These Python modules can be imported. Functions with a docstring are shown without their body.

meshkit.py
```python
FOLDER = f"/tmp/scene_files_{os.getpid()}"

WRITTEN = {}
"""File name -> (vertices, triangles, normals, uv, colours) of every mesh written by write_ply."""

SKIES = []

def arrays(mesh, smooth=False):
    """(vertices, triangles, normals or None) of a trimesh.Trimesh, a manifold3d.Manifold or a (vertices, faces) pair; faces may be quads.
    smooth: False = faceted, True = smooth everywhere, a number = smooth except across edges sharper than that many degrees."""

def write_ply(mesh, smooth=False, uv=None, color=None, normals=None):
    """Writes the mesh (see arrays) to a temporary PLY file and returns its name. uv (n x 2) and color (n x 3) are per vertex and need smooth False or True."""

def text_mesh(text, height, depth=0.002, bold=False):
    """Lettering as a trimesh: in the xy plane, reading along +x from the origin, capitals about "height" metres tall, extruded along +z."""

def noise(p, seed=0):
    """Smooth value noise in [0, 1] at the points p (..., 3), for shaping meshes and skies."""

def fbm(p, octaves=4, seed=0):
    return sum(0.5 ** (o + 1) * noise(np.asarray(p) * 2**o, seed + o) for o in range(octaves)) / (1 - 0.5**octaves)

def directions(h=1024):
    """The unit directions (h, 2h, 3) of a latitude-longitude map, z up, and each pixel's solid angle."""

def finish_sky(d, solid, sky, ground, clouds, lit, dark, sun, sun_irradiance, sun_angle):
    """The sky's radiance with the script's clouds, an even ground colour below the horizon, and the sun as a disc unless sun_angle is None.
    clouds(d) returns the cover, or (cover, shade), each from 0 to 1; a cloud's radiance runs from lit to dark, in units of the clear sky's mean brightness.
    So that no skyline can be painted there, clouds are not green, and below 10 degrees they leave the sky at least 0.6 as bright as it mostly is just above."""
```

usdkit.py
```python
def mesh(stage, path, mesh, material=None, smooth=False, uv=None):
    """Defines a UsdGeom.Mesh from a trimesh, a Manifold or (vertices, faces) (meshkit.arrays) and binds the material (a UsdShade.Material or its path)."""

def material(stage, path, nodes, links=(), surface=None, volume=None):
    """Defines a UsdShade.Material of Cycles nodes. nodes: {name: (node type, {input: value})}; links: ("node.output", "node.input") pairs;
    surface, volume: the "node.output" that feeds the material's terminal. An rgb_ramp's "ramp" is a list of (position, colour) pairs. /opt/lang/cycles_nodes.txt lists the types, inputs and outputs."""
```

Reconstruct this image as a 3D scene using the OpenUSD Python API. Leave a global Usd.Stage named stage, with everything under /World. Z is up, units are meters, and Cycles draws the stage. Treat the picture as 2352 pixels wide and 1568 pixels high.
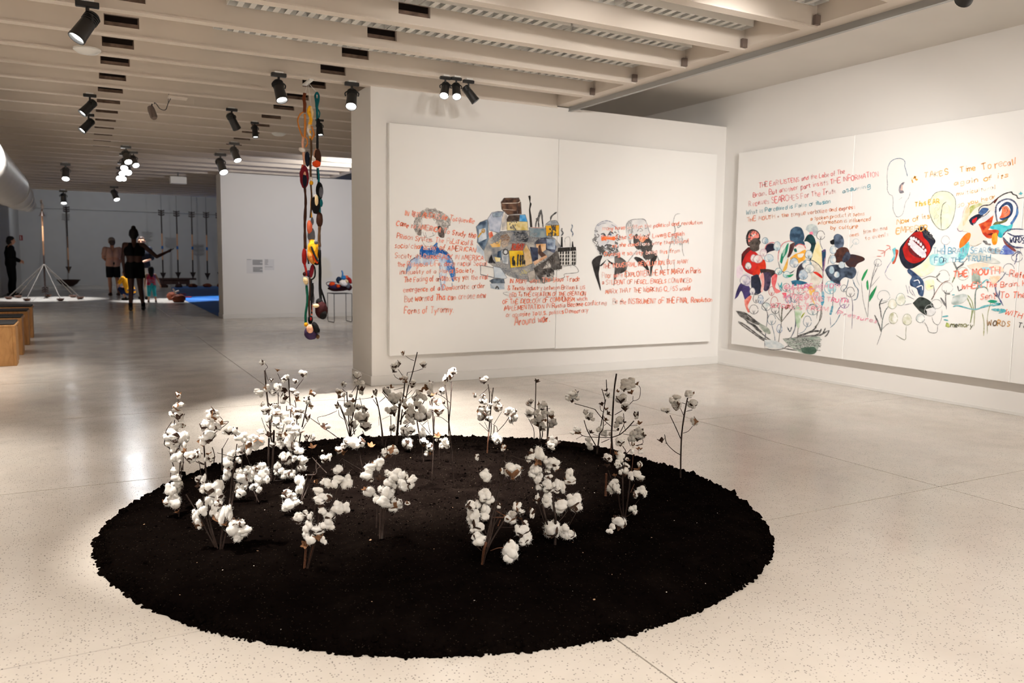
import math, random
import numpy as np, trimesh, manifold3d as m3
import shapely.geometry as sg, shapely.ops as so
from shapely import affinity
from pxr import Usd, UsdGeom, UsdLux, UsdShade, Sdf, Gf, Vt
import usdkit, meshkit

stage = Usd.Stage.CreateInMemory()
UsdGeom.SetStageUpAxis(stage, 'Z'); UsdGeom.SetStageMetersPerUnit(stage, 1.0)
UsdGeom.Xform.Define(stage, '/World'); UsdGeom.Scope.Define(stage, '/World/Looks')
PI = math.pi

# ---------------------------------------------------------------- camera (28 mm lens, 1.25 m above the floor)
F, YAW, PITCH, ROLL, EYE = 1828.5, .4933, .10257, .01344, 1.25
_c, _s = math.cos(YAW), math.sin(YAW)
_f = np.array([_s * math.cos(PITCH), _c * math.cos(PITCH), -math.sin(PITCH)])
_r = np.array([_c, -_s, 0.]); _u = np.cross(_r, _f)
RIGHT = math.cos(ROLL) * _r + math.sin(ROLL) * _u
UP = -math.sin(ROLL) * _r + math.cos(ROLL) * _u
FWD = _f
CAM = np.array([0, 0, EYE])
cam = UsdGeom.Camera.Define(stage, '/World/camera')
m = Gf.Matrix4d(*[float(x) for row in (list(RIGHT) + [0], list(UP) + [0], list(-FWD) + [0], list(CAM) + [1]) for x in row])
cam.AddTransformOp().Set(m)
cam.CreateHorizontalApertureAttr(36.0); cam.CreateFocalLengthAttr(F / 2352 * 36)
cam.CreateFStopAttr(3.5); cam.CreateFocusDistanceAttr(3.9)
EXPOSURE = 0.0
cam.CreateExposureAttr(EXPOSURE)

# ---------------------------------------------------------------- light: track spots of the room (each lamp's light is made in its builder below)
# brightness of the kinds of lamp, and an ambient dome for the unseen rest of the hall, switched off
WALL_W, PART_W, SOIL_W, FLOOR_W, FAR_W = 60., 27., 480., 98., 60.
AMBIENT = (.40, .36, .32)
dome = UsdLux.DomeLight.Define(stage, '/World/hall_daylight')
dome.CreateIntensityAttr(0.0); dome.CreateColorAttr(Gf.Vec3f(*AMBIENT))


# reading the photograph: a pixel's ray, and where it meets a plane of the place
def ray(x, y):
    return FWD + RIGHT * ((x - 1176) / F) + UP * (-(y - 784) / F)
def on_z(x, y, z=0.): d = ray(x, y); return CAM + d * ((z - EYE) / d[2])
def on_x(x, y, X): d = ray(x, y); return CAM + d * (X / d[0])
def on_y(x, y, Y): d = ray(x, y); return CAM + d * (Y / d[1])
def at_depth(x, y, D): return CAM + ray(x, y) * D
def depth_of(p): return float((np.asarray(p) - CAM) @ FWD)

# ---------------------------------------------------------------- helpers
BASE = {}
USED = set()
def free(path):
    if path not in USED:
        USED.add(path); return path
    k = 1
    while f'{path}_{k:03d}' in USED: k += 1
    USED.add(f'{path}_{k:03d}'); return f'{path}_{k:03d}'
def tag(prim, label=None, cat=None, group=None, kind=None):
    for k, v in (('label', label), ('category', cat), ('group', group), ('kind', kind)):
        if v: prim.SetCustomDataByKey(k, v)
    return prim
def thing(name, label, cat, loc=(0, 0, 0), group=None, kind=None):
    p = free('/World/' + name); x = UsdGeom.Xform.Define(stage, p)
    x.AddTranslateOp().Set(Gf.Vec3d(*map(float, loc))); BASE[p] = np.array(loc, float)
    tag(x.GetPrim(), label, cat, group, kind); return p
def obj(name, mesh, mat, parent=None, smooth=False, label=None, col=None, kind=None, cat=None, group=None):
    """mesh in world coordinates; parent: path of the thing or part."""
    p = free((parent or '/World') + '/' + name)
    base = BASE.get(parent, np.zeros(3)); BASE[p] = base
    v, f, n = meshkit.arrays(mesh, smooth)
    if col is not None and len(col) != len(v): raise ValueError('colours')
    g = UsdGeom.Mesh.Define(stage, p)
    g.CreatePointsAttr(Vt.Vec3fArray.FromNumpy((v - base).astype(np.float32)))
    g.CreateFaceVertexCountsAttr(Vt.IntArray.FromNumpy(np.full(len(f), 3, np.int32)))
    g.CreateFaceVertexIndicesAttr(Vt.IntArray.FromNumpy(f.astype(np.int32).ravel()))
    g.CreateSubdivisionSchemeAttr('none')
    if n is not None:
        g.CreateNormalsAttr(Vt.Vec3fArray.FromNumpy(n.astype(np.float32))); g.SetNormalsInterpolation('vertex')
    if col is not None:
        UsdGeom.PrimvarsAPI(g).CreatePrimvar('col', Sdf.ValueTypeNames.Color3fArray, 'vertex').Set(Vt.Vec3fArray.FromNumpy(np.asarray(col, np.float32)))
    UsdShade.MaterialBindingAPI.Apply(g.GetPrim()).Bind(UsdShade.Material.Get(stage, '/World/Looks/' + mat))
    tag(g.GetPrim(), label, cat, group, kind); return p
def cat(*ms):
    vs, fs, n = [], [], 0
    for q in ms:
        v, f, _ = meshkit.arrays(q); vs.append(v); fs.append(f + n); n += len(v)
    return np.vstack(vs), np.vstack(fs)
def box(x0, x1, y0, y1, z0, z1):
    b = trimesh.creation.box((x1 - x0, y1 - y0, z1 - z0)); b.apply_translation(((x0 + x1) / 2, (y0 + y1) / 2, (z0 + z1) / 2)); return b
def rbox(x0, x1, y0, y1, z0, z1, r=.006):
    """box with bevelled edges"""
    pts = [(x, y, z) for x in (x0, x1) for y in (y0, y1) for z in (z0, z1)]
    out = []
    for p in pts:
        sx, sy, sz = (1 if p[0] == x0 else -1), (1 if p[1] == y0 else -1), (1 if p[2] == z0 else -1)
        out += [(p[0] + sx * r, p[1] + sy * r, p[2]), (p[0] + sx * r, p[1], p[2] + sz * r), (p[0], p[1] + sy * r, p[2] + sz * r)]
    return trimesh.convex.convex_hull(np.array(out))
def tube(points, radii, sides=8, caps=True):
    p = np.asarray(points, float); n = len(p); radii = np.broadcast_to(np.asarray(radii, float), (n,))
    t = np.gradient(p, axis=0); t /= np.linalg.norm(t, axis=1, keepdims=True) + 1e-12
    a = np.cross(t[0], [0, 0, 1.] if abs(t[0][2]) < .9 else [1., 0, 0]); a /= np.linalg.norm(a)
    A = []
    for i in range(n):
        a = a - t[i] * (a @ t[i]); a /= np.linalg.norm(a) + 1e-12; A.append(a)
    A = np.array(A); B = np.cross(t, A); ang = np.arange(sides) * 2 * PI / sides
    v = (p[:, None] + radii[:, None, None] * (np.cos(ang)[None, :, None] * A[:, None] + np.sin(ang)[None, :, None] * B[:, None])).reshape(-1, 3)
    i, j = np.meshgrid(np.arange(n - 1), np.arange(sides), indexing='ij')
    q = np.stack([i * sides + j, i * sides + (j + 1) % sides, (i + 1) * sides + (j + 1) % sides, (i + 1) * sides + j], -1).reshape(-1, 4)
    f = np.vstack([q[:, [0, 1, 2]], q[:, [0, 2, 3]]])
    if caps:
        v = np.vstack([v, p[0], p[-1]]); k = np.arange(sides); e = (n - 1) * sides
        f = np.vstack([f, np.stack([(k + 1) % sides, k, np.full(sides, n * sides)], 1), np.stack([e + k, e + (k + 1) % sides, np.full(sides, n * sides + 1)], 1)])
    return v, f
def spline(points, n=24):
    """Catmull-Rom through the points"""
    p = np.asarray(points, float)
    if len(p) < 3: return np.linspace(p[0], p[-1], max(2, n // 4))
    q = np.vstack([2 * p[0] - p[1], p, 2 * p[-1] - p[-2]]); out = []
    m_ = max(2, int(math.ceil(n / (len(p) - 1))))
    for i in range(len(p) - 1):
        a, b, c, d = q[i:i + 4]
        for t in np.linspace(0, 1, m_, endpoint=False):
            out.append(.5 * (2 * b + (c - a) * t + (2 * a - 5 * b + 4 * c - d) * t * t + (3 * b - 3 * c + d - a) * t ** 3))
    return np.vstack([out, p[-1]])
def lathe(profile, axis0, axis1, sides=20):
    """profile: (r, t) pairs, t metres along the axis from axis0 towards axis1"""
    a = np.asarray(axis0, float); d = np.asarray(axis1, float) - a; d /= np.linalg.norm(d)
    e = np.cross(d, [0, 0, 1.] if abs(d[2]) < .9 else [1., 0, 0]); e /= np.linalg.norm(e); g = np.cross(d, e)
    ang = np.arange(sides) * 2 * PI / sides; ring = np.cos(ang)[:, None] * e + np.sin(ang)[:, None] * g
    v = np.vstack([a + d * t + ring * max(r, 1e-5) for r, t in profile]); n = len(profile)
    i, j = np.meshgrid(np.arange(n - 1), np.arange(sides), indexing='ij')
    q = np.stack([i * sides + j, i * sides + (j + 1) % sides, (i + 1) * sides + (j + 1) % sides, (i + 1) * sides + j], -1).reshape(-1, 4)
    return v, np.vstack([q[:, [0, 1, 2]], q[:, [0, 2, 3]]])
def blob(center, radii, lobes=(), amp=.08, freq=2.5, seed=0, sub=3, axes=None):
    """a lumpy body: sphere scaled by radii (along axes) with noise"""
    s = trimesh.creation.icosphere(subdivisions=sub); v = np.array(s.vertices)
    n = meshkit.fbm(v * freq + seed * 7.3, 3, seed) - .5
    r = 1 + amp * 2 * n
    w = v * r[:, None] * np.asarray(radii, float)
    if axes is not None: w = w @ np.asarray(axes)
    return w + np.asarray(center, float), np.array(s.faces)

# ---------------------------------------------------------------- looks
def srgb(r, g=None, b=None):
    c = np.array((r, g, b) if g is not None else r, float) / 255
    return tuple(np.where(c < .04045, c / 12.92, ((c + .055) / 1.055) ** 2.4))
def look(name, nodes, links=(), surface='p.BSDF'):
    return usdkit.material(stage, '/World/Looks/' + name, nodes, links, surface=surface)
def plain(name, color, rough=.6, spec=.5, metal=0., bump=0., bscale=40., var=0., vscale=3., **kw):
    color = np.array(color, float); nodes = {'p': ('principled_bsdf', dict(base_color=tuple(color), roughness=rough, specular_ior_level=spec, metallic=metal, **kw))}; links = []
    if var or bump: nodes['g'] = ('geometry', {})
    if var:
        nodes['n'] = ('noise_texture', {'scale': vscale, 'detail': 4.}); nodes['r'] = ('rgb_ramp', {'ramp': [(.25, tuple(color * (1 - var))), (.75, tuple(np.minimum(color * (1 + var), 1)))]})
        links += [('g.position', 'n.vector'), ('n.fac', 'r.fac'), ('r.color', 'p.base_color')]
    if bump:
        nodes['bn'] = ('noise_texture', {'scale': bscale, 'detail': 5.}); nodes['b'] = ('bump', {'strength': bump, 'distance': .01})
        links += [('g.position', 'bn.vector'), ('bn.fac', 'b.height'), ('b.normal', 'p.normal')]
    look(name, nodes, links)
def glow(name, color, strength):
    look(name, {'e': ('emission', {'color': tuple(color), 'strength': strength})}, (), 'e.emission')

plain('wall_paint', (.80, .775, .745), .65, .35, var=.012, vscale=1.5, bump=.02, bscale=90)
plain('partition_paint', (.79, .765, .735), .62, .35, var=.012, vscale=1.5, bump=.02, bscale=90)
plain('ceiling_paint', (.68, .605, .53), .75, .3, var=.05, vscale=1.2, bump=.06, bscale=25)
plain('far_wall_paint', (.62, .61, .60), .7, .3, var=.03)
plain('baseboard_paint', (.74, .72, .69), .5, .4)
plain('soffit_paint', (.62, .58, .53), .7, .3, var=.02)
plain('rail_metal', (.34, .335, .32), .4, .5, metal=.4)
plain('bracket_metal', (.16, .12, .10), .6)
plain('black_metal', (.012, .012, .012), .42, .5)
plain('dark_gap', (.012, .008, .007), .9, .1)
plain('slot_grime', (.20, .14, .11), .9, .1, var=.5, vscale=14)  # mottled brown for the backs of the beam slots
plain('aluminium', (.75, .75, .74), .25, .5, metal=.9)
plain('louvre_white', (.78, .77, .74), .35)
plain('joint_filler', (.035, .03, .028), .8)
glow('lamp_lens', (1., .97, .92), 30.)
glow('lamp_lens_cool', (.93, .97, 1.), 60.)

# terrazzo: pale ground with small dark chips, polished
look('terrazzo', {
    'g': ('geometry', {}), 'v': ('voronoi_texture', {'scale': 95., 'feature': 'f1', 'randomness': 1.}),
    'r': ('rgb_ramp', {'ramp': [(0., (0., 0., 0.)), (.16, (0., 0., 0.)), (.30, (1., 1., 1.)), (1., (1., 1., 1.))]}),
    'sep': ('separate_color', {}), 'th': ('rgb_ramp', {'ramp': [(.0, (0., 0., 0.)), (.52, (0., 0., 0.)), (.58, (1., 1., 1.)), (1., (1., 1., 1.))]}),
    'mx': ('math', {'math_type': 'maximum'}),
    'n': ('noise_texture', {'scale': 1.1, 'detail': 5., 'roughness': .6}),
    'base': ('rgb_ramp', {'ramp': [(.3, (.52, .465, .41)), (.55, (.60, .545, .485)), (.75, (.64, .585, .53))]}),
    'm': ('mix_color', {'a': (.17, .145, .13)}),
    'rn': ('noise_texture', {'scale': 2.3, 'detail': 4.}),
    'rr': ('map_range', {'from_min': .3, 'from_max': .7, 'to_min': .16, 'to_max': .26}),
    'p': ('principled_bsdf', {'specular_ior_level': .38, 'ior': 1.5})},
    [('g.position', 'v.vector'), ('v.distance', 'r.fac'), ('v.color', 'sep.color'), ('sep.r', 'th.fac'), ('r.color', 'mx.value1'), ('th.color', 'mx.value2'),
     ('mx.value', 'm.fac'), ('g.position', 'n.vector'), ('n.fac', 'base.fac'), ('base.color', 'm.b'), ('m.result', 'p.base_color'),
     ('g.position', 'rn.vector'), ('rn.fac', 'rr.value'), ('rr.result', 'p.roughness')])
# ---------------------------------------------------------------- the room
XW = 6.89            # right wall
YP, YPB = 7.43, 8.05  # partition front and back
XP = 2.445           # partition's free end
ZB, ZS = 2.87, 3.08  # underside of the beams, of the slab between them
XR = 4.66            # rail along the edge of the beamed ceiling
XL, YF, YN = -6.5, 36.0, -1.6
PITCH_B, FLANGE = .683, .07
def structure(name): return thing(name, None, None, kind='structure')

floor = structure('floor')
obj('sub_floor', box(XL - .2, XW + .2, YN, YF + .2, -.06, -.012), 'joint_filler', floor)
xs = [XL - .2, -3.935, -1.21, 1.515, 4.24, XW + .2]; ys = [YN, .62] + [2.735 + 2.06 * k for k in range(17)]
ys = [y for y in ys if y < YF] + [YF + .2]
for i in range(len(xs) - 1):
    for j in range(len(ys) - 1):
        obj('floor_slab', box(xs[i] + .003, xs[i + 1] - .003, ys[j] + .003, ys[j + 1] - .003, -.012, 0.), 'terrazzo', floor)

w = structure('wall_right'); obj('wall_panel', box(XW, XW + .2, YN, YF, 0, 4.4), 'wall_paint', w)
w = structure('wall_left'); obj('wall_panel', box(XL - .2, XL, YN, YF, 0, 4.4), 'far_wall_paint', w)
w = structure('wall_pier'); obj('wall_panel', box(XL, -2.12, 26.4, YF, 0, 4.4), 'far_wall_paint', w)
w = structure('wall_near'); obj('wall_panel', box(XL, XW, YN - .2, YN, 0, 3.4), 'wall_paint', w)  # unseen wall behind the camera, bounces light onto the beam faces
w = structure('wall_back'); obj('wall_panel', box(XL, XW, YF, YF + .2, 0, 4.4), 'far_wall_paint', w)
obj('wall_ledge', rbox(-2.12, XW, YF - .08, YF, 2.97, 3.06, .01), 'far_wall_paint', w)
w = structure('wall_partition'); obj('wall_panel', box(XP, XW, YP, YPB, 0, ZB), 'partition_paint', w)
b = structure('baseboard_partition')
obj('baseboard', rbox(XP - .012, XW, YP - .014, YP, 0, .098, .003), 'baseboard_paint', b)
obj('baseboard', rbox(XP - .012, XP, YP, YPB, 0, .098, .003), 'baseboard_paint', b)
b = structure('baseboard_right'); obj('baseboard', rbox(XW - .008, XW, YN, YP - .02, 0, .03, .002), 'baseboard_paint', b)
w = structure('wall_display'); obj('wall_panel', box(2.42, XW, 16.62, 17.2, 0, ZB), 'partition_paint', w)
b = structure('baseboard_display')
obj('baseboard', rbox(2.408, XW, 16.606, 16.62, 0, .09, .003), 'baseboard_paint', b); obj('baseboard', rbox(2.408, 2.42, 16.62, 17.2, 0, .09, .003), 'baseboard_paint', b)

c = structure('ceiling')
obj('slab', box(XL, XR + .06, YN, 23.9, ZS, ZS + .14), 'ceiling_paint', c)
obj('slab', box(XL, XW, 23.9, YF, 4.25, 4.4), 'ceiling_paint', c)
obj('upstand', box(XL, XW, 23.8, 23.9, ZB, 4.4), 'ceiling_paint', c)
obj('soffit', box(XR - .1, XW, YN, 23.9, 3.23, 3.37), 'soffit_paint', c)
obj('edge_beam', box(4.5, XR, YN, 23.8, ZB + .012, 3.23), 'ceiling_paint', c)
def beam(Y, slots):
    s = m3.Manifold.cube((4.5 - XL, FLANGE, ZS - ZB)).translate((XL, Y, ZB))
    for X in slots: s = s - m3.Manifold.cube((.235, .045, .082)).translate((X - .117, Y - .01, ZB + .052))
    p = obj('beam', s, 'ceiling_paint', c)
    obj('beam_flange', box(XL, 4.5, Y - .012, Y + FLANGE + .008, ZB - .012, ZB), 'ceiling_paint', p)
    for X in slots:
        obj('slot_back', box(X - .117, X + .117, Y + .028, Y + .0345, ZB + .052, ZB + .134), 'slot_grime', p)
        obj('slot_opening', box(X - .110, X + .108, Y + .020, Y + .028, ZB + .088, ZB + .128), 'dark_gap', p)
NB = range(-12, 24)
BEAM_Y = {k: YP + PITCH_B * k for k in NB}
for k in NB:
    beam(BEAM_Y[k], (.315, 2.09) if k > -5 else ())
t = structure('trim_1')
obj('rail', box(XR - .012, XR + .012, YN, YP, ZB - .03, ZB + .012), 'rail_metal', t)
obj('rail_lip', box(XR - .02, XR + .016, YN, YP, ZB - .036, ZB - .03), 'rail_metal', t)
for k in NB:
    if k < 0: obj('bracket', box(4.452, 4.5, BEAM_Y[k] - .035, BEAM_Y[k] - .012, ZB, ZB + .065), 'bracket_metal', t)
# ---------------------------------------------------------------- lamps
def light_of(parent, pos, target, watts, color, half, soft, radius=.03):
    p = free(parent + '/light'); l = UsdLux.SphereLight.Define(stage, p)
    pos, target = np.asarray(pos, float), np.asarray(target, float); base = BASE[parent]
    z = pos - target; z /= np.linalg.norm(z); x = np.cross([0, 0, 1.], z)
    x = np.array([1., 0, 0]) if np.linalg.norm(x) < 1e-6 else x / np.linalg.norm(x); y = np.cross(z, x); q = pos - base
    l.AddTransformOp().Set(Gf.Matrix4d(*[float(a) for r in (list(x) + [0], list(y) + [0], list(z) + [0], list(q) + [1]) for a in r]))
    l.CreateRadiusAttr(radius); l.CreateIntensityAttr(float(watts)); l.CreateColorAttr(Gf.Vec3f(*color)); l.CreateNormalizeAttr(True)
    s = UsdLux.ShapingAPI.Apply(l.GetPrim()); s.CreateShapingConeAngleAttr(float(half)); s.CreateShapingConeSoftnessAttr(float(soft))
WARM, NEUT, COOL = (1., .955, .885), (1., .965, .92), (.93, .965, 1.)
def lamp(mount, target, label, watts=0., color=WARM, half=28., soft=.6, size=1., lens='lamp_lens', group='track spotlights', body='black_metal'):
    """a track spotlight hanging from a beam: adapter, stem, yoke, can, rear fins, lens"""
    mount, target = np.asarray(mount, float), np.asarray(target, float)
    piv = mount - np.array([0, 0, .115 * size]); d = target - piv; d /= np.linalg.norm(d)
    t = thing('track_spotlight', label, 'spotlight', mount, group)
    s = size
    obj('adapter', rbox(mount[0] - .06 * s, mount[0] + .06 * s, mount[1] - .018 * s, mount[1] + .018 * s, mount[2] - .03 * s, mount[2], .004), body, t)
    by = min(BEAM_Y.values(), key=lambda q: abs(q + FLANGE / 2 - mount[1])) + FLANGE / 2
    if abs(by - mount[1]) > .03: obj('mounting_plate', rbox(mount[0] - .035 * s, mount[0] + .035 * s, min(by - .02, mount[1] - .03), max(by + .02, mount[1] + .03), mount[2] - .001, mount[2] + .0115, .002), 'louvre_white', t)
    obj('stem', tube([mount - [0, 0, .02 * s], piv + [0, 0, .045 * s]], .010 * s, 8), body, t)
    e = np.cross(d, [0, 0, 1.]); e = np.array([1., 0, 0]) if np.linalg.norm(e) < 1e-3 else e / np.linalg.norm(e)
    yk = [piv + e * .052 * s, piv + e * .054 * s + [0, 0, .03 * s], piv + [0, 0, .05 * s], piv - e * .054 * s + [0, 0, .03 * s], piv - e * .052 * s]
    obj('yoke', tube(spline(yk, 16), .006 * s, 6), body, t, smooth=40)
    can = [(0, -.065), (.030, -.065), (.036, -.058), (.036, -.01), (.041, 0.), (.045, .10), (.047, .105), (.047, .12), (.042, .12), (.036, .102)]
    b = obj('can', lathe([(r * s, q * s) for r, q in can], piv, piv + d, 20), body, t, smooth=35)
    fins = [lathe([(.036 * s, -.05 * s + k * .012 * s), (.044 * s, -.05 * s + k * .012 * s), (.044 * s, -.046 * s + k * .012 * s), (.036 * s, -.046 * s + k * .012 * s)], piv, piv + d, 16) for k in range(4)]
    obj('cooling_fin', cat(*fins), body, b)
    obj('lens', lathe([(0, .108 * s), (.03 * s, .106 * s), (.040 * s, .100 * s), (0, .099 * s)], piv, piv + d, 20), lens, t, smooth=40)
    if watts: light_of(t, piv + d * .135 * s, target, watts, color, half, soft)
    return t
def hang(x, y, z=ZB - .012): return on_z(x, y, z)


# spots out of the picture, above and behind the eye: on the long canvas, on the partition's canvas and on the soil
ORD = ['first', 'second', 'third', 'fourth', 'fifth']
for i, y in enumerate((.2, 1.4, 2.2, 2.75)):
    lamp((4.25, y, ZB - .012), (XW, (2.8, 4.0, 5.4, 6.6)[i], .85), f'unseen spotlight by the rail aimed at the right wall, {ORD[i]} from the near end', WALL_W * (.42, .62, 1.3, 1.9)[i], NEUT, (50, 46, 40, 36)[i], 1., group='spots aimed at the right wall')
for i, x in enumerate((1.7, 2.5, 3.3)):
    lamp((x, 3.55 - .25 * i, ZB - .012), (x + 1.4 + .2 * i, YP, 1.30), f'unseen black spotlight aimed at the partition canvas, {ORD[i]} from the left', PART_W * (.8, 1.05, 1.45)[i], NEUT, 36, .9, group='spots aimed at the partition')
for i, (x, y, tx, ty) in enumerate(((.95, 4.1, 1.4, 3.85), (2.05, 3.72, 1.85, 3.85), (-.3, 3.6, .7, 3.7))):
    lamp((x, y, ZB - .012), (tx, ty, .2), f'unseen track spotlight high above the soil, {ORD[i]} of three counted around from the middle', SOIL_W * (1., 1., .5)[i], WARM, 21, 1., group='spots aimed at the soil')
NTH = 'first second third fourth fifth sixth seventh eighth ninth tenth eleventh twelfth'.split()
for i, (x, y, k) in enumerate(((-1.9, 1.3, 2.4), (.8, .3, 1.35), (3.4, .4, .5), (5.8, .6, .5), (-2.6, 5.4, 1.2), (-2.8, 9.2, 1.1), (-3.2, 13., 1.4), (-2.6, 17.4, .8))):  # unseen downlights, placed to brighten the floor and the bounce to the ceiling
    lamp((x, y, (ZB if x < 4.6 else 3.23) - .012), (x, y + .2, 0), f'unseen black spotlight pointing straight down, {NTH[i]} of eight counted from the near wall', FLOOR_W * k, WARM, 62, 1., group='spots pointing at the floor')
for i, x in enumerate((-3.2, .4, 3.6)):  # unseen wall washers, placed to bounce light onto the beam faces
    lamp((x, .9, ZB - .012), (x, YN, 1.3), f'unseen black spotlight washing the near wall, {NTH[i]} from the left', WALL_W * (1.5, 1.2, 4.5)[i], NEUT, 48, 1., group='spots on the near wall')
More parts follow.
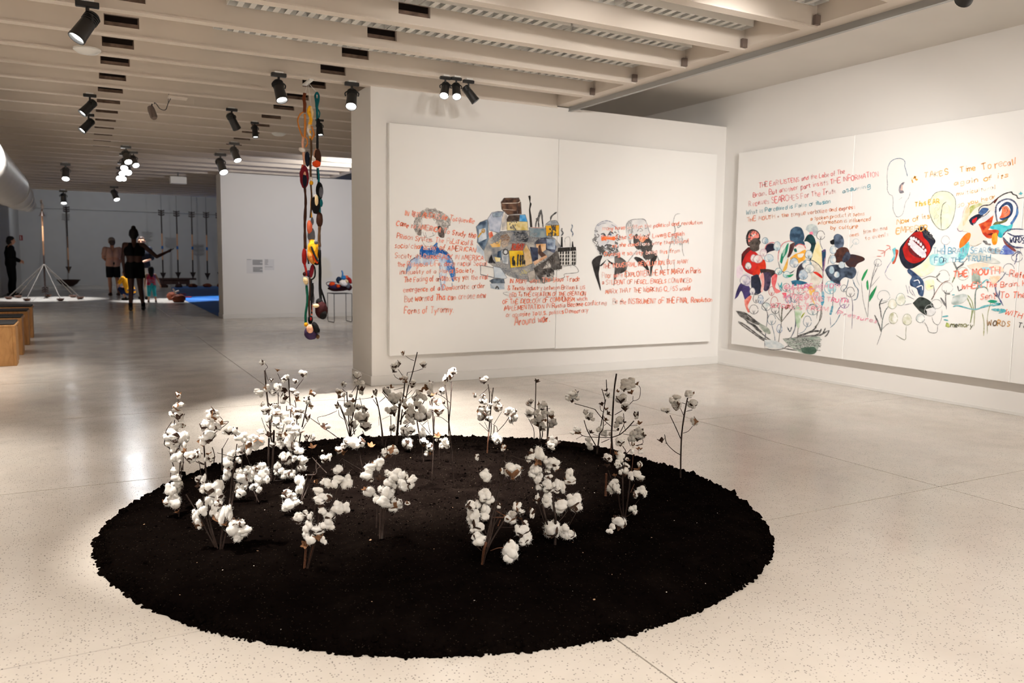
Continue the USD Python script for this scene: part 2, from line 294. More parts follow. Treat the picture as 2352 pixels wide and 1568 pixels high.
# ---------------------------------------------------------------- paint on canvas: brush strokes, washes and handwriting as flat layers of colour
look('canvas_white', {'g': ('geometry', {}), 'n': ('noise_texture', {'scale': 220., 'detail': 2.}), 'b': ('bump', {'strength': .08, 'distance': .002}),
     'p': ('principled_bsdf', {'base_color': (.84, .825, .80), 'roughness': .75, 'specular_ior_level': .3})}, [('g.position', 'n.vector'), ('n.fac', 'b.height'), ('b.normal', 'p.normal')])
look('paint', {'a': ('attribute', {'attribute': 'col'}), 'p': ('principled_bsdf', {'roughness': .7, 'specular_ior_level': .3})}, [('a.color', 'p.base_color')])
WHITE = np.array((.84, .825, .80))
def hexc(h):
    return np.array(srgb(int(h[0:2], 16), int(h[2:4], 16), int(h[4:6], 16)))
FONT = {}
for row in '''A 0,0 2,6 4,0|0.8,2.3 3.2,2.3
B 0,0 0,6 2.6,5.8 3.2,4.6 2.4,3.2 0,3|2.4,3.2 3.6,2 3.2,.4 0,0
C 3.8,5 2.4,6 .8,5.2 0,3 .8,.6 2.4,0 3.8,.8
D 0,0 0,6 2.4,5.6 3.8,3.4 3,.8 0,0
E 3.4,6 0,6 0,0 3.5,0|0,3.1 2.6,3.1
F 3.5,6 0,6 0,0|0,3.2 2.7,3.2
G 3.8,5 2.3,6 .6,5 0,3 .8,.6 2.4,0 3.8,1 3.8,2.6 2.2,2.6
H 0,0 0,6|3.8,0 3.8,6|0,3.1 3.8,3.1
I .6,0 .6,6
J 2.6,6 2.6,1.4 1.6,0 .2,.8
K 0,0 0,6|3.5,6 0,2.7 3.7,0
L 0,6 0,0 3.3,0
M 0,0 .5,6 2.3,1.6 4.1,6 4.6,0
N 0,0 0,6 3.6,0 3.6,6
O 2,6 .4,4.8 0,2.8 .7,.6 2.1,0 3.5,.9 4,3.1 3.4,5.1 2,6
P 0,0 0,6 2.6,5.7 3.4,4.4 2.6,3 0,2.7
Q 2,6 .4,4.8 0,2.8 .7,.6 2.1,0 3.5,.9 4,3.1 3.4,5.1 2,6|2.4,1.6 4,-.5
R 0,0 0,6 2.6,5.7 3.3,4.4 2.5,3.1 0,2.8|1.6,2.9 3.7,0
S 3.4,5.2 1.8,6 .4,5 .9,3.6 2.8,2.6 3.4,1.2 2,0 .2,.7
T 0,6 4,6|2,6 2,0
U 0,6 .2,1.4 1.6,0 3.2,.8 3.7,2 3.7,6
V 0,6 1.9,0 3.8,6
W 0,6 1,0 2.4,4 3.8,0 4.9,6
X 0,6 3.8,0|3.8,6 0,0
Y 0,6 1.9,3 3.8,6|1.9,3 1.8,0
Z 0,6 3.6,6 0,0 3.7,0
a 2.8,3.4 1.2,3.8 .1,2.2 .7,.2 2,.4 2.8,2.6|2.8,3.7 2.9,0
b .1,6 .1,0|.1,2.6 1.4,3.8 2.8,2.6 2.2,.3 .1,.4
c 2.6,3.2 1.2,3.8 .1,2 .9,.1 2.6,.6
d 2.8,6 2.8,0|2.8,2.6 1.4,3.8 .1,2 .9,.1 2.8,.8
e .2,2 2.6,2.3 2,3.7 .6,3.4 .1,1.6 1,.1 2.6,.6
f 2.2,5.6 1.3,6 .9,4.8 .9,0|0,3.6 2,3.6
g 2.7,3.6 1.2,3.8 .1,2.2 .9,.4 2.6,1.4|2.7,3.7 2.7,-1.4 1.4,-2.2 .2,-1.5
h .1,6 .1,0|.1,2.4 1.5,3.7 2.6,2.8 2.7,0
i .3,3.7 .4,0|.3,5 .4,5.4
j 1.2,3.7 1.1,-1.4 .1,-2|1.2,5 1.3,5.4
k .1,6 .1,0|2.5,3.7 .1,1.8 2.7,0
l .3,6 .4,0
m .1,3.7 .1,0|.1,2.6 1,3.7 1.7,2.8 1.8,0|1.8,2.6 2.7,3.7 3.5,2.8 3.6,0
n .1,3.7 .1,0|.1,2.5 1.3,3.7 2.5,2.8 2.6,0
o 1.4,3.8 .2,2.8 .3,.8 1.5,0 2.7,1 2.7,2.8 1.4,3.8
p .1,3.7 .1,-2.2|.1,2.6 1.4,3.8 2.8,2.6 2.2,.3 .1,.5
q 2.7,3.6 1.2,3.8 .1,2.2 .9,.4 2.6,1.4|2.7,3.7 2.7,-2.2
r .1,3.7 .1,0|.1,2.3 1,3.6 2.2,3.5
s 2.3,3.2 1.2,3.8 .3,3 2.1,1.4 1.6,.1 .1,.5
t 1.1,5.4 1.1,.8 2,.1|0,3.8 2.2,3.8
u .1,3.7 .3,.6 1.5,0 2.6,1.2|2.7,3.7 2.8,0
v .1,3.7 1.3,0 2.6,3.7
w .1,3.7 .9,0 1.9,2.6 2.9,0 3.7,3.7
x .1,3.7 2.6,0|2.6,3.7 .1,0
y .1,3.7 1.4,.6|2.7,3.7 .6,-2.2
z .1,3.7 2.4,3.7 .1,0 2.6,0
1 .2,4.8 1.2,6 1.2,0
3 .2,5.4 1.8,6 2.8,4.6 1.3,3.3 3,1.8 1.8,0 .1,.6
8 1.6,3.2 .3,4.6 1.6,6 2.8,4.6 1.6,3.2 .1,1.5 1.5,0 3.1,1.4 1.6,3.2
. .2,0 .5,.4
, .5,.5 .1,-.8
& 3.6,0 .6,4.6 1.3,6 2.4,4.8 .3,1.6 1.3,0 3.4,2.2
+ 0,2.2 3,2.2|1.5,3.8 1.5,.6
- 0,2.4 2,2.4'''.split('\n'):
    ch, st = row[0], row[2:]
    FONT[ch] = [np.array([[float(q) for q in pt.split(',')] for pt in s.split()]) for s in st.split('|')]

class Canvas:
    """collects layers of paint on one plane of a picture; pixels are read onto the canvas plane itself"""
    def __init__(self, plane, out, rng):
        self.plane, self.out, self.rng, self.layer = plane, np.asarray(out, float), np.random.default_rng(rng), 0
        self.parts = {}
    def put(self, part, xy, f, col):
        z = .0003 + .000006 * self.layer; self.layer += 1
        v = np.array([self.plane(x, y) for x, y in xy]) + self.out * z
        # triangles face out of the canvas
        f = np.asarray(f); n = np.cross(v[f[:, 1]] - v[f[:, 0]], v[f[:, 2]] - v[f[:, 0]]) @ self.out
        f[n < 0] = f[n < 0][:, ::-1]
        self.parts.setdefault(part, []).append((v, f, np.asarray(col)))
    def fill(self, part, pts, c1, c2=None, scale=14., sp=2.6, bias=0., smooth=True, fade=0., seed=None, stretch=(1, 1)):
        from scipy.spatial import Delaunay
        p = spline(np.vstack([pts, pts[:1]]), 8 * len(pts))[:-1] if smooth else np.array(pts, float)
        poly = sg.Polygon(p).buffer(0)
        if poly.is_empty: return
        x0, y0, x1, y1 = poly.bounds; gx, gy = np.meshgrid(np.arange(x0, x1, sp), np.arange(y0, y1, sp)); g = np.stack([gx.ravel(), gy.ravel()], 1)
        g += self.rng.uniform(-.3, .3, g.shape) * sp
        import shapely
        g = g[shapely.contains_xy(poly.buffer(-.35 * sp), g[:, 0], g[:, 1])]
        ring = np.array(sg.LineString(list((poly if poly.geom_type == 'Polygon' else max(poly.geoms, key=lambda q: q.area)).exterior.coords)).segmentize(sp * 1.3).coords)[:-1]
        v = np.vstack([ring, g]); t = Delaunay(v).simplices
        cc = v[t].mean(1); t = t[shapely.contains_xy(poly, cc[:, 0], cc[:, 1])]
        if not len(t): return
        a, b = hexc(c1), hexc(c2 or c1); sd = self.rng.integers(99) if seed is None else seed
        k = meshkit.fbm(np.c_[v / np.array(stretch) / scale, np.zeros(len(v))] + sd * 3.1, 4, int(sd))
        k = np.clip((k - .5) * 3.2 + .5 + bias, 0, 1)[:, None]; col = a * (1 - k) + b * k
        if fade:
            k2 = np.clip((meshkit.fbm(np.c_[v / scale * .8, np.ones(len(v)) * 5.] + sd, 3, int(sd) + 3) - .35) * 2.4, 0, 1)[:, None] * fade
            col = col * (1 - k2) + WHITE * k2
        self.put(part, v, t, col)
    def line(self, part, pts, width, c, fade=.25, taper=True, wob=.25, curve=True):
        p = spline(pts, max(8, 6 * len(pts))) if curve and len(pts) > 2 else np.vstack([np.linspace(a, b, 5)[:-1] for a, b in zip(np.array(pts, float)[:-1], np.array(pts, float)[1:])] + [np.array(pts[-1:], float)])
        t = np.gradient(p, axis=0); t /= np.linalg.norm(t, axis=1, keepdims=True) + 1e-9; n = np.stack([-t[:, 1], t[:, 0]], 1)
        u = np.linspace(0, 1, len(p)); w = width * (1 + wob * (self.rng.random(len(p)) - .5) * 2)
        if taper: w = w * np.clip(np.minimum(u, 1 - u) * 6 + .35, 0, 1)
        v = np.vstack([p + n * w[:, None] / 2, p - n * w[:, None] / 2]); k = len(p); i = np.arange(k - 1)
        f = np.vstack([np.stack([i, i + 1, i + k], 1), np.stack([i + 1, i + k + 1, i + k], 1)])
        cf = np.clip(fade * self.rng.random(len(p)) * 1.6, 0, 1)[:, None]; col = hexc(c) * (1 - cf) + WHITE * cf
        self.put(part, v, f, np.vstack([col, col]))
    def text(self, part, s, a, b, cap, c, width=1.7, fade=.55, c2=None, slant=.12):
        a, b = np.array(a, float), np.array(b, float); d = b - a; L = np.linalg.norm(d); d /= L; n = np.array([d[1], -d[0]])
        adv, glyphs = 0., []
        for ch in s:
            if ch == ' ': adv += 2.6; continue
            g = FONT.get(ch) or FONT.get(ch.upper()) or FONT.get(ch.lower())
            if g is None: continue
            glyphs.append((adv, g)); adv += max(q[:, 0].max() for q in g) + 1.25
        sx, sy, lv = L / max(adv - 1.2, 1), cap / 6., .3; V, Fc, C, k0 = [], [], [], 0; base = hexc(c); base2 = hexc(c2) if c2 else base
        dry = np.clip(meshkit.fbm(np.array([[x0 * .11, cap, len(s)] for x0, _ in glyphs]), 2, len(s)) * 2.2 - .75, 0, 1)
        for gi, (x0, g) in enumerate(glyphs):
            jx, jy, js, jr = self.rng.uniform(-.25, .25), self.rng.uniform(-.5, .5), self.rng.uniform(.86, 1.16), self.rng.uniform(-.09, .09)
            fd = fade * (.25 + .75 * dry[gi] * self.rng.uniform(.6, 1.2)); cc = base + (base2 - base) * self.rng.random()
            for q in g:
                q = q + self.rng.normal(0, .16, q.shape); p = spline(q, 5 * len(q)) if len(q) > 2 else np.linspace(q[0], q[-1], 4)
                x = (x0 + jx + p[:, 0] * js) + slant * p[:, 1] + jr * p[:, 1]; y = jy + p[:, 1] * js - jr * p[:, 0]
                w2 = a + d * (x * sx)[:, None] + n * (y * sy)[:, None]
                t = np.gradient(w2, axis=0); t /= np.linalg.norm(t, axis=1, keepdims=True) + 1e-9; nn = np.stack([-t[:, 1], t[:, 0]], 1)
                ww = width * self.rng.uniform(.75, 1.25) * (1 + .3 * (self.rng.random(len(p)) - .5)); k = len(p); i = np.arange(k - 1) + k0
                V.append(np.vstack([w2 + nn * ww[:, None] / 2, w2 - nn * ww[:, None] / 2])); Fc.append(np.vstack([np.stack([i, i + 1, i + k], 1), np.stack([i + 1, i + k + 1, i + k], 1)]))
                cf = np.clip(fd + .35 * fade * (self.rng.random(k) - .5), 0, .93)[:, None]; col = cc * (1 - cf) + WHITE * cf; C.append(np.vstack([col, col])); k0 += 2 * k
        if V: self.put(part, np.vstack(V), np.vstack(Fc), np.vstack(C))
    def hatch(self, part, pts, n, length, width, c, ang=90., spread=25., fade=.35, curl=0.):
        """n loose strokes inside the outline"""
        poly = sg.Polygon(pts).buffer(0); x0, y0, x1, y1 = poly.bounds; done = 0
        for _ in range(n * 12):
            q = self.rng.uniform((x0, y0), (x1, y1))
            if not poly.contains(sg.Point(q)): continue
            th = math.radians(ang + self.rng.uniform(-spread, spread)); L = length * self.rng.uniform(.5, 1.2); e = np.array([math.cos(th), math.sin(th)]); o = np.array([-e[1], e[0]]) * L * curl * self.rng.uniform(-1, 1)
            self.line(part, [q - e * L / 2, q + o, q + e * L / 2], width, c, fade); done += 1
            if done >= n: break
    def loop(self, part, cx, cy, rx, ry, width, c, fade=.3, gap=0., fillc=None, rot=0.):
        th = np.linspace(0 + gap, 2 * PI - gap * .3, 14) + rot; p = np.stack([cx + rx * np.cos(th) * (1 + .06 * np.sin(3 * th)), cy + ry * np.sin(th)], 1)
        if fillc: self.fill(part, p[:-1], fillc, 'F4F2EE', 8., 2.2, fade=.35)
        self.line(part, p, width, c, fade, False)
    def build(self, owner, mapping=None):
        for name, ls in self.parts.items():
            V, Fc, C, k = [], [], [], 0
            for v, f, col in ls: V.append(v); Fc.append(f + k); C.append(col); k += len(v)
            obj(name, (np.vstack(V), np.vstack(Fc)), 'paint', owner, col=np.vstack(C), kind='stuff' if 'lettering' in name or 'cotton' in name or 'wash' in name else None)
def crop(ox, oy, s):
    return lambda *p: [(ox + x / s, oy + y / s) for x, y in p]
def crops(ox, oy, s):
    return lambda flat: [(ox + flat[i] / s, oy + flat[i + 1] / s) for i in range(0, len(flat), 2)]
# ---------------------------------------------------------------- canvas on the partition, two panels
Y1 = 7.35
t = thing('canvas_painting', 'white two-panel canvas on the partition with orange handwriting, portraits and piled little houses', 'painting', (4.65, Y1 + .04, .295))
obj('canvas_panel', rbox(2.60, 4.4835, Y1, YP - .012, .297, 2.525, .004), 'canvas_white', t)
obj('canvas_panel', rbox(4.4870, 6.69, Y1, YP - .012, .290, 2.525, .004), 'canvas_white', t)
obj('hanging_batten', box(2.8, 6.5, YP - .012, YP, 1.9, 1.96), 'wall_paint', t)
A = crops(880, 430, 4.75); B = crops(1080, 430, 4.75); C3 = crops(1340, 460, 5.6)
P = Canvas(lambda x, y: on_y(x, y, Y1), (0, -1, 0), 11)
# portrait with curly hair and blue collar
h = A([335, 370, 380, 300, 440, 245, 540, 235, 640, 270, 720, 330, 735, 400, 700, 450, 665, 540, 640, 548, 600, 520, 590, 420, 560, 345, 430, 322, 415, 400, 395, 470, 385, 520, 355, 500, 335, 430])
P.fill('curly_haired_portrait', h, '8F8985', 'D8D4CF', 6., 1.6)
P.hatch('curly_haired_portrait', h, 90, 11, .9, '2B2422', 60, 70, .35, .5)
P.fill('curly_haired_portrait', A([590, 430, 625, 420, 660, 470, 668, 540, 640, 550, 605, 525]), '3A302D', '7A706B', 5., 1.6)
P.fill('curly_haired_portrait', A([395, 470, 412, 420, 420, 480, 412, 520, 385, 525, 372, 500]), '5A4E49', '8A807A', 5., 1.6)
for q in ([425, 330, 420, 420, 412, 500, 425, 580, 455, 635, 480, 650], [480, 650, 540, 640, 580, 600, 592, 540], [415, 415, 470, 410, 475, 440], [420, 440, 500, 470, 580, 460, 592, 500], [430, 480, 450, 530, 500, 560], [500, 545, 560, 520, 585, 480], [460, 490, 470, 540], [540, 490, 548, 530], [470, 590, 510, 600, 550, 585]):
    P.line('curly_haired_portrait', A(q), 1., '6E6A68', .4)
coat = A([250, 950, 262, 880, 300, 800, 390, 745, 420, 700, 480, 690, 560, 650, 600, 670, 680, 715, 740, 790, 772, 880, 782, 960, 765, 1030, 745, 1000, 730, 960, 700, 900, 690, 960, 660, 1110, 630, 1090, 612, 980, 605, 800, 540, 830, 470, 850, 400, 830, 330, 850, 290, 900])
P.fill('curly_haired_portrait', coat, '2F78C4', 'D9E3EC', 16., 1.8, stretch=(1, 2.2))
P.fill('curly_haired_portrait', A([398, 690, 425, 625, 450, 665, 520, 660, 560, 625, 590, 603, 600, 655, 690, 700, 750, 790, 690, 740, 600, 720, 560, 760, 480, 785, 405, 750]), '0E4F9E', '2B6FB8', 7., 1.6)
for q, w_ in (([250, 950, 262, 880, 300, 800, 390, 745], 2.2), ([600, 660, 690, 705, 750, 790, 775, 880, 783, 965, 770, 1025], 2.6), ([425, 640, 470, 680, 540, 670, 598, 610], 1.6), ([620, 830, 615, 960, 640, 1090], 1.5), ([750, 1040, 755, 1110], 1.2), ([400, 700, 410, 745, 480, 780, 560, 755], 2.)):
    P.line('curly_haired_portrait', A(q), w_, '123A73', .25)
P.hatch('curly_haired_portrait', coat, 40, 14, 1., '2F6FB5', 80, 30, .5)
# the pile of houses
N = 'painted_town'
def F1(q, c1, c2=None, s=8., fade=0., out=None, w_=1., seed=None, st=(1, 1), sp=1.8):
    pts = B(q); P.fill(N, pts, c1, c2, s, sp, smooth=False, fade=fade, seed=seed, stretch=st)
    if out: P.line(N, pts + pts[:1], w_, out, .2, False, .3, False)
F1([130, 620, 200, 560, 330, 480, 520, 465, 640, 470, 830, 500, 930, 560, 990, 640, 1000, 780, 930, 840, 900, 1010, 780, 1050, 620, 1030, 420, 970, 290, 890, 160, 800, 125, 700], '5C6673', 'B9B4AE', 14., .15)
F1([100, 640, 150, 700, 160, 790, 120, 730, 62, 700, 70, 620], '9DB4C8', 'D8DEE4', 12., .4)
F1([65, 430, 110, 380, 190, 350, 200, 560, 150, 690, 75, 600, 80, 520], '33475E', '7D93AA', 10., 0, '1D2B3C', 1.4)
F1([95, 460, 170, 440, 180, 560, 90, 600], 'A9BBCD', 'D5DDE6', 10., .2)
P.line(N, B([85, 550, 110, 510, 150, 470]), 3.6, 'C99A1E', .1); P.loop(N, *B([142, 475])[0], 3.2, 4., 2.2, 'B9861A', .1)
F1([190, 345, 235, 275, 300, 262, 365, 265, 350, 330, 320, 500, 210, 470], '8E9DB8', 'C6CCDA', 12., .1, '2D3950', 1.)
F1([240, 285, 310, 268, 360, 270, 330, 320, 250, 325], '5B6E86', '9FB0BF', 8., 0, '2D3950', .9)
F1([345, 330, 380, 275, 410, 320, 400, 460, 340, 470], 'D9CFC4', 'A9A6A6', 9., .1)
F1([335, 160, 370, 118, 530, 115, 550, 165, 560, 290, 410, 300, 345, 240], '33201A', '7A5A46', 9., 0, '1D120E', 1.6)
P.line(N, B([345, 175, 510, 170, 548, 150]), 1.8, 'C9B9A6', .3); P.line(N, B([510, 120, 515, 290]), 1.4, '1D120E', .2); P.line(N, B([350, 240, 500, 250]), 1.2, 'A58E78', .4)
F1([395, 350, 420, 305, 540, 300, 530, 375, 400, 380], '2B2320', '57483F', 6., 0)
F1([540, 300, 600, 298, 625, 375, 535, 378], '2F8FD4', '74B7E6', 8., 0, '16324A', 1.)
F1([398, 375, 530, 372, 625, 376, 632, 470, 400, 470], 'CDB261', 'E8D9A0', 9., .15, '3B342A', .9)
P.hatch(N, B([430, 370, 510, 370, 510, 460, 430, 460]), 14, 8, 2., '2A2119', 80, 30, .2)
F1([640, 440, 820, 440, 835, 560, 720, 545, 650, 545], '5F7C8C', '96A2A6', 12., .1, '28343E', 1.)
P.line(N, B([655, 438, 815, 445]), 2.2, 'C79A8E', .3)
F1([632, 95, 655, 88, 660, 110, 655, 160, 670, 180, 655, 240, 668, 320, 678, 435, 652, 435, 640, 250, 650, 170], '171412', '3A342F', 5.)
for q in ([712, 440, 720, 380, 745, 320, 765, 245], [748, 440, 745, 360, 770, 250], [795, 440, 785, 350, 775, 240], [765, 250, 790, 330], [715, 350, 740, 330, 755, 270]):
    P.line(N, B(q), 3.2, '1E1D1F', .15)
F1([820, 405, 870, 365, 940, 362, 970, 410], '8C939B', 'C3C7CB', 8., 0, '25282D', 1.2)
F1([820, 418, 970, 412, 968, 530, 830, 530], 'E2A10E', 'F0BE2E', 9., 0, '2C2416', 1.2)
P.hatch(N, B([860, 430, 940, 430, 930, 525, 855, 525]), 18, 9, 3., '17120C', 85, 15, .1)
P.line(N, B([875, 360, 885, 320, 910, 295, 945, 270]), 3.4, '1F2226', .1); P.line(N, B([870, 330, 890, 325]), 4., '1F2226', .1)
F1([470, 490, 600, 470, 640, 540, 620, 600, 520, 590], '2B2E36', '6E737C', 9., 0)
F1([330, 530, 400, 500, 440, 560, 410, 640, 350, 660, 320, 590], '7A563C', 'B7A390', 8., .1)
F1([215, 620, 300, 590, 340, 560, 325, 650, 240, 655], 'E2A93B', 'EBCB86', 8., .2)
F1([700, 610, 740, 555, 830, 545, 900, 570, 940, 650, 920, 720, 830, 680, 720, 650], '1B1F33', '4D5874', 9., .05)
F1([830, 560, 930, 570, 925, 680, 840, 670], '2E4A73', 'AFC0D4', 8., .1)
F1([715, 620, 825, 615, 825, 680, 770, 720, 730, 700], 'D8A06A', 'E8C7A0', 8., 0)
F1([650, 650, 740, 660, 740, 800, 680, 810], '20263A', '3E4760', 7., 0)
F1([745, 640, 765, 620, 780, 700, 830, 740, 790, 780, 740, 720], '3A2A26', '6B4A3A', 6.)
F1([690, 810, 830, 740, 840, 760, 700, 850], 'C88E66', 'E5C2A2', 8.)
F1([440, 690, 460, 612, 600, 610, 575, 688], 'A2301C', 'D0563A', 5., 0, '4A150C', 1.)
P.hatch(N, B([455, 615, 595, 612, 575, 685, 445, 688]), 26, 9, 1., '5A1810', 100, 8, .2)
F1([420, 690, 575, 688, 600, 865, 440, 880], 'D9A70E', 'F1CE3A', 10., 0, '3B2C0C', 1.2)
F1([578, 688, 610, 615, 655, 700, 680, 830, 600, 865], 'C9A365', 'E3CDAA', 9., .1, '3B2C1C', 1.2)
for q in ([470, 860, 465, 790, 475, 750], [485, 860, 478, 790], [515, 860, 520, 760, 525, 730], [545, 855, 548, 770, 550, 735], [570, 850, 572, 780, 570, 735], [590, 845, 592, 790]):
    P.line(N, B(q), 4.2, '0E0B08', .05)
F1([330, 690, 400, 660, 420, 730, 415, 840, 350, 830], 'D9DCDF', '8C97A4', 8., .2, '232932', 1.2)
P.loop(N, *B([385, 705])[0], 5.5, 6., 3., '171B22', .1)
F1([230, 730, 250, 790, 280, 830, 195, 825, 205, 780], '0D0D10', '33323A', 5.)
F1([300, 700, 335, 690, 340, 790, 300, 820, 290, 760], '24384F', '4F6A86', 6.)
F1([265, 760, 330, 770, 325, 810, 280, 812], 'EAD27A', 'F3E6B4', 8.)
P.hatch(N, B([190, 830, 700, 850, 900, 1000, 700, 1040, 400, 960]), 150, 10, 1., '2A2F38', 20, 40, .45, .3)
P.hatch(N, B([300, 480, 620, 470, 840, 560, 700, 620, 400, 620, 200, 640]), 120, 10, 1.1, '22262E', -15, 40, .35, .3)
P.hatch(N, B([520, 910, 640, 900, 640, 960, 520, 960]), 12, 7, 1.6, 'B3A436', 10, 50, .3)
F1([690, 880, 820, 800, 850, 770, 940, 690, 1000, 760, 1000, 890, 900, 905, 900, 1010, 790, 1050, 700, 930], '3B3634', '77706B', 9., .05)
F1([790, 890, 845, 800, 890, 870], 'D5D1CB', 'B5B0AA', 8.); F1([760, 930, 905, 870, 910, 925, 775, 960], '1C1817', '3E3733', 5.)
F1([790, 960, 905, 925, 905, 1015, 795, 1045], '7F7A75', 'B5B0AA', 8., .1, '1B1817', 1.); P.fill(N, B([835, 945, 868, 940, 868, 970, 835, 975]), '14161C', None, 5, 2, False)
P.hatch(N, B([700, 860, 930, 720, 1000, 880, 800, 1040]), 90, 9, 1.2, '141211', 60, 40, .15)
F1([620, 930, 700, 900, 720, 1020, 640, 1030], '9B938A', 'C5BEB6', 8., .2, '26211E', 1.)
F1([955, 660, 1150, 650, 1155, 690, 950, 705], '1A1716', '3A3532', 5.)
F1([960, 705, 1155, 690, 1150, 845, 985, 855], 'E6E4DF', 'D4D1CB', 10., 0, '22201E', 1.)
for i, x in enumerate((985, 1012, 1045, 1070, 1115, 1138)):
    for j in range(4): P.fill(N, B([x - 9, 700 + j * 38, x + 7, 698 + j * 38, x + 7, 726 + j * 38, x - 9, 728 + j * 38]), '191716', '3A3634', 4., 1.8, False)
F1([985, 650, 990, 540, 1005, 540, 1008, 655], '1E1C1C'); P.line(N, B([990, 530, 1010, 500, 995, 470, 1000, 445]), 3.4, '3B4046', .3)
F1([1105, 650, 1110, 590, 1118, 590, 1128, 655], '1E1C1C'); P.line(N, B([1110, 540, 1118, 500, 1100, 470, 1112, 430, 1105, 400]), 2.6, '3A5470', .3)
P.line(N, B([1035, 640, 1030, 570, 1060, 540, 1085, 560, 1090, 700, 1095, 880]), .9, '6A6B6D', .4)
P.line(N, B([1000, 870, 1120, 850, 1170, 890, 1165, 930, 1030, 945, 1020, 985, 900, 1010]), 1.1, '55565A', .3)
F1([112, 850, 262, 880, 258, 985, 112, 950], 'E9E7E3', 'DEDCD7', 10., 0, '233046', 1.6)
F1([250, 860, 330, 880, 400, 985, 370, 1000, 262, 985], 'AFC0D1', 'D9E0E6', 10., .2, '3A4C63', 1.)
F1([208, 1020, 255, 995, 365, 1000, 375, 1045, 235, 1050], '2F3A48', '6F7E8E', 7., 0, '161D26', 1.)
F1([215, 1050, 370, 1045, 372, 1110, 300, 1115, 220, 1100], '7E93A8', 'C8D2DB', 9., .3)
P.line(N, B([275, 1110, 290, 1080, 310, 1110]), 3., '141A22', .1); P.line(N, B([430, 1140, 360, 1150, 380, 1170, 430, 1180]), 1., '7C828A', .3); P.line(N, B([400, 1150, 520, 1200, 650, 1230, 760, 1210, 1000, 1190]), .8, '9BA2AA', .5)
F1([195, 500, 235, 480, 250, 530, 210, 560], 'D3502A', 'E58462', 6., .2)
# two bearded busts and a fading third
M = 'bearded_portrait'
head = C3([140, 400, 160, 330, 220, 280, 300, 262, 370, 280, 440, 340, 465, 440, 440, 560, 445, 640, 420, 690, 380, 740, 300, 745, 240, 700, 190, 670, 150, 590, 112, 530, 130, 470])
P.fill(M, head, 'E6E4E2', 'D3D3D6', 14., 2.2)
for q in ([145, 400, 165, 330, 225, 280, 300, 262, 375, 285], [180, 330, 230, 300, 290, 290], [355, 310, 420, 350, 455, 420], [240, 430, 300, 470, 320, 430, 380, 420], [310, 470, 318, 530, 295, 555]):
    P.line(M, C3(q), 1.8, '6E7690', .35)
curl = C3([160, 380, 185, 450, 160, 520, 200, 600, 270, 640, 300, 570, 370, 580, 420, 620, 410, 560, 440, 480, 400, 400, 450, 420, 470, 470, 440, 560, 445, 640, 420, 690, 300, 720, 230, 690, 160, 590, 112, 530, 140, 460])
P.hatch(M, curl, 120, 8, 1.5, '15151C', 60, 80, .2, .6)
P.hatch(M, C3([200, 600, 260, 600, 260, 690, 220, 690, 170, 600]), 40, 8, 2., '0E0E12', 60, 40, .1, .4)
for q in ([220, 435, 260, 430, 280, 460], [320, 450, 345, 405, 385, 430], [265, 590, 310, 570, 380, 590, 400, 640], [300, 600, 340, 630, 390, 650]): P.line(M, C3(q), 2.8, '14151C', .1)
for x, y in ((262, 455), (345, 440)): P.fill(M, C3([x - 16, y, x, y - 14, x + 16, y, x, y + 14]), '1C2740', '6A7A9A', 4., 1.6)
P.fill(M, C3([105, 800, 120, 760, 180, 715, 240, 710, 215, 790, 205, 870, 195, 960, 220, 1130, 215, 1155, 190, 1080, 155, 980, 125, 880]), '1A1818', '3B3838', 9., 2.)
P.fill(M, C3([398, 720, 440, 715, 520, 760, 555, 810, 545, 900, 440, 960, 415, 1010, 390, 1095, 385, 1060, 400, 880]), '1F1C1C', '5A5452', 10., 2., fade=.15)
P.fill(M, C3([300, 755, 240, 835, 205, 845, 215, 830]), '1B1B1F', None, 5, 2); P.fill(M, C3([300, 755, 350, 790, 410, 815, 400, 830, 340, 810]), '1B1B1F', None, 5, 2)
P.line(M, C3([555, 810, 545, 900, 550, 1000]), 1.3, '242224', .2)
M = 'bearded_portrait_001'
head2 = C3([550, 330, 560, 290, 610, 250, 690, 240, 780, 245, 815, 310, 850, 400, 840, 470, 880, 540, 860, 620, 720, 640, 650, 560, 640, 480, 590, 540, 555, 440])
P.fill(M, head2, 'E3E1DF', 'CFCECF', 12., 2.2)
for q in ([550, 420, 550, 330, 570, 280, 620, 250, 690, 242, 780, 246, 815, 310, 830, 370, 850, 420], [575, 460, 600, 560, 605, 500], [580, 290, 610, 300, 590, 400], [685, 405, 720, 360, 760, 385, 720, 400], [785, 365, 815, 355], [690, 640, 640, 700, 560, 800], [930, 680, 970, 780, 1020, 940], [850, 400, 850, 450]): P.line(M, C3(q), 1.5, '55555A', .3)
P.hatch(M, C3([555, 300, 620, 260, 640, 330, 610, 480, 570, 440]), 30, 12, .9, '5A5A5E', 90, 25, .4)
beard = C3([640, 470, 680, 430, 720, 470, 800, 450, 840, 480, 890, 560, 880, 640, 940, 700, 900, 740, 830, 760, 770, 740, 740, 640, 680, 620, 645, 560])
P.fill(M, beard, '15120F', '5E5854', 6., 1.8); P.hatch(M, beard, 70, 12, 1.6, '0D0B0A', 75, 30, .1, .3)
P.fill(M, C3([700, 480, 760, 460, 830, 490, 800, 500, 760, 540, 720, 520]), 'D9663A', 'E9A884', 5., 1.8)
P.fill(M, C3([645, 740, 680, 725, 760, 760, 830, 860, 850, 980, 800, 880, 700, 800]), '191818', '43403F', 7., 2.)
P.fill(M, C3([860, 760, 930, 700, 940, 740, 890, 850, 865, 980, 855, 900]), '191818', '35322F', 7., 2.)
M = 'fading_portrait'
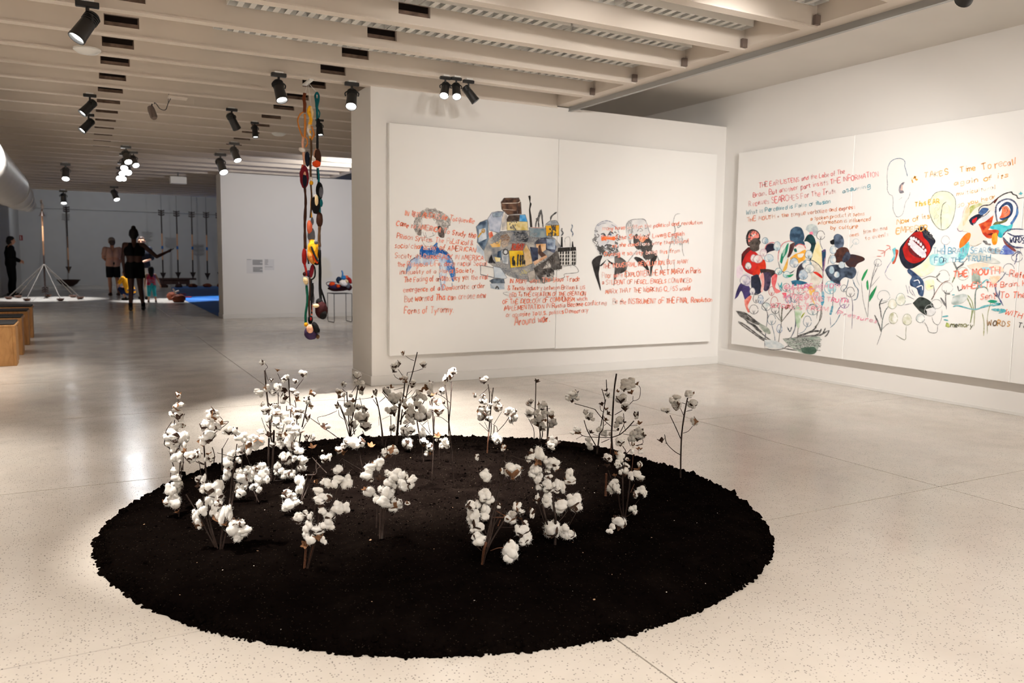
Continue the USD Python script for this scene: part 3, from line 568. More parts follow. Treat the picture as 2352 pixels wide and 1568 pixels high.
for q, w_ in (([1150, 300, 1165, 220, 1190, 180, 1240, 170], 1.1), ([1140, 320, 1165, 330, 1180, 380, 1165, 420], 1.5), ([1205, 325, 1250, 325, 1215, 350, 1205, 330], 1.8), ([1150, 430, 1200, 425, 1250, 450], 1.6), ([1140, 470, 1100, 640, 1075, 900], 1.1), ([1265, 500, 1270, 640, 1290, 720], .9), ([1165, 780, 1165, 940], .8), ([1330, 500, 1350, 560], 2.4)): P.line(M, C3(q), w_, '55565A', .4)
P.hatch(M, C3([1130, 440, 1260, 460, 1290, 560, 1130, 570]), 34, 9, 1., '7C7C80', 80, 40, .55)
# handwriting
O, O2 = 'EE5A1E', 'F2763A'
def T1(s, a, b, cap=10.5, w_=1.7, fade=.62): P.text('orange_lettering', s, a, b, cap, O, w_, fade, O2)
T1('IN 1831 ALEXIS de Tocqueville', (929, 494), (1088, 513), 11.5, 2.1); T1('Came to AMERICA To Study the', (909, 518), (1091, 547), 11.5, 2.1)
T1('PRison System, The PoLiTical &', (911, 547), (1086, 564), 11); T1('social character of AMERICAN', (906, 569), (1092, 578), 11)
T1('Society, its DemocRACY IN AMERICA', (906, 592), (1110, 597), 10.5); T1('the Religious LiFe, deep racial Social', (912, 612), (1117, 609)); T1('inequality of a Moral Society.', (918, 630), (1091, 625), 10)
T1('The Fading of aristocracy yet the real', (927, 648), (1119, 641), 11.5); T1('emergence of a Democratic order', (926, 671), (1112, 661), 11); T1('But warned This can create new', (928, 693), (1115, 684), 13, 1.9); T1('Forms of Tyranny.', (928, 720), (1040, 717), 14, 1.9)
T1('IN Many ways The Slave Trade', (1170, 650), (1330, 645)); T1('& Textile industry between Britain & US', (1165, 666), (1343, 664), 9); T1('LED To THE CREATION OF THE CREATION', (1170, 681), (1343, 678), 8.5)
T1('OF THE IDEOLOGY OF COMMUNISM which', (1154, 698), (1347, 690), 10); T1('IMPLEMENTATION IN Russia Became conflicting', (1157, 713), (1392, 699), 9.5); T1('or opposite To U.S. politics Democracy', (1162, 728), (1350, 716), 9.5); T1('Around war.', (1182, 747), (1262, 738), 16, 2.4, .5)
T1('Many have written the political and revolution', (1383, 530), (1612, 514), 9, 1.5, .8); T1('Behind the Study of Living English', (1381, 552), (1571, 541), 9.5, 1.8, .8); T1('as the conditions were then Bound', (1406, 568), (1580, 557), 8.5, 1.6, .8); T1('Owning it society being this from', (1387, 588), (1560, 580), 9, 1.7, .8)
T1('THE INDUSTRIAL REVOLUTION. BUT MANY', (1384, 616), (1580, 604), 9.5, 1.6, .7); T1('Poor were EXPLOITED. HE MET MARX in Paris', (1383, 638), (1608, 626), 11, 1.7, .72); T1('a STUDENT OF HEGEL. ENGELS CONVINCED', (1382, 653), (1588, 648), 9.5, 1.5, .8)
T1('MARX THAT THE WORKING CLASS would', (1390, 674), (1584, 666), 10, 1.6, .75); T1('Be the INSTRUMENT OF THE FINAL Revolution', (1407, 698), (1634, 693), 11, 1.7, .7)
P.fill('orange_lettering', C3([230, 475, 290, 460, 315, 480, 395, 465, 395, 515, 310, 500, 235, 520]), 'EE5A1E', 'F28A55', 6, 1.8)
P.build(t)
# ---------------------------------------------------------------- canvas on the right wall, panels run out of the picture
X2 = 6.80
t = thing('canvas_painting', 'long white canvas on the right wall with colourful figures, ears and red mouth', 'painting', (X2 + .04, 5.0, .285))
for y0, y1 in ((5.5135, 7.11), (3.8435, 5.5105), (2.2, 3.8405)): obj('canvas_panel', rbox(X2, XW - .012, y0, y1, .280, 2.525, .004), 'canvas_white', t)
obj('hanging_batten', box(XW - .012, XW, 2.4, 6.9, 1.9, 1.96), 'wall_paint', t)
D = crops(1680, 350, 5.81); E = crops(1680, 500, 4.753); G = crops(2000, 340, 5.6); K = crops(2000, 500, 4.753)
P = Canvas(lambda x, y: on_x(x, y, X2), (-1, 0, 0), 23)
# --- crowd of figures on the left
N = 'red_coated_figure'
P.fill(N, E([110, 400, 140, 360, 200, 330, 260, 370, 330, 440, 370, 480, 375, 560, 330, 570, 290, 640, 220, 620, 150, 580, 110, 500]), 'B51216', 'D92A22', 18., 2.)
P.fill(N, E([290, 500, 360, 460, 370, 540, 330, 570, 290, 640, 230, 610, 260, 560]), 'E23A1A', 'C9260F', 10., 2.)
P.fill(N, E([110, 400, 150, 350, 190, 320, 215, 345, 160, 400, 125, 470, 110, 520]), '2A1014', '641A1C', 8., 2.)
P.fill(N, E([160, 200, 185, 145, 230, 125, 285, 145, 315, 200, 300, 250, 240, 300, 190, 310, 165, 270]), '171316', '2A2024', 6., 1.8)
P.fill(N, E([180, 220, 200, 165, 240, 142, 285, 160, 305, 205, 280, 225, 240, 235, 215, 280, 190, 290]), 'F0645A', 'F79C8E', 6., 1.8)
P.fill(N, E([215, 200, 240, 175, 268, 180, 250, 195, 228, 215]), 'F6DCD6', None, 5, 1.8)
P.fill(N, E([185, 270, 215, 250, 240, 225, 290, 225, 320, 265, 305, 300, 300, 350, 250, 370, 210, 350, 200, 310]), '3A3330', '6D625B', 5., 1.8)
P.hatch(N, E([160, 150, 310, 130, 310, 200, 165, 260]), 24, 6, 1.6, '120F12', 80, 60, .1)
P.fill(N, E([310, 560, 400, 560, 480, 580, 500, 610, 440, 650, 380, 650, 330, 620]), '2A2226', '4A3A3A', 6., 2.)
P.fill(N, E([215, 640, 290, 620, 320, 700, 330, 800, 280, 840, 240, 830, 215, 740]), '10131F', '2A3148', 9., 2.)
P.fill(N, E([340, 600, 420, 600, 430, 700, 400, 790, 350, 780]), '2B2440', '5A4A66', 6., 2.)
P.fill(N, E([440, 640, 500, 600, 495, 680, 480, 760, 540, 800, 480, 820, 440, 720]), 'E05058', 'F08A8A', 9., 2.)
P.fill(N, E([300, 640, 345, 600, 360, 700, 345, 800, 320, 800, 330, 700]), 'F2A49C', 'F7CFC8', 8., 2.)
P.fill(N, E([35, 890, 60, 790, 100, 715, 150, 700, 200, 760, 210, 830, 180, 900, 150, 900, 110, 800, 70, 860]), '2A2450', '4A3E78', 7., 1.8)
P.fill(N, E([140, 900, 200, 850, 220, 870, 180, 960, 200, 1020, 180, 1030, 150, 960]), 'E2695C', 'F3A99C', 7., 2.)
P.fill(N, E([100, 640, 160, 610, 205, 640, 200, 740, 120, 720]), 'B8AEC6', 'E0D6E0', 8., 2., fade=.2)
P.fill(N, E([55, 540, 100, 510, 130, 560, 110, 650, 60, 650]), 'DCC2D4', 'F1E2EC', 8., 2., fade=.3)
N = 'masked_figures'
P.fill(N, E([360, 350, 390, 295, 450, 280, 490, 310, 480, 350, 420, 370, 370, 395]), '151528', '302E48', 6., 1.8); P.line(N, E([360, 350, 390, 290, 450, 270, 490, 290]), 2., 'C23A4A', .2)
P.fill(N, E([635, 190, 650, 130, 700, 98, 760, 110, 790, 170, 795, 230, 760, 275, 700, 270, 645, 250]), '243E56', '4A6A86', 7., 1.8)
P.fill(N, E([810, 130, 830, 85, 880, 68, 930, 90, 948, 150, 920, 200, 870, 170]), 'A9B4BC', 'D2DCD8', 8., 1.8); P.fill(N, E([848, 165, 880, 150, 892, 180, 860, 185]), 'F28AA6', None, 5, 2)
P.fill(N, E([790, 260, 830, 190, 880, 185, 915, 240, 925, 330, 900, 420, 860, 470, 850, 380, 870, 300, 830, 260]), '0C2C34', '17454A', 7., 1.8)
P.fill(N, E([690, 255, 780, 250, 800, 300, 740, 300, 690, 310]), '1F3F58', '3A5F78', 6., 1.8)
P.fill(N, E([515, 480, 520, 380, 560, 290, 620, 260, 670, 270, 665, 340, 630, 400, 620, 500, 590, 580, 545, 560]), 'D8DFDC', 'F0F1EC', 8., 2.)
P.fill(N, E([530, 480, 545, 400, 580, 350, 600, 300, 625, 280, 610, 370, 570, 440, 550, 500]), '128061', '2FA07E', 6., 1.6)
P.fill(N, E([560, 360, 590, 330, 580, 400, 560, 420]), '9FC9B8', None, 5, 1.8); P.fill(N, E([600, 480, 620, 440, 610, 540, 585, 580, 560, 575]), 'E2A23A', 'F0BE5A', 6., 1.8)
P.line(N, E([510, 480, 515, 380, 555, 290, 620, 255, 680, 262]), 1.8, 'C33A46', .2); P.line(N, E([512, 480, 540, 570, 590, 600, 650, 600, 690, 570]), 2., '1A2230', .2)
P.fill(N, E([640, 440, 690, 400, 740, 380, 810, 350, 805, 450, 760, 480, 720, 500, 660, 490]), 'F0A21E', 'F8C25A', 8., 2.)
P.fill(N, E([690, 320, 730, 290, 790, 300, 815, 340, 760, 355, 700, 370]), 'F6F2EE', 'EAD9D2', 8., 2.); P.line(N, E([690, 320, 735, 288, 790, 300, 812, 335]), 2.2, 'D03434', .15)
P.fill(N, E([680, 340, 705, 335, 715, 370, 690, 370]), '1F6F62', None, 5, 1.8); P.fill(N, E([640, 290, 690, 270, 680, 340, 640, 420, 610, 430, 625, 370]), '43282C', '6B4644', 6., 1.8)
P.fill(N, E([720, 400, 790, 390, 770, 430, 730, 430]), 'F2EFE6', None, 5, 2)
P.fill(N, E([920, 290, 950, 260, 1000, 420, 1000, 560, 960, 560, 900, 480, 870, 470]), 'F0E2A2', 'F7F0CC', 10., 2.)
P.fill(N, E([985, 360, 1030, 350, 1025, 480, 1010, 580, 995, 560]), '1F3A5A', '5A4A7A', 6., 1.8); P.line(N, E([1010, 360, 1020, 480, 1000, 620, 990, 1000]), 2., 'A52A6A', .3)
P.fill(N, E([790, 500, 860, 470, 930, 500, 985, 560, 1000, 640, 960, 720, 900, 800, 850, 740, 870, 640, 830, 560]), 'E9E4D8', 'D3CCBE', 9., 2.)
P.fill(N, E([885, 590, 930, 590, 985, 630, 990, 660, 940, 630]), 'C4161A', 'E2452E', 5., 1.8)
P.fill(N, E([705, 640, 720, 550, 760, 500, 800, 490, 790, 560, 760, 640, 720, 700]), '2A2A36', '4A4654', 6., 1.8)
P.fill(N, E([830, 760, 870, 740, 910, 800, 880, 830, 915, 950, 880, 900]), 'F0B03A', 'F8D98A', 7., 2.); P.fill(N, E([650, 690, 720, 680, 830, 710, 760, 730, 680, 740]), '1D5A7A', '3A86A6', 6., 2.)
P.line(N, E([985, 540, 1000, 640, 985, 760, 990, 900, 960, 1120, 900, 1200]), 1.8, '3A3A2E', .3); P.line(N, E([760, 500, 860, 460, 950, 510, 1000, 580]), 2.2, '1A1E28', .2)
N = 'dark_blue_figure'
P.fill(N, E([1115, 260, 1120, 200, 1160, 175, 1210, 200, 1230, 260, 1215, 320, 1170, 335, 1130, 310]), '2E3B4E', '6A7A92', 7., 1.8)
P.fill(N, E([1075, 255, 1120, 235, 1120, 290, 1085, 285]), '0E1016', None, 5, 1.8)
P.fill(N, E([1115, 420, 1150, 350, 1210, 320, 1270, 335, 1290, 400, 1250, 470, 1180, 490, 1130, 480]), '3A201C', '5E3A30', 8., 1.8)
P.fill(N, E([1280, 400, 1340, 400, 1440, 430, 1450, 465, 1380, 500, 1340, 545, 1270, 530, 1240, 470]), '4A2A22', '322A34', 8., 1.8); P.fill(N, E([1210, 440, 1260, 370, 1300, 400, 1280, 460, 1220, 490]), '252C3C', '4A5266', 6., 1.8)
P.fill(N, E([1020, 570, 1060, 525, 1150, 510, 1260, 540, 1340, 540, 1365, 600, 1320, 665, 1240, 650, 1190, 690, 1190, 740, 1130, 730, 1050, 640]), '252F3E', '56657A', 9., 1.8)
for x, y, rx, ry in ((1205, 515, 34, 36), (1095, 570, 28, 42), (1150, 620, 30, 34), (1110, 350, 34, 44), (1110, 455, 32, 46)): P.loop(N, *E([x, y])[0], rx / 4.753, ry / 4.753, 1., '5A7A90', .2, 0, 'A9C3D2')
# cotton drawn in outline all over
N = 'painted_cotton'
for x, y, rx, ry, c, fc in ((370, 250, 32, 34, '3A6A86', '8FB8CE'), (500, 310, 36, 50, '5A90A8', 'A9CBD8'), (410, 440, 50, 40, '6A9AB6', 'BBD3E0'), (350, 380, 36, 40, 'C6A9B4', 'E0CCD4'), (975, 190, 44, 48, '3A3A40', None), (845, 400, 40, 46, '3A6A80', '9CC0CE'), (685, 490, 46, 52, '3A5A7A', 'A2BCCE'), (825, 510, 52, 50, '1F5A7A', '5A9ABA'), (785, 620, 48, 54, '2A5A7E', '7AA6C6'), (515, 585, 38, 36, '2A7A86', '8ACCD2'), (605, 620, 40, 34, '2A9AA6', 'A2D8DA'), (855, 555, 50, 46, '7A8A90', 'C6D2D2'), (185, 525, 34, 38, '4A2A3A', 'D2C2CC'), (240, 440, 30, 40, 'A5606A', 'E6BCC2'), (290, 450, 50, 44, 'A5606A', 'EDB8B8'), (150, 680, 54, 50, '6A6A8A', 'C2BCD2'), (230, 800, 30, 36, '5A5A7A', 'D8D4DE'), (320, 890, 30, 48, '3A6A9A', '8FB2D2'), (270, 880, 32, 50, '4A4A52', None), (380, 970, 48, 42, '3A5A6A', 'C2D2D2'), (245, 1000, 48, 50, '3A3A3E', None), (440, 1110, 44, 58, '3A6A80', None), (830, 1130, 44, 58, '3A6A86', None), (525, 1210, 28, 46, '3A6A9A', '8AB2CE'), (470, 920, 40, 60, 'C25A5A', None), (625, 890, 34, 40, '3A4A9A', '7A8AC6'), (690, 880, 36, 44, '3A4A7A', None), (735, 800, 60, 40, '3A3A42', None), (600, 760, 44, 44, '5A5A66', None), (480, 1000, 40, 48, '3A4A50', None), (890, 1000, 60, 60, '3A7A8A', None), (1080, 760, 62, 70, '3AA0BA', '9CD6DC'), (1300, 810, 46, 54, '2A2A30', None), (1230, 770, 34, 38, '7A7A82', None), (1235, 930, 50, 56, '7A3A8A', None), (440, 800, 30, 50, 'B5404A', None), (1360, 260, 34, 30, 'C6D2D6', None), (930, 840, 34, 38, '4A9AA2', None), (1600, 490, 40, 40, '8A8A90', None)):
    P.loop(N, *E([x, y])[0], rx / 4.753, ry / 4.753, 1.3, c, .25, .2, fc)
    a, b = E([x, y + ry * .2])[0], E([x, y + ry])[0]; P.line(N, [a, b], 1., c, .2, True, .2, False); P.line(N, [(a[0] - rx / 14, a[1] - 1), b], .9, c, .3, True, .2, False); P.line(N, [(a[0] + rx / 14, a[1] - 1), b], .9, c, .3, True, .2, False)
for q, w_, c in (([385, 1010, 395, 1080, 370, 1300, 365, 1410], 1.8, '2A4258'), ([440, 1165, 470, 1280, 480, 1400], 1.4, '4A6A80'), ([330, 940, 390, 1030, 400, 1100], 1.6, '2A2A30'), ([420, 870, 330, 950], 1.4, '2A2A30'), ([690, 960, 700, 1180, 640, 1330, 620, 1400], 2.2, '1F3A56'), ([640, 780, 650, 900, 690, 1010], 1.5, '2A2A34'), ([530, 940, 520, 1040, 545, 1140, 530, 1250, 510, 1400], 1.6, '3A3A20'), ([545, 1140, 640, 1020, 690, 960], 2.2, '3A2E1A'), ([540, 1130, 480, 1060, 450, 1020], 1.2, '3A4A50'), ([560, 960, 550, 1050, 548, 1130], 3., '3A3A1A'), ([735, 840, 740, 960, 760, 1000, 730, 1200, 715, 1430], 1.5, '4A4A3A'), ([840, 960, 900, 950, 940, 1000, 930, 1100], 1.4, '3A3A32'), ([990, 1010, 980, 1090, 930, 1180, 880, 1240], 2., '3A3A1A'), ([1000, 800, 1000, 880, 990, 960], 6.5, '2A9ABA'), ([1115, 730, 1110, 880, 1105, 980], 1.4, '5A4A5A'), ([1105, 960, 1095, 1010, 1080, 1060], 5., '1F8AA6'), ([1080, 1080, 1085, 1180], 1.4, '3A5A8A'), ([1195, 1040, 1140, 1140, 1080, 1200], 1.8, '2A6A86'), ([1140, 1050, 1190, 970, 1240, 940], 1.5, '4A3A7A'), ([1310, 860, 1325, 960, 1315, 1210], 1.6, '4A4A6A'), ([1325, 670, 1350, 740, 1385, 790, 1370, 880, 1330, 900], 2., '1F5A76'), ([1280, 670, 1260, 750, 1220, 800], 2., '1F5A76'), ([1385, 580, 1370, 660, 1400, 740], 1., '8A9AA2'), ([970, 240, 975, 290, 1000, 350], 1.2, '2A2A30'), ([1090, 400, 1065, 450, 1055, 510], 1.4, '2A2A2E'), ([1330, 290, 1300, 330], 1.2, '7A9A9A'), ([1420, 700, 1440, 900, 1490, 1100], 1.1, '5A5A5E'), ([1600, 530, 1550, 640, 1520, 740, 1500, 900, 1490, 1080], 1.4, '3A3A3A'), ([510, 710, 545, 800, 550, 700], 2., '1F8A9A'), ([830, 1180, 790, 1240, 720, 1270], 1.3, '3A6A86'), ([610, 1190, 640, 1240, 660, 1190], 2.4, '1F3A46')):
    P.line(N, E(q), w_, c, .25)
for q, c, c2 in (([1420, 670, 1450, 600, 1490, 560, 1470, 620, 1430, 690], '1F8A4A', '3AA86A'), ([1475, 700, 1490, 680, 1500, 760, 1490, 790, 1475, 750], '1F8A4A', '3AA86A'), ([1505, 920, 1515, 840, 1585, 750, 1560, 830, 1520, 900], '1F7A4A', '2F9A62'), ([990, 380, 1030, 370, 1010, 470], '1F4A6A', None), ([500, 700, 545, 770, 550, 700, 530, 740], '3AA6B2', None), ([580, 980, 620, 950, 650, 960, 600, 1000], '6A3A2A', '8A5A3A'), ([745, 1110, 780, 1050, 805, 1035, 770, 1090], '8A9A2A', 'B5BE5A'), ([600, 630, 680, 615, 640, 650], '1F9A6A', None), ([550, 820, 600, 820, 590, 870], 'F06A7A', None)):
    P.fill(N, E(q), c, c2, 6., 1.8)
P.hatch(N, E([560, 720, 1000, 780, 1000, 980, 560, 960]), 60, 9, 2., 'EE9AA6', 30, 90, .5); P.hatch(N, E([600, 760, 960, 760, 960, 900, 640, 900]), 30, 9, 2., 'E2636E', 30, 90, .5); P.hatch(N, E([700, 980, 760, 980, 760, 1100, 700, 1100]), 14, 14, 3., '9AD2A2', 80, 20, .5)
P.fill(N, E([690, 1000, 760, 990, 750, 1180, 715, 1180]), 'A9C9A2', 'E6EDE2', 8., 2.4, fade=.6)
# black brush boat
N = 'brushed_boat'
P.fill(N, E([50, 1015, 130, 1030, 200, 1090, 250, 1110, 330, 1165, 260, 1160, 170, 1110, 100, 1080]), '121212', '4A4A48', 5., 1.8, fade=.25, stretch=(3, 1))
for q, w_ in (([50, 1018, 150, 1040, 260, 1120, 320, 1170], 3.), ([75, 1130, 150, 1170, 230, 1230, 340, 1310, 480, 1370], 3.2), ([75, 1140, 170, 1210, 300, 1300, 400, 1350], 2.2), ([130, 1090, 230, 1170, 340, 1250], 3.2), ([170, 1140, 260, 1180, 330, 1260], 4.), ([250, 1200, 330, 1260, 420, 1330, 560, 1400], 2.4), ([60, 1025, 130, 1090, 200, 1140], 2.2), ([720, 1290, 800, 1270, 880, 1240, 980, 1235], 4.), ([680, 1310, 830, 1290, 960, 1280, 1060, 1230], 3.4), ([860, 1250, 900, 1220, 930, 1190], 3.), ([900, 1290, 960, 1260, 985, 1210], 3.), ([960, 1290, 1000, 1260, 1030, 1200], 3.), ([1020, 1300, 1050, 1270, 1070, 1225], 3.), ([300, 1310, 420, 1370, 560, 1420, 720, 1450], 2.), ([360, 1420, 450, 1440, 560, 1430, 620, 1400, 700, 1430, 720, 1450], 1.6)):
    P.line(N, E(q), w_, '161616', .2)
P.fill(N, E([310, 1150, 400, 1200, 430, 1260, 380, 1260, 310, 1190]), '7A8A7A', 'C2C9BC', 8., 2.2, fade=.3)
P.fill(N, E([360, 1330, 480, 1340, 580, 1400, 520, 1425, 390, 1410]), 'C2CED2', 'E2E6E6', 8., 2.2, fade=.2)
P.fill(N, E([560, 1320, 760, 1310, 960, 1300, 960, 1380, 930, 1460, 880, 1490, 760, 1470, 640, 1400]), '5A7264', 'AEBDB0', 6., 2., fade=.35, stretch=(4, 1))
P.hatch(N, E([560, 1310, 960, 1310, 940, 1470, 740, 1470]), 46, 30, 2., '36493E', 5, 12, .4)
P.fill(N, E([760, 1420, 900, 1410, 930, 1460, 870, 1490, 780, 1470]), '2E4A3C', '5A7466', 6., 2., stretch=(4, 1))
# --- ears, mouth and speech on the right
N = 'outlined_ear'
P.line(N, G([225, 240, 260, 175, 320, 140, 380, 132, 430, 155, 445, 190, 440, 230, 460, 300, 475, 360]), 1.5, '5A7A96', .25, False)
P.line(N, G([225, 240, 212, 360, 218, 470, 215, 530, 240, 590, 280, 615, 292, 680, 290, 780, 320, 860, 350, 885, 390, 870, 420, 830, 450, 700, 490, 640, 510, 570]), 1.2, '6A7484', .45, False)
P.fill(N, G([360, 540, 375, 480, 410, 445, 440, 440, 415, 480, 410, 530, 430, 570, 380, 580]), '5A5A66', 'AAA4AA', 5., 1.6); P.fill(N, G([385, 540, 395, 490, 410, 470, 412, 540]), 'E2BCB0', None, 5, 1.6); P.line(N, G([360, 670, 410, 630]), 1., '9A9AA6', .4)
N = 'yellow_bean'
P.fill(N, G([760, 700, 790, 630, 840, 575, 930, 555, 1020, 575, 1080, 640, 1095, 720, 1075, 860, 1030, 980, 960, 1045, 880, 1035, 800, 940, 760, 820]), 'F4EFC4', 'EFEBD8', 14., 2.6)
P.line(N, G([760, 700, 790, 630, 840, 575, 930, 555, 1020, 575, 1080, 640, 1095, 720, 1075, 860, 1030, 980, 960, 1045, 880, 1035, 800, 940, 760, 820, 755, 720]), 1.5, '5A6A5A', .3, False)
P.line(N, G([975, 690, 930, 730, 915, 800, 905, 880, 910, 1040]), 2., '3A4A2A', .2); P.hatch(N, G([800, 760, 890, 740, 890, 980, 830, 940]), 14, 14, .9, '9AA67A', 110, 15, .5)
P.loop(N, *G([970, 780])[0], 9, 10, .8, 'B5BE9A', .4); P.loop(N, *G([850, 810])[0], 5, 8, .8, 'B5BE9A', .4)
N = 'open_mouth'
P.fill(N, G([365, 1380, 380, 1280, 450, 1190, 560, 1080, 640, 1010, 720, 1040, 760, 1100, 835, 1190, 800, 1260, 770, 1340, 690, 1450, 580, 1530, 470, 1550, 400, 1480]), '10121C', '24283A', 10., 2.)
P.hatch(N, G([620, 1010, 760, 1060, 830, 1180, 780, 1200, 680, 1080]), 24, 7, 2.4, '10121C', 40, 40, .1)
P.fill(N, G([410, 1290, 470, 1190, 560, 1090, 660, 1080, 680, 1140, 750, 1220, 770, 1310, 720, 1400, 640, 1460, 540, 1480, 450, 1420]), 'A01414', 'D2281E', 14., 2.)
P.fill(N, G([470, 1230, 490, 1170, 540, 1120, 620, 1160, 690, 1230, 720, 1310, 700, 1400, 640, 1415, 560, 1390, 500, 1330]), '5A1216', '7A2A2E', 8., 2.)
P.fill(N, G([495, 1190, 530, 1180, 600, 1240, 690, 1320, 715, 1380, 690, 1410, 610, 1370, 530, 1290]), 'F1EEEE', 'D2CCD6', 9., 2.)
for i in range(7):
    k = i / 6; x, y = 505 + 185 * k, 1150 + 165 * k - 28 * math.sin(k * PI) - (10 if i else 0); s = 34 - 6 * k
    P.fill(N, G([x, y, x + s * .8, y - s * .35, x + s * 1.1, y + s * .8, x + s * .3, y + s]), 'F4F0F0', 'D8D2DA', 6., 1.8); x, y = 480 + 170 * k, 1225 + 165 * k + 12 * math.sin(k * PI)
    P.fill(N, G([x, y, x + s * .75, y - s * .3, x + s * 1.0, y + s * .55, x + s * .35, y + s * .8]), 'EDE8EA', 'CCC6D2', 6., 1.8)
P.fill(N, G([280, 1300, 320, 1280, 340, 1330, 310, 1380, 330, 1440, 300, 1480, 270, 1440, 300, 1380]), '46B6C6', '8ACFD8', 6., 1.8); P.fill(N, G([320, 1300, 360, 1320, 340, 1400, 310, 1480, 280, 1480, 320, 1400]), 'B5402A', 'D2664A', 6., 1.8)
for q in ([90, 1310, 190, 1330, 130, 1360], [190, 1320, 240, 1290, 260, 1310], [185, 1330, 175, 1400], [80, 1390, 140, 1390], [200, 1250, 245, 1260, 250, 1290]): P.line(N, G(q), 1.7, 'D2502E', .25)
P.line(N, K([155, 610, 185, 540, 230, 470]), 1.3, '5A5A96', .3); P.line(N, K([155, 610, 190, 660, 230, 680]), 1., 'AAAAC2', .4)
N = 'yellow_wash'
P.fill(N, K([450, 560, 520, 520, 600, 470, 660, 390, 690, 400, 680, 480, 700, 560, 640, 610, 560, 640, 490, 600]), 'F6EDBC', 'F4F0DC', 14., 2.6, fade=.3); P.fill(N, K([590, 700, 640, 670, 690, 680, 690, 760, 620, 790]), 'F4E7A0', 'F5F0DA', 10., 2.6, fade=.5)
N = 'blue_arm'
P.fill(N, K([400, 570, 430, 560, 520, 630, 570, 680, 585, 740, 575, 850, 530, 840, 500, 770, 440, 740, 430, 690, 450, 640, 410, 600]), '1F3358', '4A6284', 6., 1.8); P.line(N, K([470, 690, 520, 680, 540, 720]), 2.4, 'E6E8EE', .1); P.line(N, K([500, 760, 560, 740, 570, 790]), 2.4, 'E6E8EE', .1)
P.fill(N, K([460, 930, 540, 865, 640, 900, 690, 970, 620, 1010, 610, 1060, 540, 1020]), '1A1E1C', '3E4642', 7., 1.8); P.fill(N, K([600, 1000, 680, 980, 720, 1010, 660, 1070]), 'D2D2D2', 'EAEAEA', 7., 2.)
for q in ([385, 730, 400, 780, 410, 830], [420, 740, 430, 800, 470, 850], [450, 780, 490, 860], [400, 850, 440, 870, 480, 890], [370, 950, 450, 935]): P.line(N, K(q), 1.2, '6A6A82', .3)
P.line(N, K([780, 1000, 775, 1100, 740, 1165, 690, 1140, 670, 1080]), 1.1, '5A5A5E', .35); P.line(N, K([590, 1140, 620, 1190, 640, 1245, 720, 1250, 735, 1170]), 1.2, '4A4A4E', .3)
# cotton stems in ink
N = 'inked_cotton_stem'
for q, w_, c in (([70, 460, 30, 600, 10, 700, 5, 760], 1.4, '3A3A3E'), ([0, 760, 100, 640], 1., '7A7A80'), ([130, 880, 100, 940, 110, 1010, 120, 1100], 2.4, '1E1E22'), ([100, 940, 140, 930, 190, 910], 1.4, '2A3A3E'), ([45, 1060, 90, 1160, 120, 1250], 3., '1E1E22'), ([120, 1250, 130, 1120, 160, 1020, 200, 960], 1.8, '2A4A4A'), ([125, 1220, 170, 1170, 205, 1150], 1.2, '8A8A86'), ([120, 1250, 95, 1320, 70, 1390], 1.3, '6A6A6E'), ([390, 1180, 385, 1260, 375, 1330, 280, 1280], 1.2, '8A8A72'), ([560, 670, 640, 640, 720, 650], 1.4, '4A4A46'), ([715, 650, 760, 605], 2.6, '1A1A1A'), ([720, 660, 760, 700], 2., '1A1A1A'), ([690, 740, 695, 830, 660, 900], 1.6, '3A3A3A'), ([690, 740, 650, 750], 2.4, '1A1A1A'), ([670, 900, 720, 800, 790, 710, 870, 680], 1.4, '7A4A32'), ([830, 790, 820, 880, 830, 1000], 2., '2A2A2E'), ([830, 830, 870, 830], 2.6, '16161A'), ([800, 790, 820, 830], 2., '16161A'), ([765, 870, 830, 970], 4., '1A1E2E'), ([940, 560, 960, 540, 1020, 500], 3.4, '10141E'), ([905, 480, 950, 570], 4., '1A3A3E'), ([1060, 370, 1050, 450, 960, 540], 1.8, '2A3A3E'), ([940, 560, 920, 640, 890, 710], 2.6, '5A6A2A'), ([960, 800, 1000, 780], 2.6, '16161A'), ([950, 740, 965, 800], 2.4, '16161A'), ([965, 650, 1010, 620], 2.2, '16161A'), ([1045, 850, 1090, 950, 1110, 1020, 1090, 1150], 2.4, '7A8A4A'), ([1060, 840, 1110, 920, 1130, 1050], 2., '8A9A5A'), ([1140, 1000, 1140, 850, 1160, 780, 1220, 750, 1270, 770, 1285, 810], 1.8, '4A6A4A'), ([1145, 1000, 1150, 800, 1200, 700], 2., '3A5A5A'), ([1220, 1040, 1240, 1150, 1235, 1290], 2.2, 'A6A67A'), ([1275, 1270, 1280, 1060, 1320, 900], 1.8, '9A9A72'), ([1130, 1180, 1140, 990], 2., '8A8A5A'), ([1360, 720, 1370, 800, 1400, 870, 1450, 960], 3., '2A3A7A'), ([1300, 660, 1360, 720], 2., '3A4A7A'), ([1360, 720, 1430, 660, 1480, 590], 1.8, '2A3A6A'), ([1400, 880, 1410, 790], 2.4, '1F2A5A'), ([1340, 820, 1400, 870], 4., '1F2A5A'), ([1570, 510, 1600, 440], 2., '1F2E6A'), ([1545, 420, 1590, 380, 1640, 370], 2.4, '1F2E6A'), ([1590, 480, 1600, 400, 1650, 380], 2., '1F2E6A')):
    P.line(N, K(q), w_, c, .2)
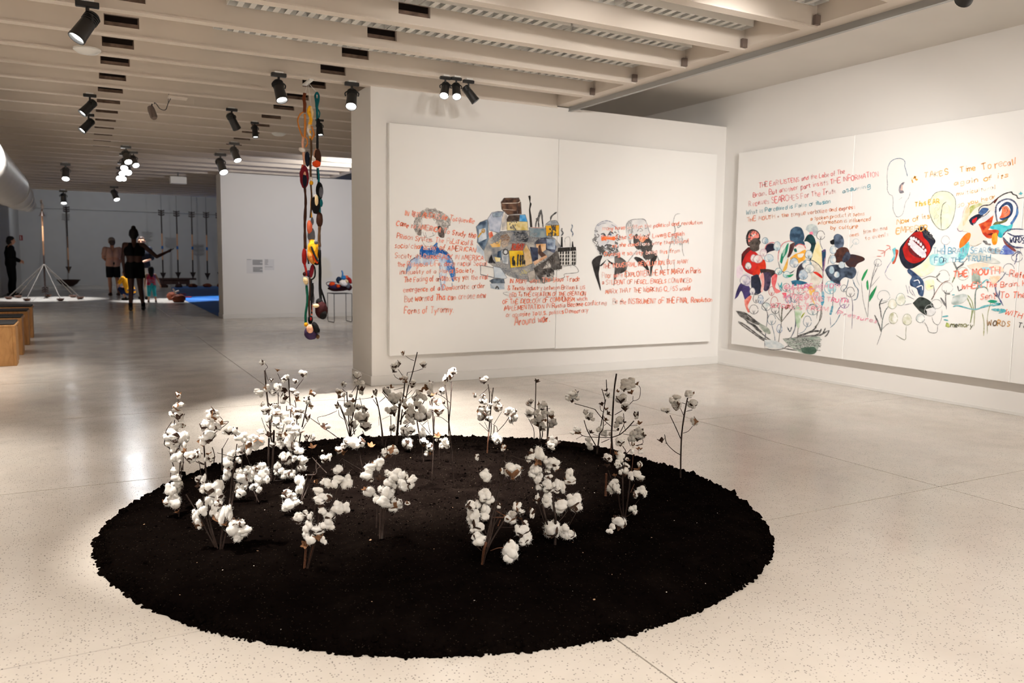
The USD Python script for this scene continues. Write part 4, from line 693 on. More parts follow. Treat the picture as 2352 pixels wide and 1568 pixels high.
for x, y, rx, ry, c, fc in ((145, 850, 68, 58, '8A9AA2', None), (240, 940, 46, 52, '9AA68A', 'DAD8BE'), (330, 890, 52, 66, '6A8A8A', 'CCD0B8'), (250, 1095, 46, 60, '8A8E62', 'B5B690'), (400, 1110, 50, 60, '8A8E72', 'C9CAAE'), (545, 1095, 46, 48, '6A7A7E', 'BCC8C8'), (650, 1010, 60, 60, '8A9092', None), (820, 245, 46, 48, '9A96A2', None), (800, 640, 66, 70, '9AA09A', None), (720, 940, 60, 50, '9AA6A6', None), (1010, 610, 66, 70, '8A9A86', None), (840, 760, 60, 56, 'B0B6B6', None), (1510, 560, 62, 60, '3A4A6A', None), (1600, 420, 60, 60, '2A3A6A', None)):
    P.loop(N, *K([x, y])[0], rx / 4.753, ry / 4.753, 1.1, c, .35, .2, fc)
P.fill(N, K([0, 880, 0, 830, 40, 780, 70, 740, 40, 830, 15, 880]), '1F7A4A', '2F9A62', 6., 1.8); P.fill(N, K([1275, 910, 1320, 895, 1385, 910, 1330, 930]), '1F8A6A', '2FA68A', 5., 1.8)
P.line(N, K([805, 290, 812, 350, 800, 480, 770, 520]), 2.6, '2A8AB2', .2)
# teal and grey washes
N = 'teal_wash'
P.fill(N, K([640, 420, 700, 390, 830, 400, 1000, 360, 1040, 420, 980, 470, 840, 490, 780, 520, 660, 510]), '8AD0D8', 'DDEDEC', 12., 2.4, fade=.35); P.fill(N, K([980, 330, 1050, 260, 1085, 290, 1060, 390, 1010, 450, 960, 440]), '2AB2BE', '8AD6D6', 8., 2., fade=.1)
P.fill(N, K([1060, 400, 1200, 380, 1330, 430, 1420, 490, 1340, 500, 1180, 470, 1060, 450]), 'AAB2AE', 'DCDCD4', 10., 2.6, fade=.35, stretch=(3, 1)); P.fill(N, K([1280, 330, 1420, 350, 1440, 380, 1330, 390]), '7A7A7E', 'BEBEBE', 8., 2.4, fade=.2)
P.fill(N, K([1110, 570, 1180, 590, 1200, 680, 1180, 720, 1110, 700]), '4A6A5A', '9AAEA0', 8., 2.4, fade=.3); P.fill(N, K([1050, 520, 1200, 490, 1420, 530, 1440, 590, 1250, 560, 1120, 570]), 'E2C9B0', 'F0E4D6', 12., 2.6, fade=.35); P.fill(N, K([1200, 545, 1280, 540, 1330, 560, 1240, 570]), 'A2D2E2', None, 6, 2.4)
P.fill(N, K([1300, 640, 1420, 640, 1360, 720, 1320, 700]), 'F0C49E', 'F6DEC6', 8., 2.4); P.fill(N, K([900, 860, 1010, 830, 1060, 860, 1000, 930, 890, 940]), '9AAAA6', 'D6DCDA', 10., 2.6, fade=.4)
for q, w_ in (([900, 970, 960, 960, 1140, 1000, 1250, 960, 1380, 950], 2.6), ([1130, 1000, 1260, 970, 1340, 940], 2.), ([1320, 1000, 1440, 1010, 1480, 1020], 6.), ([1400, 1040, 1480, 1010], 5.), ([1330, 960, 1420, 940, 1350, 930], 3.4), ([1170, 760, 1260, 680, 1290, 690], 3.), ([1180, 760, 1250, 750], 2.6), ([780, 1080, 850, 1070], 3.), ([800, 1110, 850, 1120], 3.), ([890, 840, 920, 840], 2.)): P.line(N, K(q), w_, '2AA6B2', .2)
P.fill(N, K([830, 1140, 860, 1160, 860, 1195, 820, 1180]), '7A9A3A', 'C2C67A', 5., 2.)
# profile head with the great ear and its speech
N = 'profile_head'
P.fill(N, G([1120, 1020, 1150, 970, 1180, 900, 1200, 800, 1240, 740, 1340, 700, 1450, 690, 1560, 700, 1600, 760, 1560, 900, 1500, 1000, 1520, 1120, 1470, 1180, 1400, 1230, 1320, 1260, 1270, 1240, 1290, 1130, 1240, 1080, 1190, 1070, 1140, 1060]), 'EADACC', 'DAD8D2', 20., 2.6)
P.fill(N, G([1250, 820, 1290, 750, 1400, 710, 1440, 730, 1340, 780, 1270, 870]), '9AA43A', 'CCCBA2', 8., 2.2); P.fill(N, G([1190, 880, 1240, 760, 1280, 800, 1240, 940, 1190, 1000]), 'F2C9A2', 'EFDCCB', 10., 2.4)
P.line(N, G([1115, 1025, 1130, 1060, 1165, 1070, 1195, 1050]), 1.6, '8A6A8A', .25); P.line(N, G([1270, 1240, 1340, 1260, 1430, 1220]), 1.2, '9A9072', .35); P.line(N, G([1180, 900, 1200, 800, 1250, 735, 1400, 690]), 1.2, 'DDA8A0', .3)
P.fill(N, G([1265, 930, 1300, 890, 1380, 850, 1450, 860, 1400, 920, 1330, 990, 1290, 980]), '141A2E', '2A3450', 6., 1.8); P.fill(N, G([1310, 920, 1370, 890, 1350, 950, 1310, 960]), 'C2161E', None, 5, 1.8)
P.fill(N, G([1320, 980, 1400, 900, 1500, 840, 1580, 800, 1600, 850, 1540, 900, 1440, 950, 1350, 1000]), 'E6E6E4', 'CFD2D6', 10., 2.); P.fill(N, G([1390, 830, 1440, 770, 1520, 780, 1480, 840, 1420, 860]), '2A4A7A', '4A6A9A', 6., 1.8)
P.fill(N, G([1390, 980, 1480, 940, 1560, 880, 1580, 880, 1550, 1000, 1520, 1050, 1640, 1050, 1655, 1100, 1620, 1140, 1520, 1160, 1450, 1110, 1420, 1040]), 'B5301A', 'DC6A3A', 9., 2.); P.fill(N, G([1500, 1110, 1570, 1090, 1560, 1120]), '5A1A12', None, 5, 2)
P.fill(N, G([1140, 1260, 1160, 1180, 1230, 1100, 1285, 1095, 1280, 1160, 1220, 1240, 1155, 1285]), 'DC5A0E', 'F0862E', 8., 2.); P.fill(N, G([1565, 1110, 1620, 1090, 1635, 1160, 1620, 1230, 1580, 1240, 1560, 1190]), 'F28A12', 'F8AA3A', 7., 2.)
P.line(N, G([1390, 850, 1400, 780, 1450, 740, 1530, 730, 1580, 690, 1640, 640, 1720, 590, 1810, 565, 1830, 590, 1880, 610, 1900, 645, 1971, 635]), 2.6, '14141A', .1)
P.fill(N, G([1580, 690, 1640, 635, 1640, 650, 1600, 710]), '5A2A22', None, 5, 1.8); P.line(N, G([1320, 990, 1400, 905, 1480, 860, 1540, 800]), 1.8, '14141A', .15)
ear = G([1610, 830, 1620, 740, 1680, 680, 1770, 655, 1850, 690, 1890, 760, 1880, 850, 1840, 920, 1800, 1000, 1720, 1010, 1640, 960])
P.fill(N, ear, 'F0EEF0', 'E2E4EA', 12., 2.4); P.line(N, ear + ear[:1], 3.6, '16305E', .15, False)
P.fill(N, G([1650, 780, 1700, 720, 1760, 690, 1820, 720, 1835, 800, 1800, 880, 1720, 930, 1660, 910, 1700, 880, 1770, 860, 1800, 790, 1760, 730, 1700, 760, 1660, 820]), '1A2A4E', '34507A', 6., 1.8)
P.fill(N, G([1690, 760, 1750, 745, 1790, 790, 1790, 850, 1730, 890, 1660, 900, 1680, 860, 1690, 810]), 'E2603A', 'F2906A', 6., 1.8); P.line(N, G([1710, 780, 1750, 770, 1760, 820, 1720, 850]), 1.6, '8A2A1A', .2)
P.fill(N, G([1570, 990, 1610, 950, 1680, 940, 1770, 900, 1740, 950, 1640, 980]), '4A4A2A', '7A7A4A', 6., 1.8)
P.fill(N, G([1530, 1010, 1640, 980, 1760, 1000, 1830, 970, 1800, 1060, 1720, 1080, 1690, 1150, 1640, 1130, 1650, 1060, 1560, 1040]), '1AA8B6', '5ACAD2', 8., 2.); P.fill(N, G([1880, 760, 1905, 830, 1860, 930, 1820, 980, 1800, 960, 1860, 880]), '2A5A9A', '5A86BA', 6., 1.8)
P.fill(N, G([1700, 1130, 1760, 1080, 1971, 1060, 1971, 1270, 1900, 1280, 1800, 1230]), 'F2F0EE', 'E6E6EA', 12., 2.6)
for q, w_ in (([1700, 1130, 1760, 1060, 1850, 1040, 1971, 1045], 2.6), ([1760, 1090, 1850, 1130, 1971, 1125], 3.2), ([1700, 1140, 1760, 1210, 1850, 1270, 1971, 1280], 3.4)): P.line(N, G(q), w_, '16285A', .15)
P.fill(N, G([1700, 1160, 1760, 1230, 1850, 1290, 1870, 1330, 1800, 1300, 1730, 1230]), '6A2A32', '8A4A4A', 6., 1.8); P.fill(N, G([1660, 1360, 1720, 1250, 1790, 1290, 1850, 1350, 1760, 1370]), '2A4AAA', '6A86CA', 8., 2., fade=.1)
P.line(N, G([1450, 1190, 1500, 1230, 1550, 1240]), 4., '1A1A1E', .2); P.line(N, G([1500, 1230, 1480, 1190]), 4., '1A1A1E', .2); P.text(N, 'WORDS', G([1790, 1215])[0], G([1971, 1225])[0], 13, '16285A', 2.2, .1)
P.line(N, G([1905, 590, 1960, 580]), 3., '2AA6B2', .2); P.line(N, G([1930, 560, 1940, 605]), 3., '2AA6B2', .2)
# handwriting
def T2(part, s, a, b, cap, c, w_=1.6, fade=.7, c2=None): P.text(part, s, a, b, cap, c, w_, fade, c2)
PK, TE, OR, YE, RO = 'F06A6E', '3A9AAE', 'E8862E', 'F2A82A', 'F0633A'
T2('pink_lettering', 'THE EAR LISTENS and the Lobe of The', (1744, 431), (1941, 399), 10, PK, 1.5, .85); T2('pink_lettering', 'Brain, But another part insists THE INFORMATION', (1730, 453), (2018, 404), 11, PK, 1.6, .8); T2('pink_lettering', 'Receives SEARCHES For The Truth', (1721, 474), (1921, 444), 12, PK, 1.7, .8)
T2('teal_lettering', 'assuming', (1936, 443), (1998, 430), 9, TE, 1.7, .85); T2('teal_lettering', 'What is Perceived is False or illusion', (1714, 493), (1908, 466), 9.5, TE, 1.7, .7)
T2('orange_lettering', 'THE MOUTH + the tongue verbalize and express', (1716, 509), (1965, 479), 9, OR, 1.6, .75, 'E26A3A'); T2('orange_lettering', 'a spoken product it seems', (1862, 506), (1986, 494), 8.5, OR, 1.4, .85); T2('orange_lettering', 'information is influenced', (1879, 516), (2000, 507), 8.5, OR, 1.6, .75); T2('orange_lettering', 'by culture', (1908, 527), (1970, 524), 9, OR, 1.5, .75)
T2('orange_lettering', 'comes', (1947, 544), (1973, 541), 8, 'F0A27A', 1.3, .85); T2('orange_lettering', 'from the mind', (1984, 537), (2038, 527), 9, 'F0A27A', 1.4, .8); T2('orange_lettering', 'to events', (1988, 552), (2042, 541), 9, 'F0A27A', 1.4, .8)
T2('yellow_lettering', 'it', (2096, 420), (2109, 411), 12, YE, 2.4, .2); T2('yellow_lettering', 'TAKES', (2124, 409), (2178, 401), 12, YE, 2., .7); T2('yellow_lettering', 'Time', (2206, 395), (2241, 391), 12, YE, 1.9, .7); T2('yellow_lettering', 'To recall', (2256, 390), (2332, 378), 15, YE, 2.2, .6, 'F08A3A'); T2('yellow_lettering', 'again of its', (2193, 426), (2316, 407), 11, YE, 2., .7); T2('yellow_lettering', 'multicultural', (2198, 449), (2286, 434), 9, YE, 1.5, .85); T2('yellow_lettering', 'do you hear', (2199, 477), (2288, 455), 10, YE, 1.6, .75)
T2('yellow_lettering', 'This EAR', (2102, 474), (2160, 467), 11, 'F4BE1A', 2.2, .5); T2('yellow_lettering', 'Now of its', (2060, 515), (2136, 501), 11, YE, 2.1, .55); T2('yellow_lettering', 'EMPEROR', (2060, 537), (2131, 528), 12, YE, 2.3, .5)
T2('teal_lettering', 'THE BRAIN SEARCHES', (2143, 583), (2306, 580), 12, '3A9ABE', 2., .6); T2('teal_lettering', 'FOR THE TRUTH', (2147, 605), (2274, 598), 12, '2A8AAE', 2.1, .45)
T2('red_lettering', 'THE MOUTH', (2190, 636), (2296, 628), 14, RO, 2.6, .4); T2('red_lettering', 'Refe', (2320, 636), (2356, 638), 14, RO, 2.6, .35); T2('red_lettering', 'WHEN The Brain, h', (2209, 663), (2356, 656), 12, RO, 2.1, .55); T2('red_lettering', 'Sent To The', (2252, 686), (2356, 683), 14, RO, 2.4, .5); T2('red_lettering', 'WITH', (2309, 721), (2345, 731), 12, RO, 1.7, .5)
T2('black_lettering', 'WORDS', (2268, 748), (2320, 749), 13, '3A2E22', 2.2, .4, 'E8A23A'); T2('black_lettering', 'To', (2338, 752), (2358, 754), 13, '1E1E1E', 2.2, .3); T2('black_lettering', 'memory', (2183, 750), (2234, 752), 11, '1A1A14', 2., .25, '8A8A3A')
T2('pink_lettering', 'CULTURE MEMORY', (1802, 664), (1932, 660), 9, 'EE4F9A', 1.6, .6); T2('pink_lettering', 'WRITES THE TRUTH', (1800, 684), (1948, 696), 9, 'EE4F8A', 1.6, .65); T2('pink_lettering', 'STORIES FROM', (1770, 706), (1900, 714), 9, 'F0507A', 1.6, .65); T2('pink_lettering', 'Pressures', (1925, 722), (2014, 742), 9, 'F0709A', 1.5, .55)
P.build(t)
# ---------------------------------------------------------------- the round bed of dark soil
RIM = [(215, 1262), (222, 1230), (262, 1185), (330, 1136), (380, 1107), (440, 1081), (500, 1058), (560, 1037), (640, 1014), (740, 1001), (800, 998), (900, 995), (1000, 994), (1100, 996), (1200, 1000), (1290, 1004), (1340, 1010), (1400, 1026), (1470, 1044), (1540, 1067), (1600, 1085), (1660, 1115), (1710, 1150), (1750, 1192), (1772, 1240), (1770, 1280), (1740, 1320), (1690, 1355), (1640, 1385), (1560, 1420), (1480, 1447), (1400, 1468), (1300, 1487), (1200, 1497), (1100, 1504), (990, 1509), (880, 1507), (760, 1498), (650, 1485), (560, 1467), (460, 1444), (400, 1421), (340, 1395), (290, 1365), (250, 1330), (225, 1298)]
rim3 = []
for x, y in RIM:
    k = np.clip((1262 - y) / 240, 0, 1); rim3.append(on_z(x, y, .045 * k)[:2])
SC = np.array([1.62, 3.60]); rim3 = np.array(rim3) - SC
_th, _rr = np.arctan2(rim3[:, 1], rim3[:, 0]), np.hypot(rim3[:, 0], rim3[:, 1]); _rr = _rr + .035 * np.clip((rim3 @ FWD[:2]) / 1.5, 0, 1)
_o = np.argsort(_th); _th, _rr = _th[_o], _rr[_o]
_th3, _rr3 = np.r_[_th - 2 * PI, _th, _th + 2 * PI], np.r_[_rr, _rr, _rr]
from scipy.ndimage import gaussian_filter1d
_fine = np.linspace(-2 * PI, 2 * PI, 1441); _rf = gaussian_filter1d(np.interp(_fine, _th3, _rr3), 9)
def rim_r(th): return np.interp((np.asarray(th) + PI) % (2 * PI) - PI, _fine, _rf)
def soil_h(X, Y, fine=True):
    X, Y = np.asarray(X, float), np.asarray(Y, float); dx, dy = X - SC[0], Y - SC[1]
    d = np.maximum(rim_r(np.arctan2(dy, dx)) - np.hypot(dx, dy), 0)
    h = .040 * (1 - np.exp(-d / .055)) + .035 * (1 - np.exp(-d / .7))
    if fine:
        q = np.stack([X, Y, np.zeros_like(X)], -1); k = np.clip(d / .05, 0, 1)
        h = h + k * (.020 * (meshkit.fbm(q * 3.5, 3, 3) - .5) + .010 * (meshkit.fbm(q * 19., 3, 5) - .5) + .007 * (meshkit.noise(q * 70., 9) - .5))
    return h
def on_soil(x, y):
    z = .05
    for _ in range(6): p = on_z(x, y, z); z = float(soil_h(p[0], p[1], False))
    return np.array([p[0], p[1], float(soil_h(p[0], p[1]))])
look('soil', {'g': ('geometry', {}), 'n': ('noise_texture', {'scale': 6., 'detail': 8., 'roughness': .7}), 'c': ('rgb_ramp', {'ramp': [(.3, (.0032, .0020, .0017)), (.55, (.0062, .0041, .0034)), (.8, (.0125, .0085, .0068))]}),
     'v': ('voronoi_texture', {'scale': 260.}), 'sp': ('separate_color', {}), 'k': ('math', {'math_type': 'greater_than', 'value2': .985}), 'm': ('mix_color', {'b': (.035, .026, .02)}),
     'bn': ('noise_texture', {'scale': 210., 'detail': 6., 'roughness': .75}), 'b': ('bump', {'strength': 1., 'distance': .012}), 'p': ('principled_bsdf', {'roughness': 1., 'specular_ior_level': .0})},
     [('g.position', 'n.vector'), ('n.fac', 'c.fac'), ('g.position', 'v.vector'), ('v.color', 'sp.color'), ('sp.r', 'k.value1'), ('k.value', 'm.fac'), ('c.color', 'm.a'), ('m.result', 'p.base_color'), ('g.position', 'bn.vector'), ('bn.fac', 'b.height'), ('b.normal', 'p.normal')])
plain('dry_chip', (.42, .26, .15), .8); plain('pale_chip', (.55, .47, .40), .8)
bed = thing('soil_bed', 'round low bed of dark crumbly soil on the pale floor, planted with cotton', 'soil', (SC[0], SC[1], 0))
nt, nr = 720, 150
th = np.linspace(-PI, PI, nt, endpoint=False); R = rim_r(th) + .010 * (meshkit.noise(np.c_[np.cos(th) * 40, np.sin(th) * 40, th * 0], 2) - .5) * 2 + .012 * (meshkit.noise(np.c_[np.cos(th) * 13, np.sin(th) * 13, th * 0], 7) - .5)
u = np.r_[np.linspace(0, .93, nr - 40), np.linspace(.935, 1, 40)]
X, Y = SC[0] + u[:, None] * R * np.cos(th), SC[1] + u[:, None] * R * np.sin(th)
Z = soil_h(X, Y); Z[-1] = .0005; v = np.stack([X, Y, np.maximum(Z, .0005)], -1).reshape(-1, 3)
i, j = np.meshgrid(np.arange(nr - 1), np.arange(nt), indexing='ij')
q = np.stack([i * nt + j, (i + 1) * nt + j, (i + 1) * nt + (j + 1) % nt, i * nt + (j + 1) % nt], -1).reshape(-1, 4)
obj('soil_surface', (v, np.vstack([q[:, [0, 1, 2]], q[:, [0, 2, 3]]])), 'soil', bed, smooth=True)
rng = np.random.default_rng(5); ico = trimesh.creation.icosahedron(); iv, ifc = np.array(ico.vertices), np.array(ico.faces)
def scatter(n, inner, size, mat, name, flat=1., zoff=0.):
    V, Fc = [], []
    for k in range(n):
        a = rng.uniform(-PI, PI); r = rim_r(a) * (1 - abs(rng.normal(0, .012)) + rng.normal(0, .004) if inner else math.sqrt(rng.random()) * .985)
        x, y = SC[0] + r * math.cos(a), SC[1] + r * math.sin(a); s = size * rng.lognormal(0, .5) * (1 if inner else .8); M = trimesh.transformations.random_rotation_matrix(rng.random(3))[:3, :3]
        w = (iv * rng.uniform(.55, 1.2, (12, 1))) @ M.T * np.array([1, 1, flat]) * s; V.append(w + [x, y, max(float(soil_h(x, y)), .0) + s * (.25 + zoff)]); Fc.append(ifc + 12 * k)
    obj(name, (np.vstack(V), np.vstack(Fc)), mat, bed, kind='stuff')
scatter(5200, True, .0055, 'soil', 'rim_crumbs'); scatter(5200, False, .0042, 'soil', 'loose_crumbs')
scatter(70, False, .0032, 'dry_chip', 'husk_chips', .4); scatter(70, False, .0026, 'pale_chip', 'pale_chips', .5)
# ---------------------------------------------------------------- cotton plants: each stem, branch, boll and bur a part
look('lint', {'g': ('geometry', {}), 'n': ('noise_texture', {'scale': 60., 'detail': 4.}), 'c': ('rgb_ramp', {'ramp': [(.25, (.80, .755, .69)), (.6, (.90, .875, .84))]}), 'bn': ('noise_texture', {'scale': 420., 'detail': 5., 'roughness': .7}), 'b': ('bump', {'strength': .55, 'distance': .004}),
     'p': ('principled_bsdf', {'roughness': .95, 'specular_ior_level': .1, 'sheen_weight': .35, 'sheen_roughness': .4, 'diffuse_roughness': .8}), 't': ('translucent_bsdf', {'color': (.88, .84, .78)}), 'm': ('mix_closure', {'fac': .22})},
     [('g.position', 'n.vector'), ('n.fac', 'c.fac'), ('c.color', 'p.base_color'), ('g.position', 'bn.vector'), ('bn.fac', 'b.height'), ('b.normal', 'p.normal'), ('p.BSDF', 'm.closure1'), ('t.BSDF', 'm.closure2')], 'm.closure')
plain('lint_fuzz', (.92, .89, .85), .9, .1)
def brown(name, a, b, rough=.7):
    look(name, {'g': ('geometry', {}), 'n': ('noise_texture', {'scale': 130., 'detail': 5.}), 'c': ('rgb_ramp', {'ramp': [(.3, a), (.7, b)]}), 'b': ('bump', {'strength': .4, 'distance': .003}), 'p': ('principled_bsdf', {'roughness': rough, 'specular_ior_level': .3})},
         [('g.position', 'n.vector'), ('n.fac', 'c.fac'), ('c.color', 'p.base_color'), ('n.fac', 'b.height'), ('b.normal', 'p.normal')])
brown('bur_dark', (.030, .014, .009), (.085, .042, .024)); brown('bur_tan', (.11, .045, .018), (.25, .12, .052)); brown('stem_bark', (.012, .0065, .005), (.034, .017, .011)); brown('stem_red', (.06, .022, .011), (.13, .05, .024))
def view_axes(p):
    f = np.asarray(p, float) - CAM; f[2] = 0; f /= np.linalg.norm(f); return np.cross(f, [0, 0, 1.]), np.array([0, 0, 1.]), f
def lint_mesh(c, rx, ry, rg, ax, sub):
    """a tuft: union of lobes seen from its middle, plus fine lumps"""
    d = np.array(trimesh.creation.icosphere(subdivisions=sub).vertices); f = np.array(trimesh.creation.icosphere(subdivisions=sub).faces)
    n = rg.integers(5, 9); R = np.full(len(d), .46)
    for k in range(n):
        u = rg.normal(size=3); u /= np.linalg.norm(u); o = u * rg.uniform(.44, .66); s = rg.uniform(.34, .54)
        b = d @ o; disc = b * b - (o @ o - s * s); R = np.maximum(R, np.where(disc > 0, b + np.sqrt(np.maximum(disc, 0)), 0))
    # soften the creases a little
    R = R * (1 + .20 * (meshkit.fbm(d * 2.6 + rg.uniform(0, 50), 3, int(rg.integers(99))) - .5) + .16 * (meshkit.noise(d * 8. + rg.uniform(0, 50)) - .5))
    w = d * R[:, None]; lo, hi = w.min(0), w.max(0); w = (w - (lo + hi) / 2) / ((hi - lo) / 2); rd = (rx + ry) / 2 * .95
    return c + (w[:, :1] * rx) * ax[0] + (w[:, 2:] * ry) * ax[1] + (w[:, 1:2] * rd) * ax[2], f
def bur_mesh(c, r, axis, splay, rg, n=None, length=1.35):
    """dried carpels around a short receptacle; axis points away from the stem"""
    axis = axis / np.linalg.norm(axis); e = np.cross(axis, [.3, .2, .9]); e /= np.linalg.norm(e); g = np.cross(axis, e); n = n or int(rg.integers(4, 6)); V, Fc, k = [], [], 0; a0 = rg.uniform(0, 6.28); nu, nv = 7, 5
    for q in range(n):
        a = a0 + q * 2 * PI / n + rg.uniform(-.15, .15); sp = splay * rg.uniform(.75, 1.25); L = length * rg.uniform(.85, 1.15); u = np.linspace(0, 1, nu)[:, None]; vv = np.linspace(-1, 1, nv)[None, :]
        rad = r * (.14 + (.62 + .2 * sp) * np.sin(u * PI * (.62 - .16 * sp)) + sp * .55 * u ** 2); hh = r * L * (u - .28 * sp * u ** 2 * 1.2) - .55 * r
        wid = r * .50 * (np.sin(np.clip(u * .93 + .05, 0, 1) * PI) ** .8) * (1 - .15 * u); off = vv * wid; cup = .35 * vv ** 2 * wid
        P0 = (rad - cup)[..., None] * (math.cos(a) * e + math.sin(a) * g) + off[..., None] * (-math.sin(a) * e + math.cos(a) * g) + (hh + 0 * vv)[..., None] * axis
        outer = P0.reshape(-1, 3) + c; inner = (P0 - .035 * r * (math.cos(a) * e + math.sin(a) * g)).reshape(-1, 3) + c
        i, j = np.meshgrid(np.arange(nu - 1), np.arange(nv - 1), indexing='ij'); o = np.stack([i * nv + j, (i + 1) * nv + j, (i + 1) * nv + j + 1, i * nv + j + 1], -1).reshape(-1, 4); t = np.vstack([o[:, [0, 1, 2]], o[:, [0, 2, 3]]])
        V += [outer, inner]; Fc += [t + k, t[:, ::-1] + k + nu * nv]; k += 2 * nu * nv
    b = trimesh.creation.icosphere(subdivisions=1, radius=r * .24); V.append(np.array(b.vertices) + c - axis * r * .5); Fc.append(np.array(b.faces) + k)
    return np.vstack(V), np.vstack(Fc)
def fuzz(mesh, rg, n, L):
    """short loose fibres standing off a tuft"""
    v, f, nn = meshkit.arrays(mesh, True); idx = rg.integers(len(v), size=n); p0 = v[idx] - nn[idx] * .001; d = nn[idx] + rg.normal(0, .65, (n, 3)); d /= np.linalg.norm(d, axis=1, keepdims=True); l = L * rg.uniform(.4, 1.3, (n, 1))
    return np.stack([p0, p0 + d * l * .5, p0 + d * l + rg.normal(0, .35, (n, 3)) * l], 1)
DIRS = {'b': (0, -1), 't': (0, 1), 'l': (-1, 0), 'r': (1, 0)}
CROPS = {1: (360, 880, 7.84), 2: (360, 1060, 7.129), 3: (570, 820, 7.84), 4: (510, 960, 7.127), 5: (620, 1020, 5.057), 6: (740, 840, 6.03), 7: (840, 800, 7.127), 8: (860, 960, 7.84), 9: (810, 1000, 6.03), 10: (1060, 850, 7.467), 11: (1050, 1010, 5.228), 12: (1190, 1010, 5.6), 13: (1290, 850, 7.467), 14: (1370, 1020, 7.129), 15: (1500, 880, 6.817)}
def cotton_plant(label, base, text, seed, spread=.07):
    """text: lines 'crop | stems | bolls'; stem: width:x,y x,y ...; boll: x,y,rx,ry[kind]; kinds: b t l r = side of the bur, B = empty bur, C = half-closed pod, T = tan bur, else bare lint"""
    rg = np.random.default_rng(seed); B = on_soil(*base); D0 = depth_of(B); ax = view_axes(B)
    t = thing('cotton_plant', label, 'cotton plant', B, 'cotton plants in the soil bed')
    def dz(x, y):   # the plant is as deep as it is wide: a smooth offset towards or away from the eye, nothing at the foot
        k = np.clip(math.hypot(x - base[0], y - base[1]) / 60., 0, 1); return k * spread * 2.6 * (float(meshkit.fbm(np.array([x / 55., y / 70., seed * 3.7]), 2, seed)) - .5)
    def at(x, y):
        p = at_depth(x, y, D0 + dz(x, y)); return p
    curves = []
    for line in text.strip().split('\n'):
        cid, stems, bolls = [q.strip() for q in line.split('|')]; ox, oy, s = CROPS[int(cid)]
        for st in stems.split(';'):
            if not st.strip(): continue
            w, pts = st.strip().split(':'); red = w.endswith('r'); w = float(w.rstrip('r')); pp = [tuple(map(float, q.split(','))) for q in pts.split()]
            px = spline([(ox + x / s, oy + y / s) for x, y in pp], 14) if len(pp) > 2 else np.linspace(*[(ox + x / s, oy + y / s) for x, y in pp], 5)
            P3 = np.array([at(x, y) for x, y in px]); r = w / s / 2 * D0 / F; n = len(P3)
            low = P3[:, 2] < soil_h(P3[:, 0], P3[:, 1], False)
            rad = np.maximum(r * np.linspace(.92, 1.08, n) * (1 + .22 * (rg.random(n) - .5)), .0011)
            obj('stem' if w / s > 1.9 else 'branch', tube(P3, rad, 7), 'stem_red' if red else 'stem_bark', t, smooth=50)
        for bl in bolls.split(';'):
            bl = bl.strip()
            if not bl: continue
            kind = bl[-1] if bl[-1].isalpha() else ''; x, y, rx, ry = map(float, bl.rstrip('btlrBCT').split(',')); x, y = ox + x / s, oy + y / s; c = at(x, y); m_ = D0 / F / s; rx, ry = rx * m_, ry * m_; r = (rx + ry) / 2; D = D0 + dz(x, y)
            while c[2] < float(soil_h(c[0], c[1], False)) + .016 + ry and D > D0 - 1: D -= .012; c = at_depth(x, y, D)
            if kind in ('B', 'T'):
                q = rg.normal(0, .5, 3); axis = np.array([0, 0, 1.]) + q; obj('bur', bur_mesh(c, r * .95, axis, rg.uniform(.5, 1.0), rg), 'bur_tan' if kind == 'T' or rg.random() < .3 else 'bur_dark', t, smooth=60); continue
            if kind == 'C':
                l = obj('boll', lint_mesh(c, rx * .66, ry * .80, rg, ax, 2), 'lint', t, smooth=True)
                obj('bur', bur_mesh(c - [0, 0, ry * .1], r * .88, np.array([0, 0, 1.]) + rg.normal(0, .25, 3), rg.uniform(.02, .2), rg, 4, 1.75), 'bur_tan' if rg.random() < .45 else 'bur_dark', l, smooth=60); continue
            big = max(rx, ry) > .011; me = lint_mesh(c, rx, ry, rg, ax, 3 if big else 2); l = obj('boll', me, 'lint', t, smooth=True)
            curves.append(fuzz(me, rg, int(np.clip(r / .02 * 110, 24, 220)), r * .32))
            if kind in DIRS or rg.random() < .36:
                u = DIRS[kind] if kind in DIRS else (rg.uniform(-1., 1.), rg.uniform(-1.1, .2)); o = ax[0] * u[0] + ax[1] * u[1] - ax[2] * (0 if kind in DIRS else rg.uniform(-.5, .3)); o = o / np.linalg.norm(o); obj('bur', bur_mesh(c + o * r * .30 - ax[2] * r * .10, r * 1.02, -o - ax[2] * rg.uniform(-.2, .45), rg.uniform(.35, .8), rg, 5), 'bur_tan' if rg.random() < .22 else 'bur_dark', l, smooth=60)
    if curves:
        c = np.vstack(curves); p = free(t + '/lint_fibres'); g = UsdGeom.BasisCurves.Define(stage, p); g.CreateTypeAttr('linear'); g.CreateCurveVertexCountsAttr([3] * len(c)); g.CreatePointsAttr(Vt.Vec3fArray.FromNumpy((c.reshape(-1, 3) - BASE[t]).astype(np.float32)))
        g.CreateWidthsAttr(Vt.FloatArray.FromNumpy(np.tile([.0005, .0004, .0002], len(c)).astype(np.float32))); g.SetWidthsInterpolation('vertex'); UsdShade.MaterialBindingAPI.Apply(g.GetPrim()).Bind(UsdShade.Material.Get(stage, '/World/Looks/lint_fuzz')); tag(g.GetPrim(), kind='stuff')
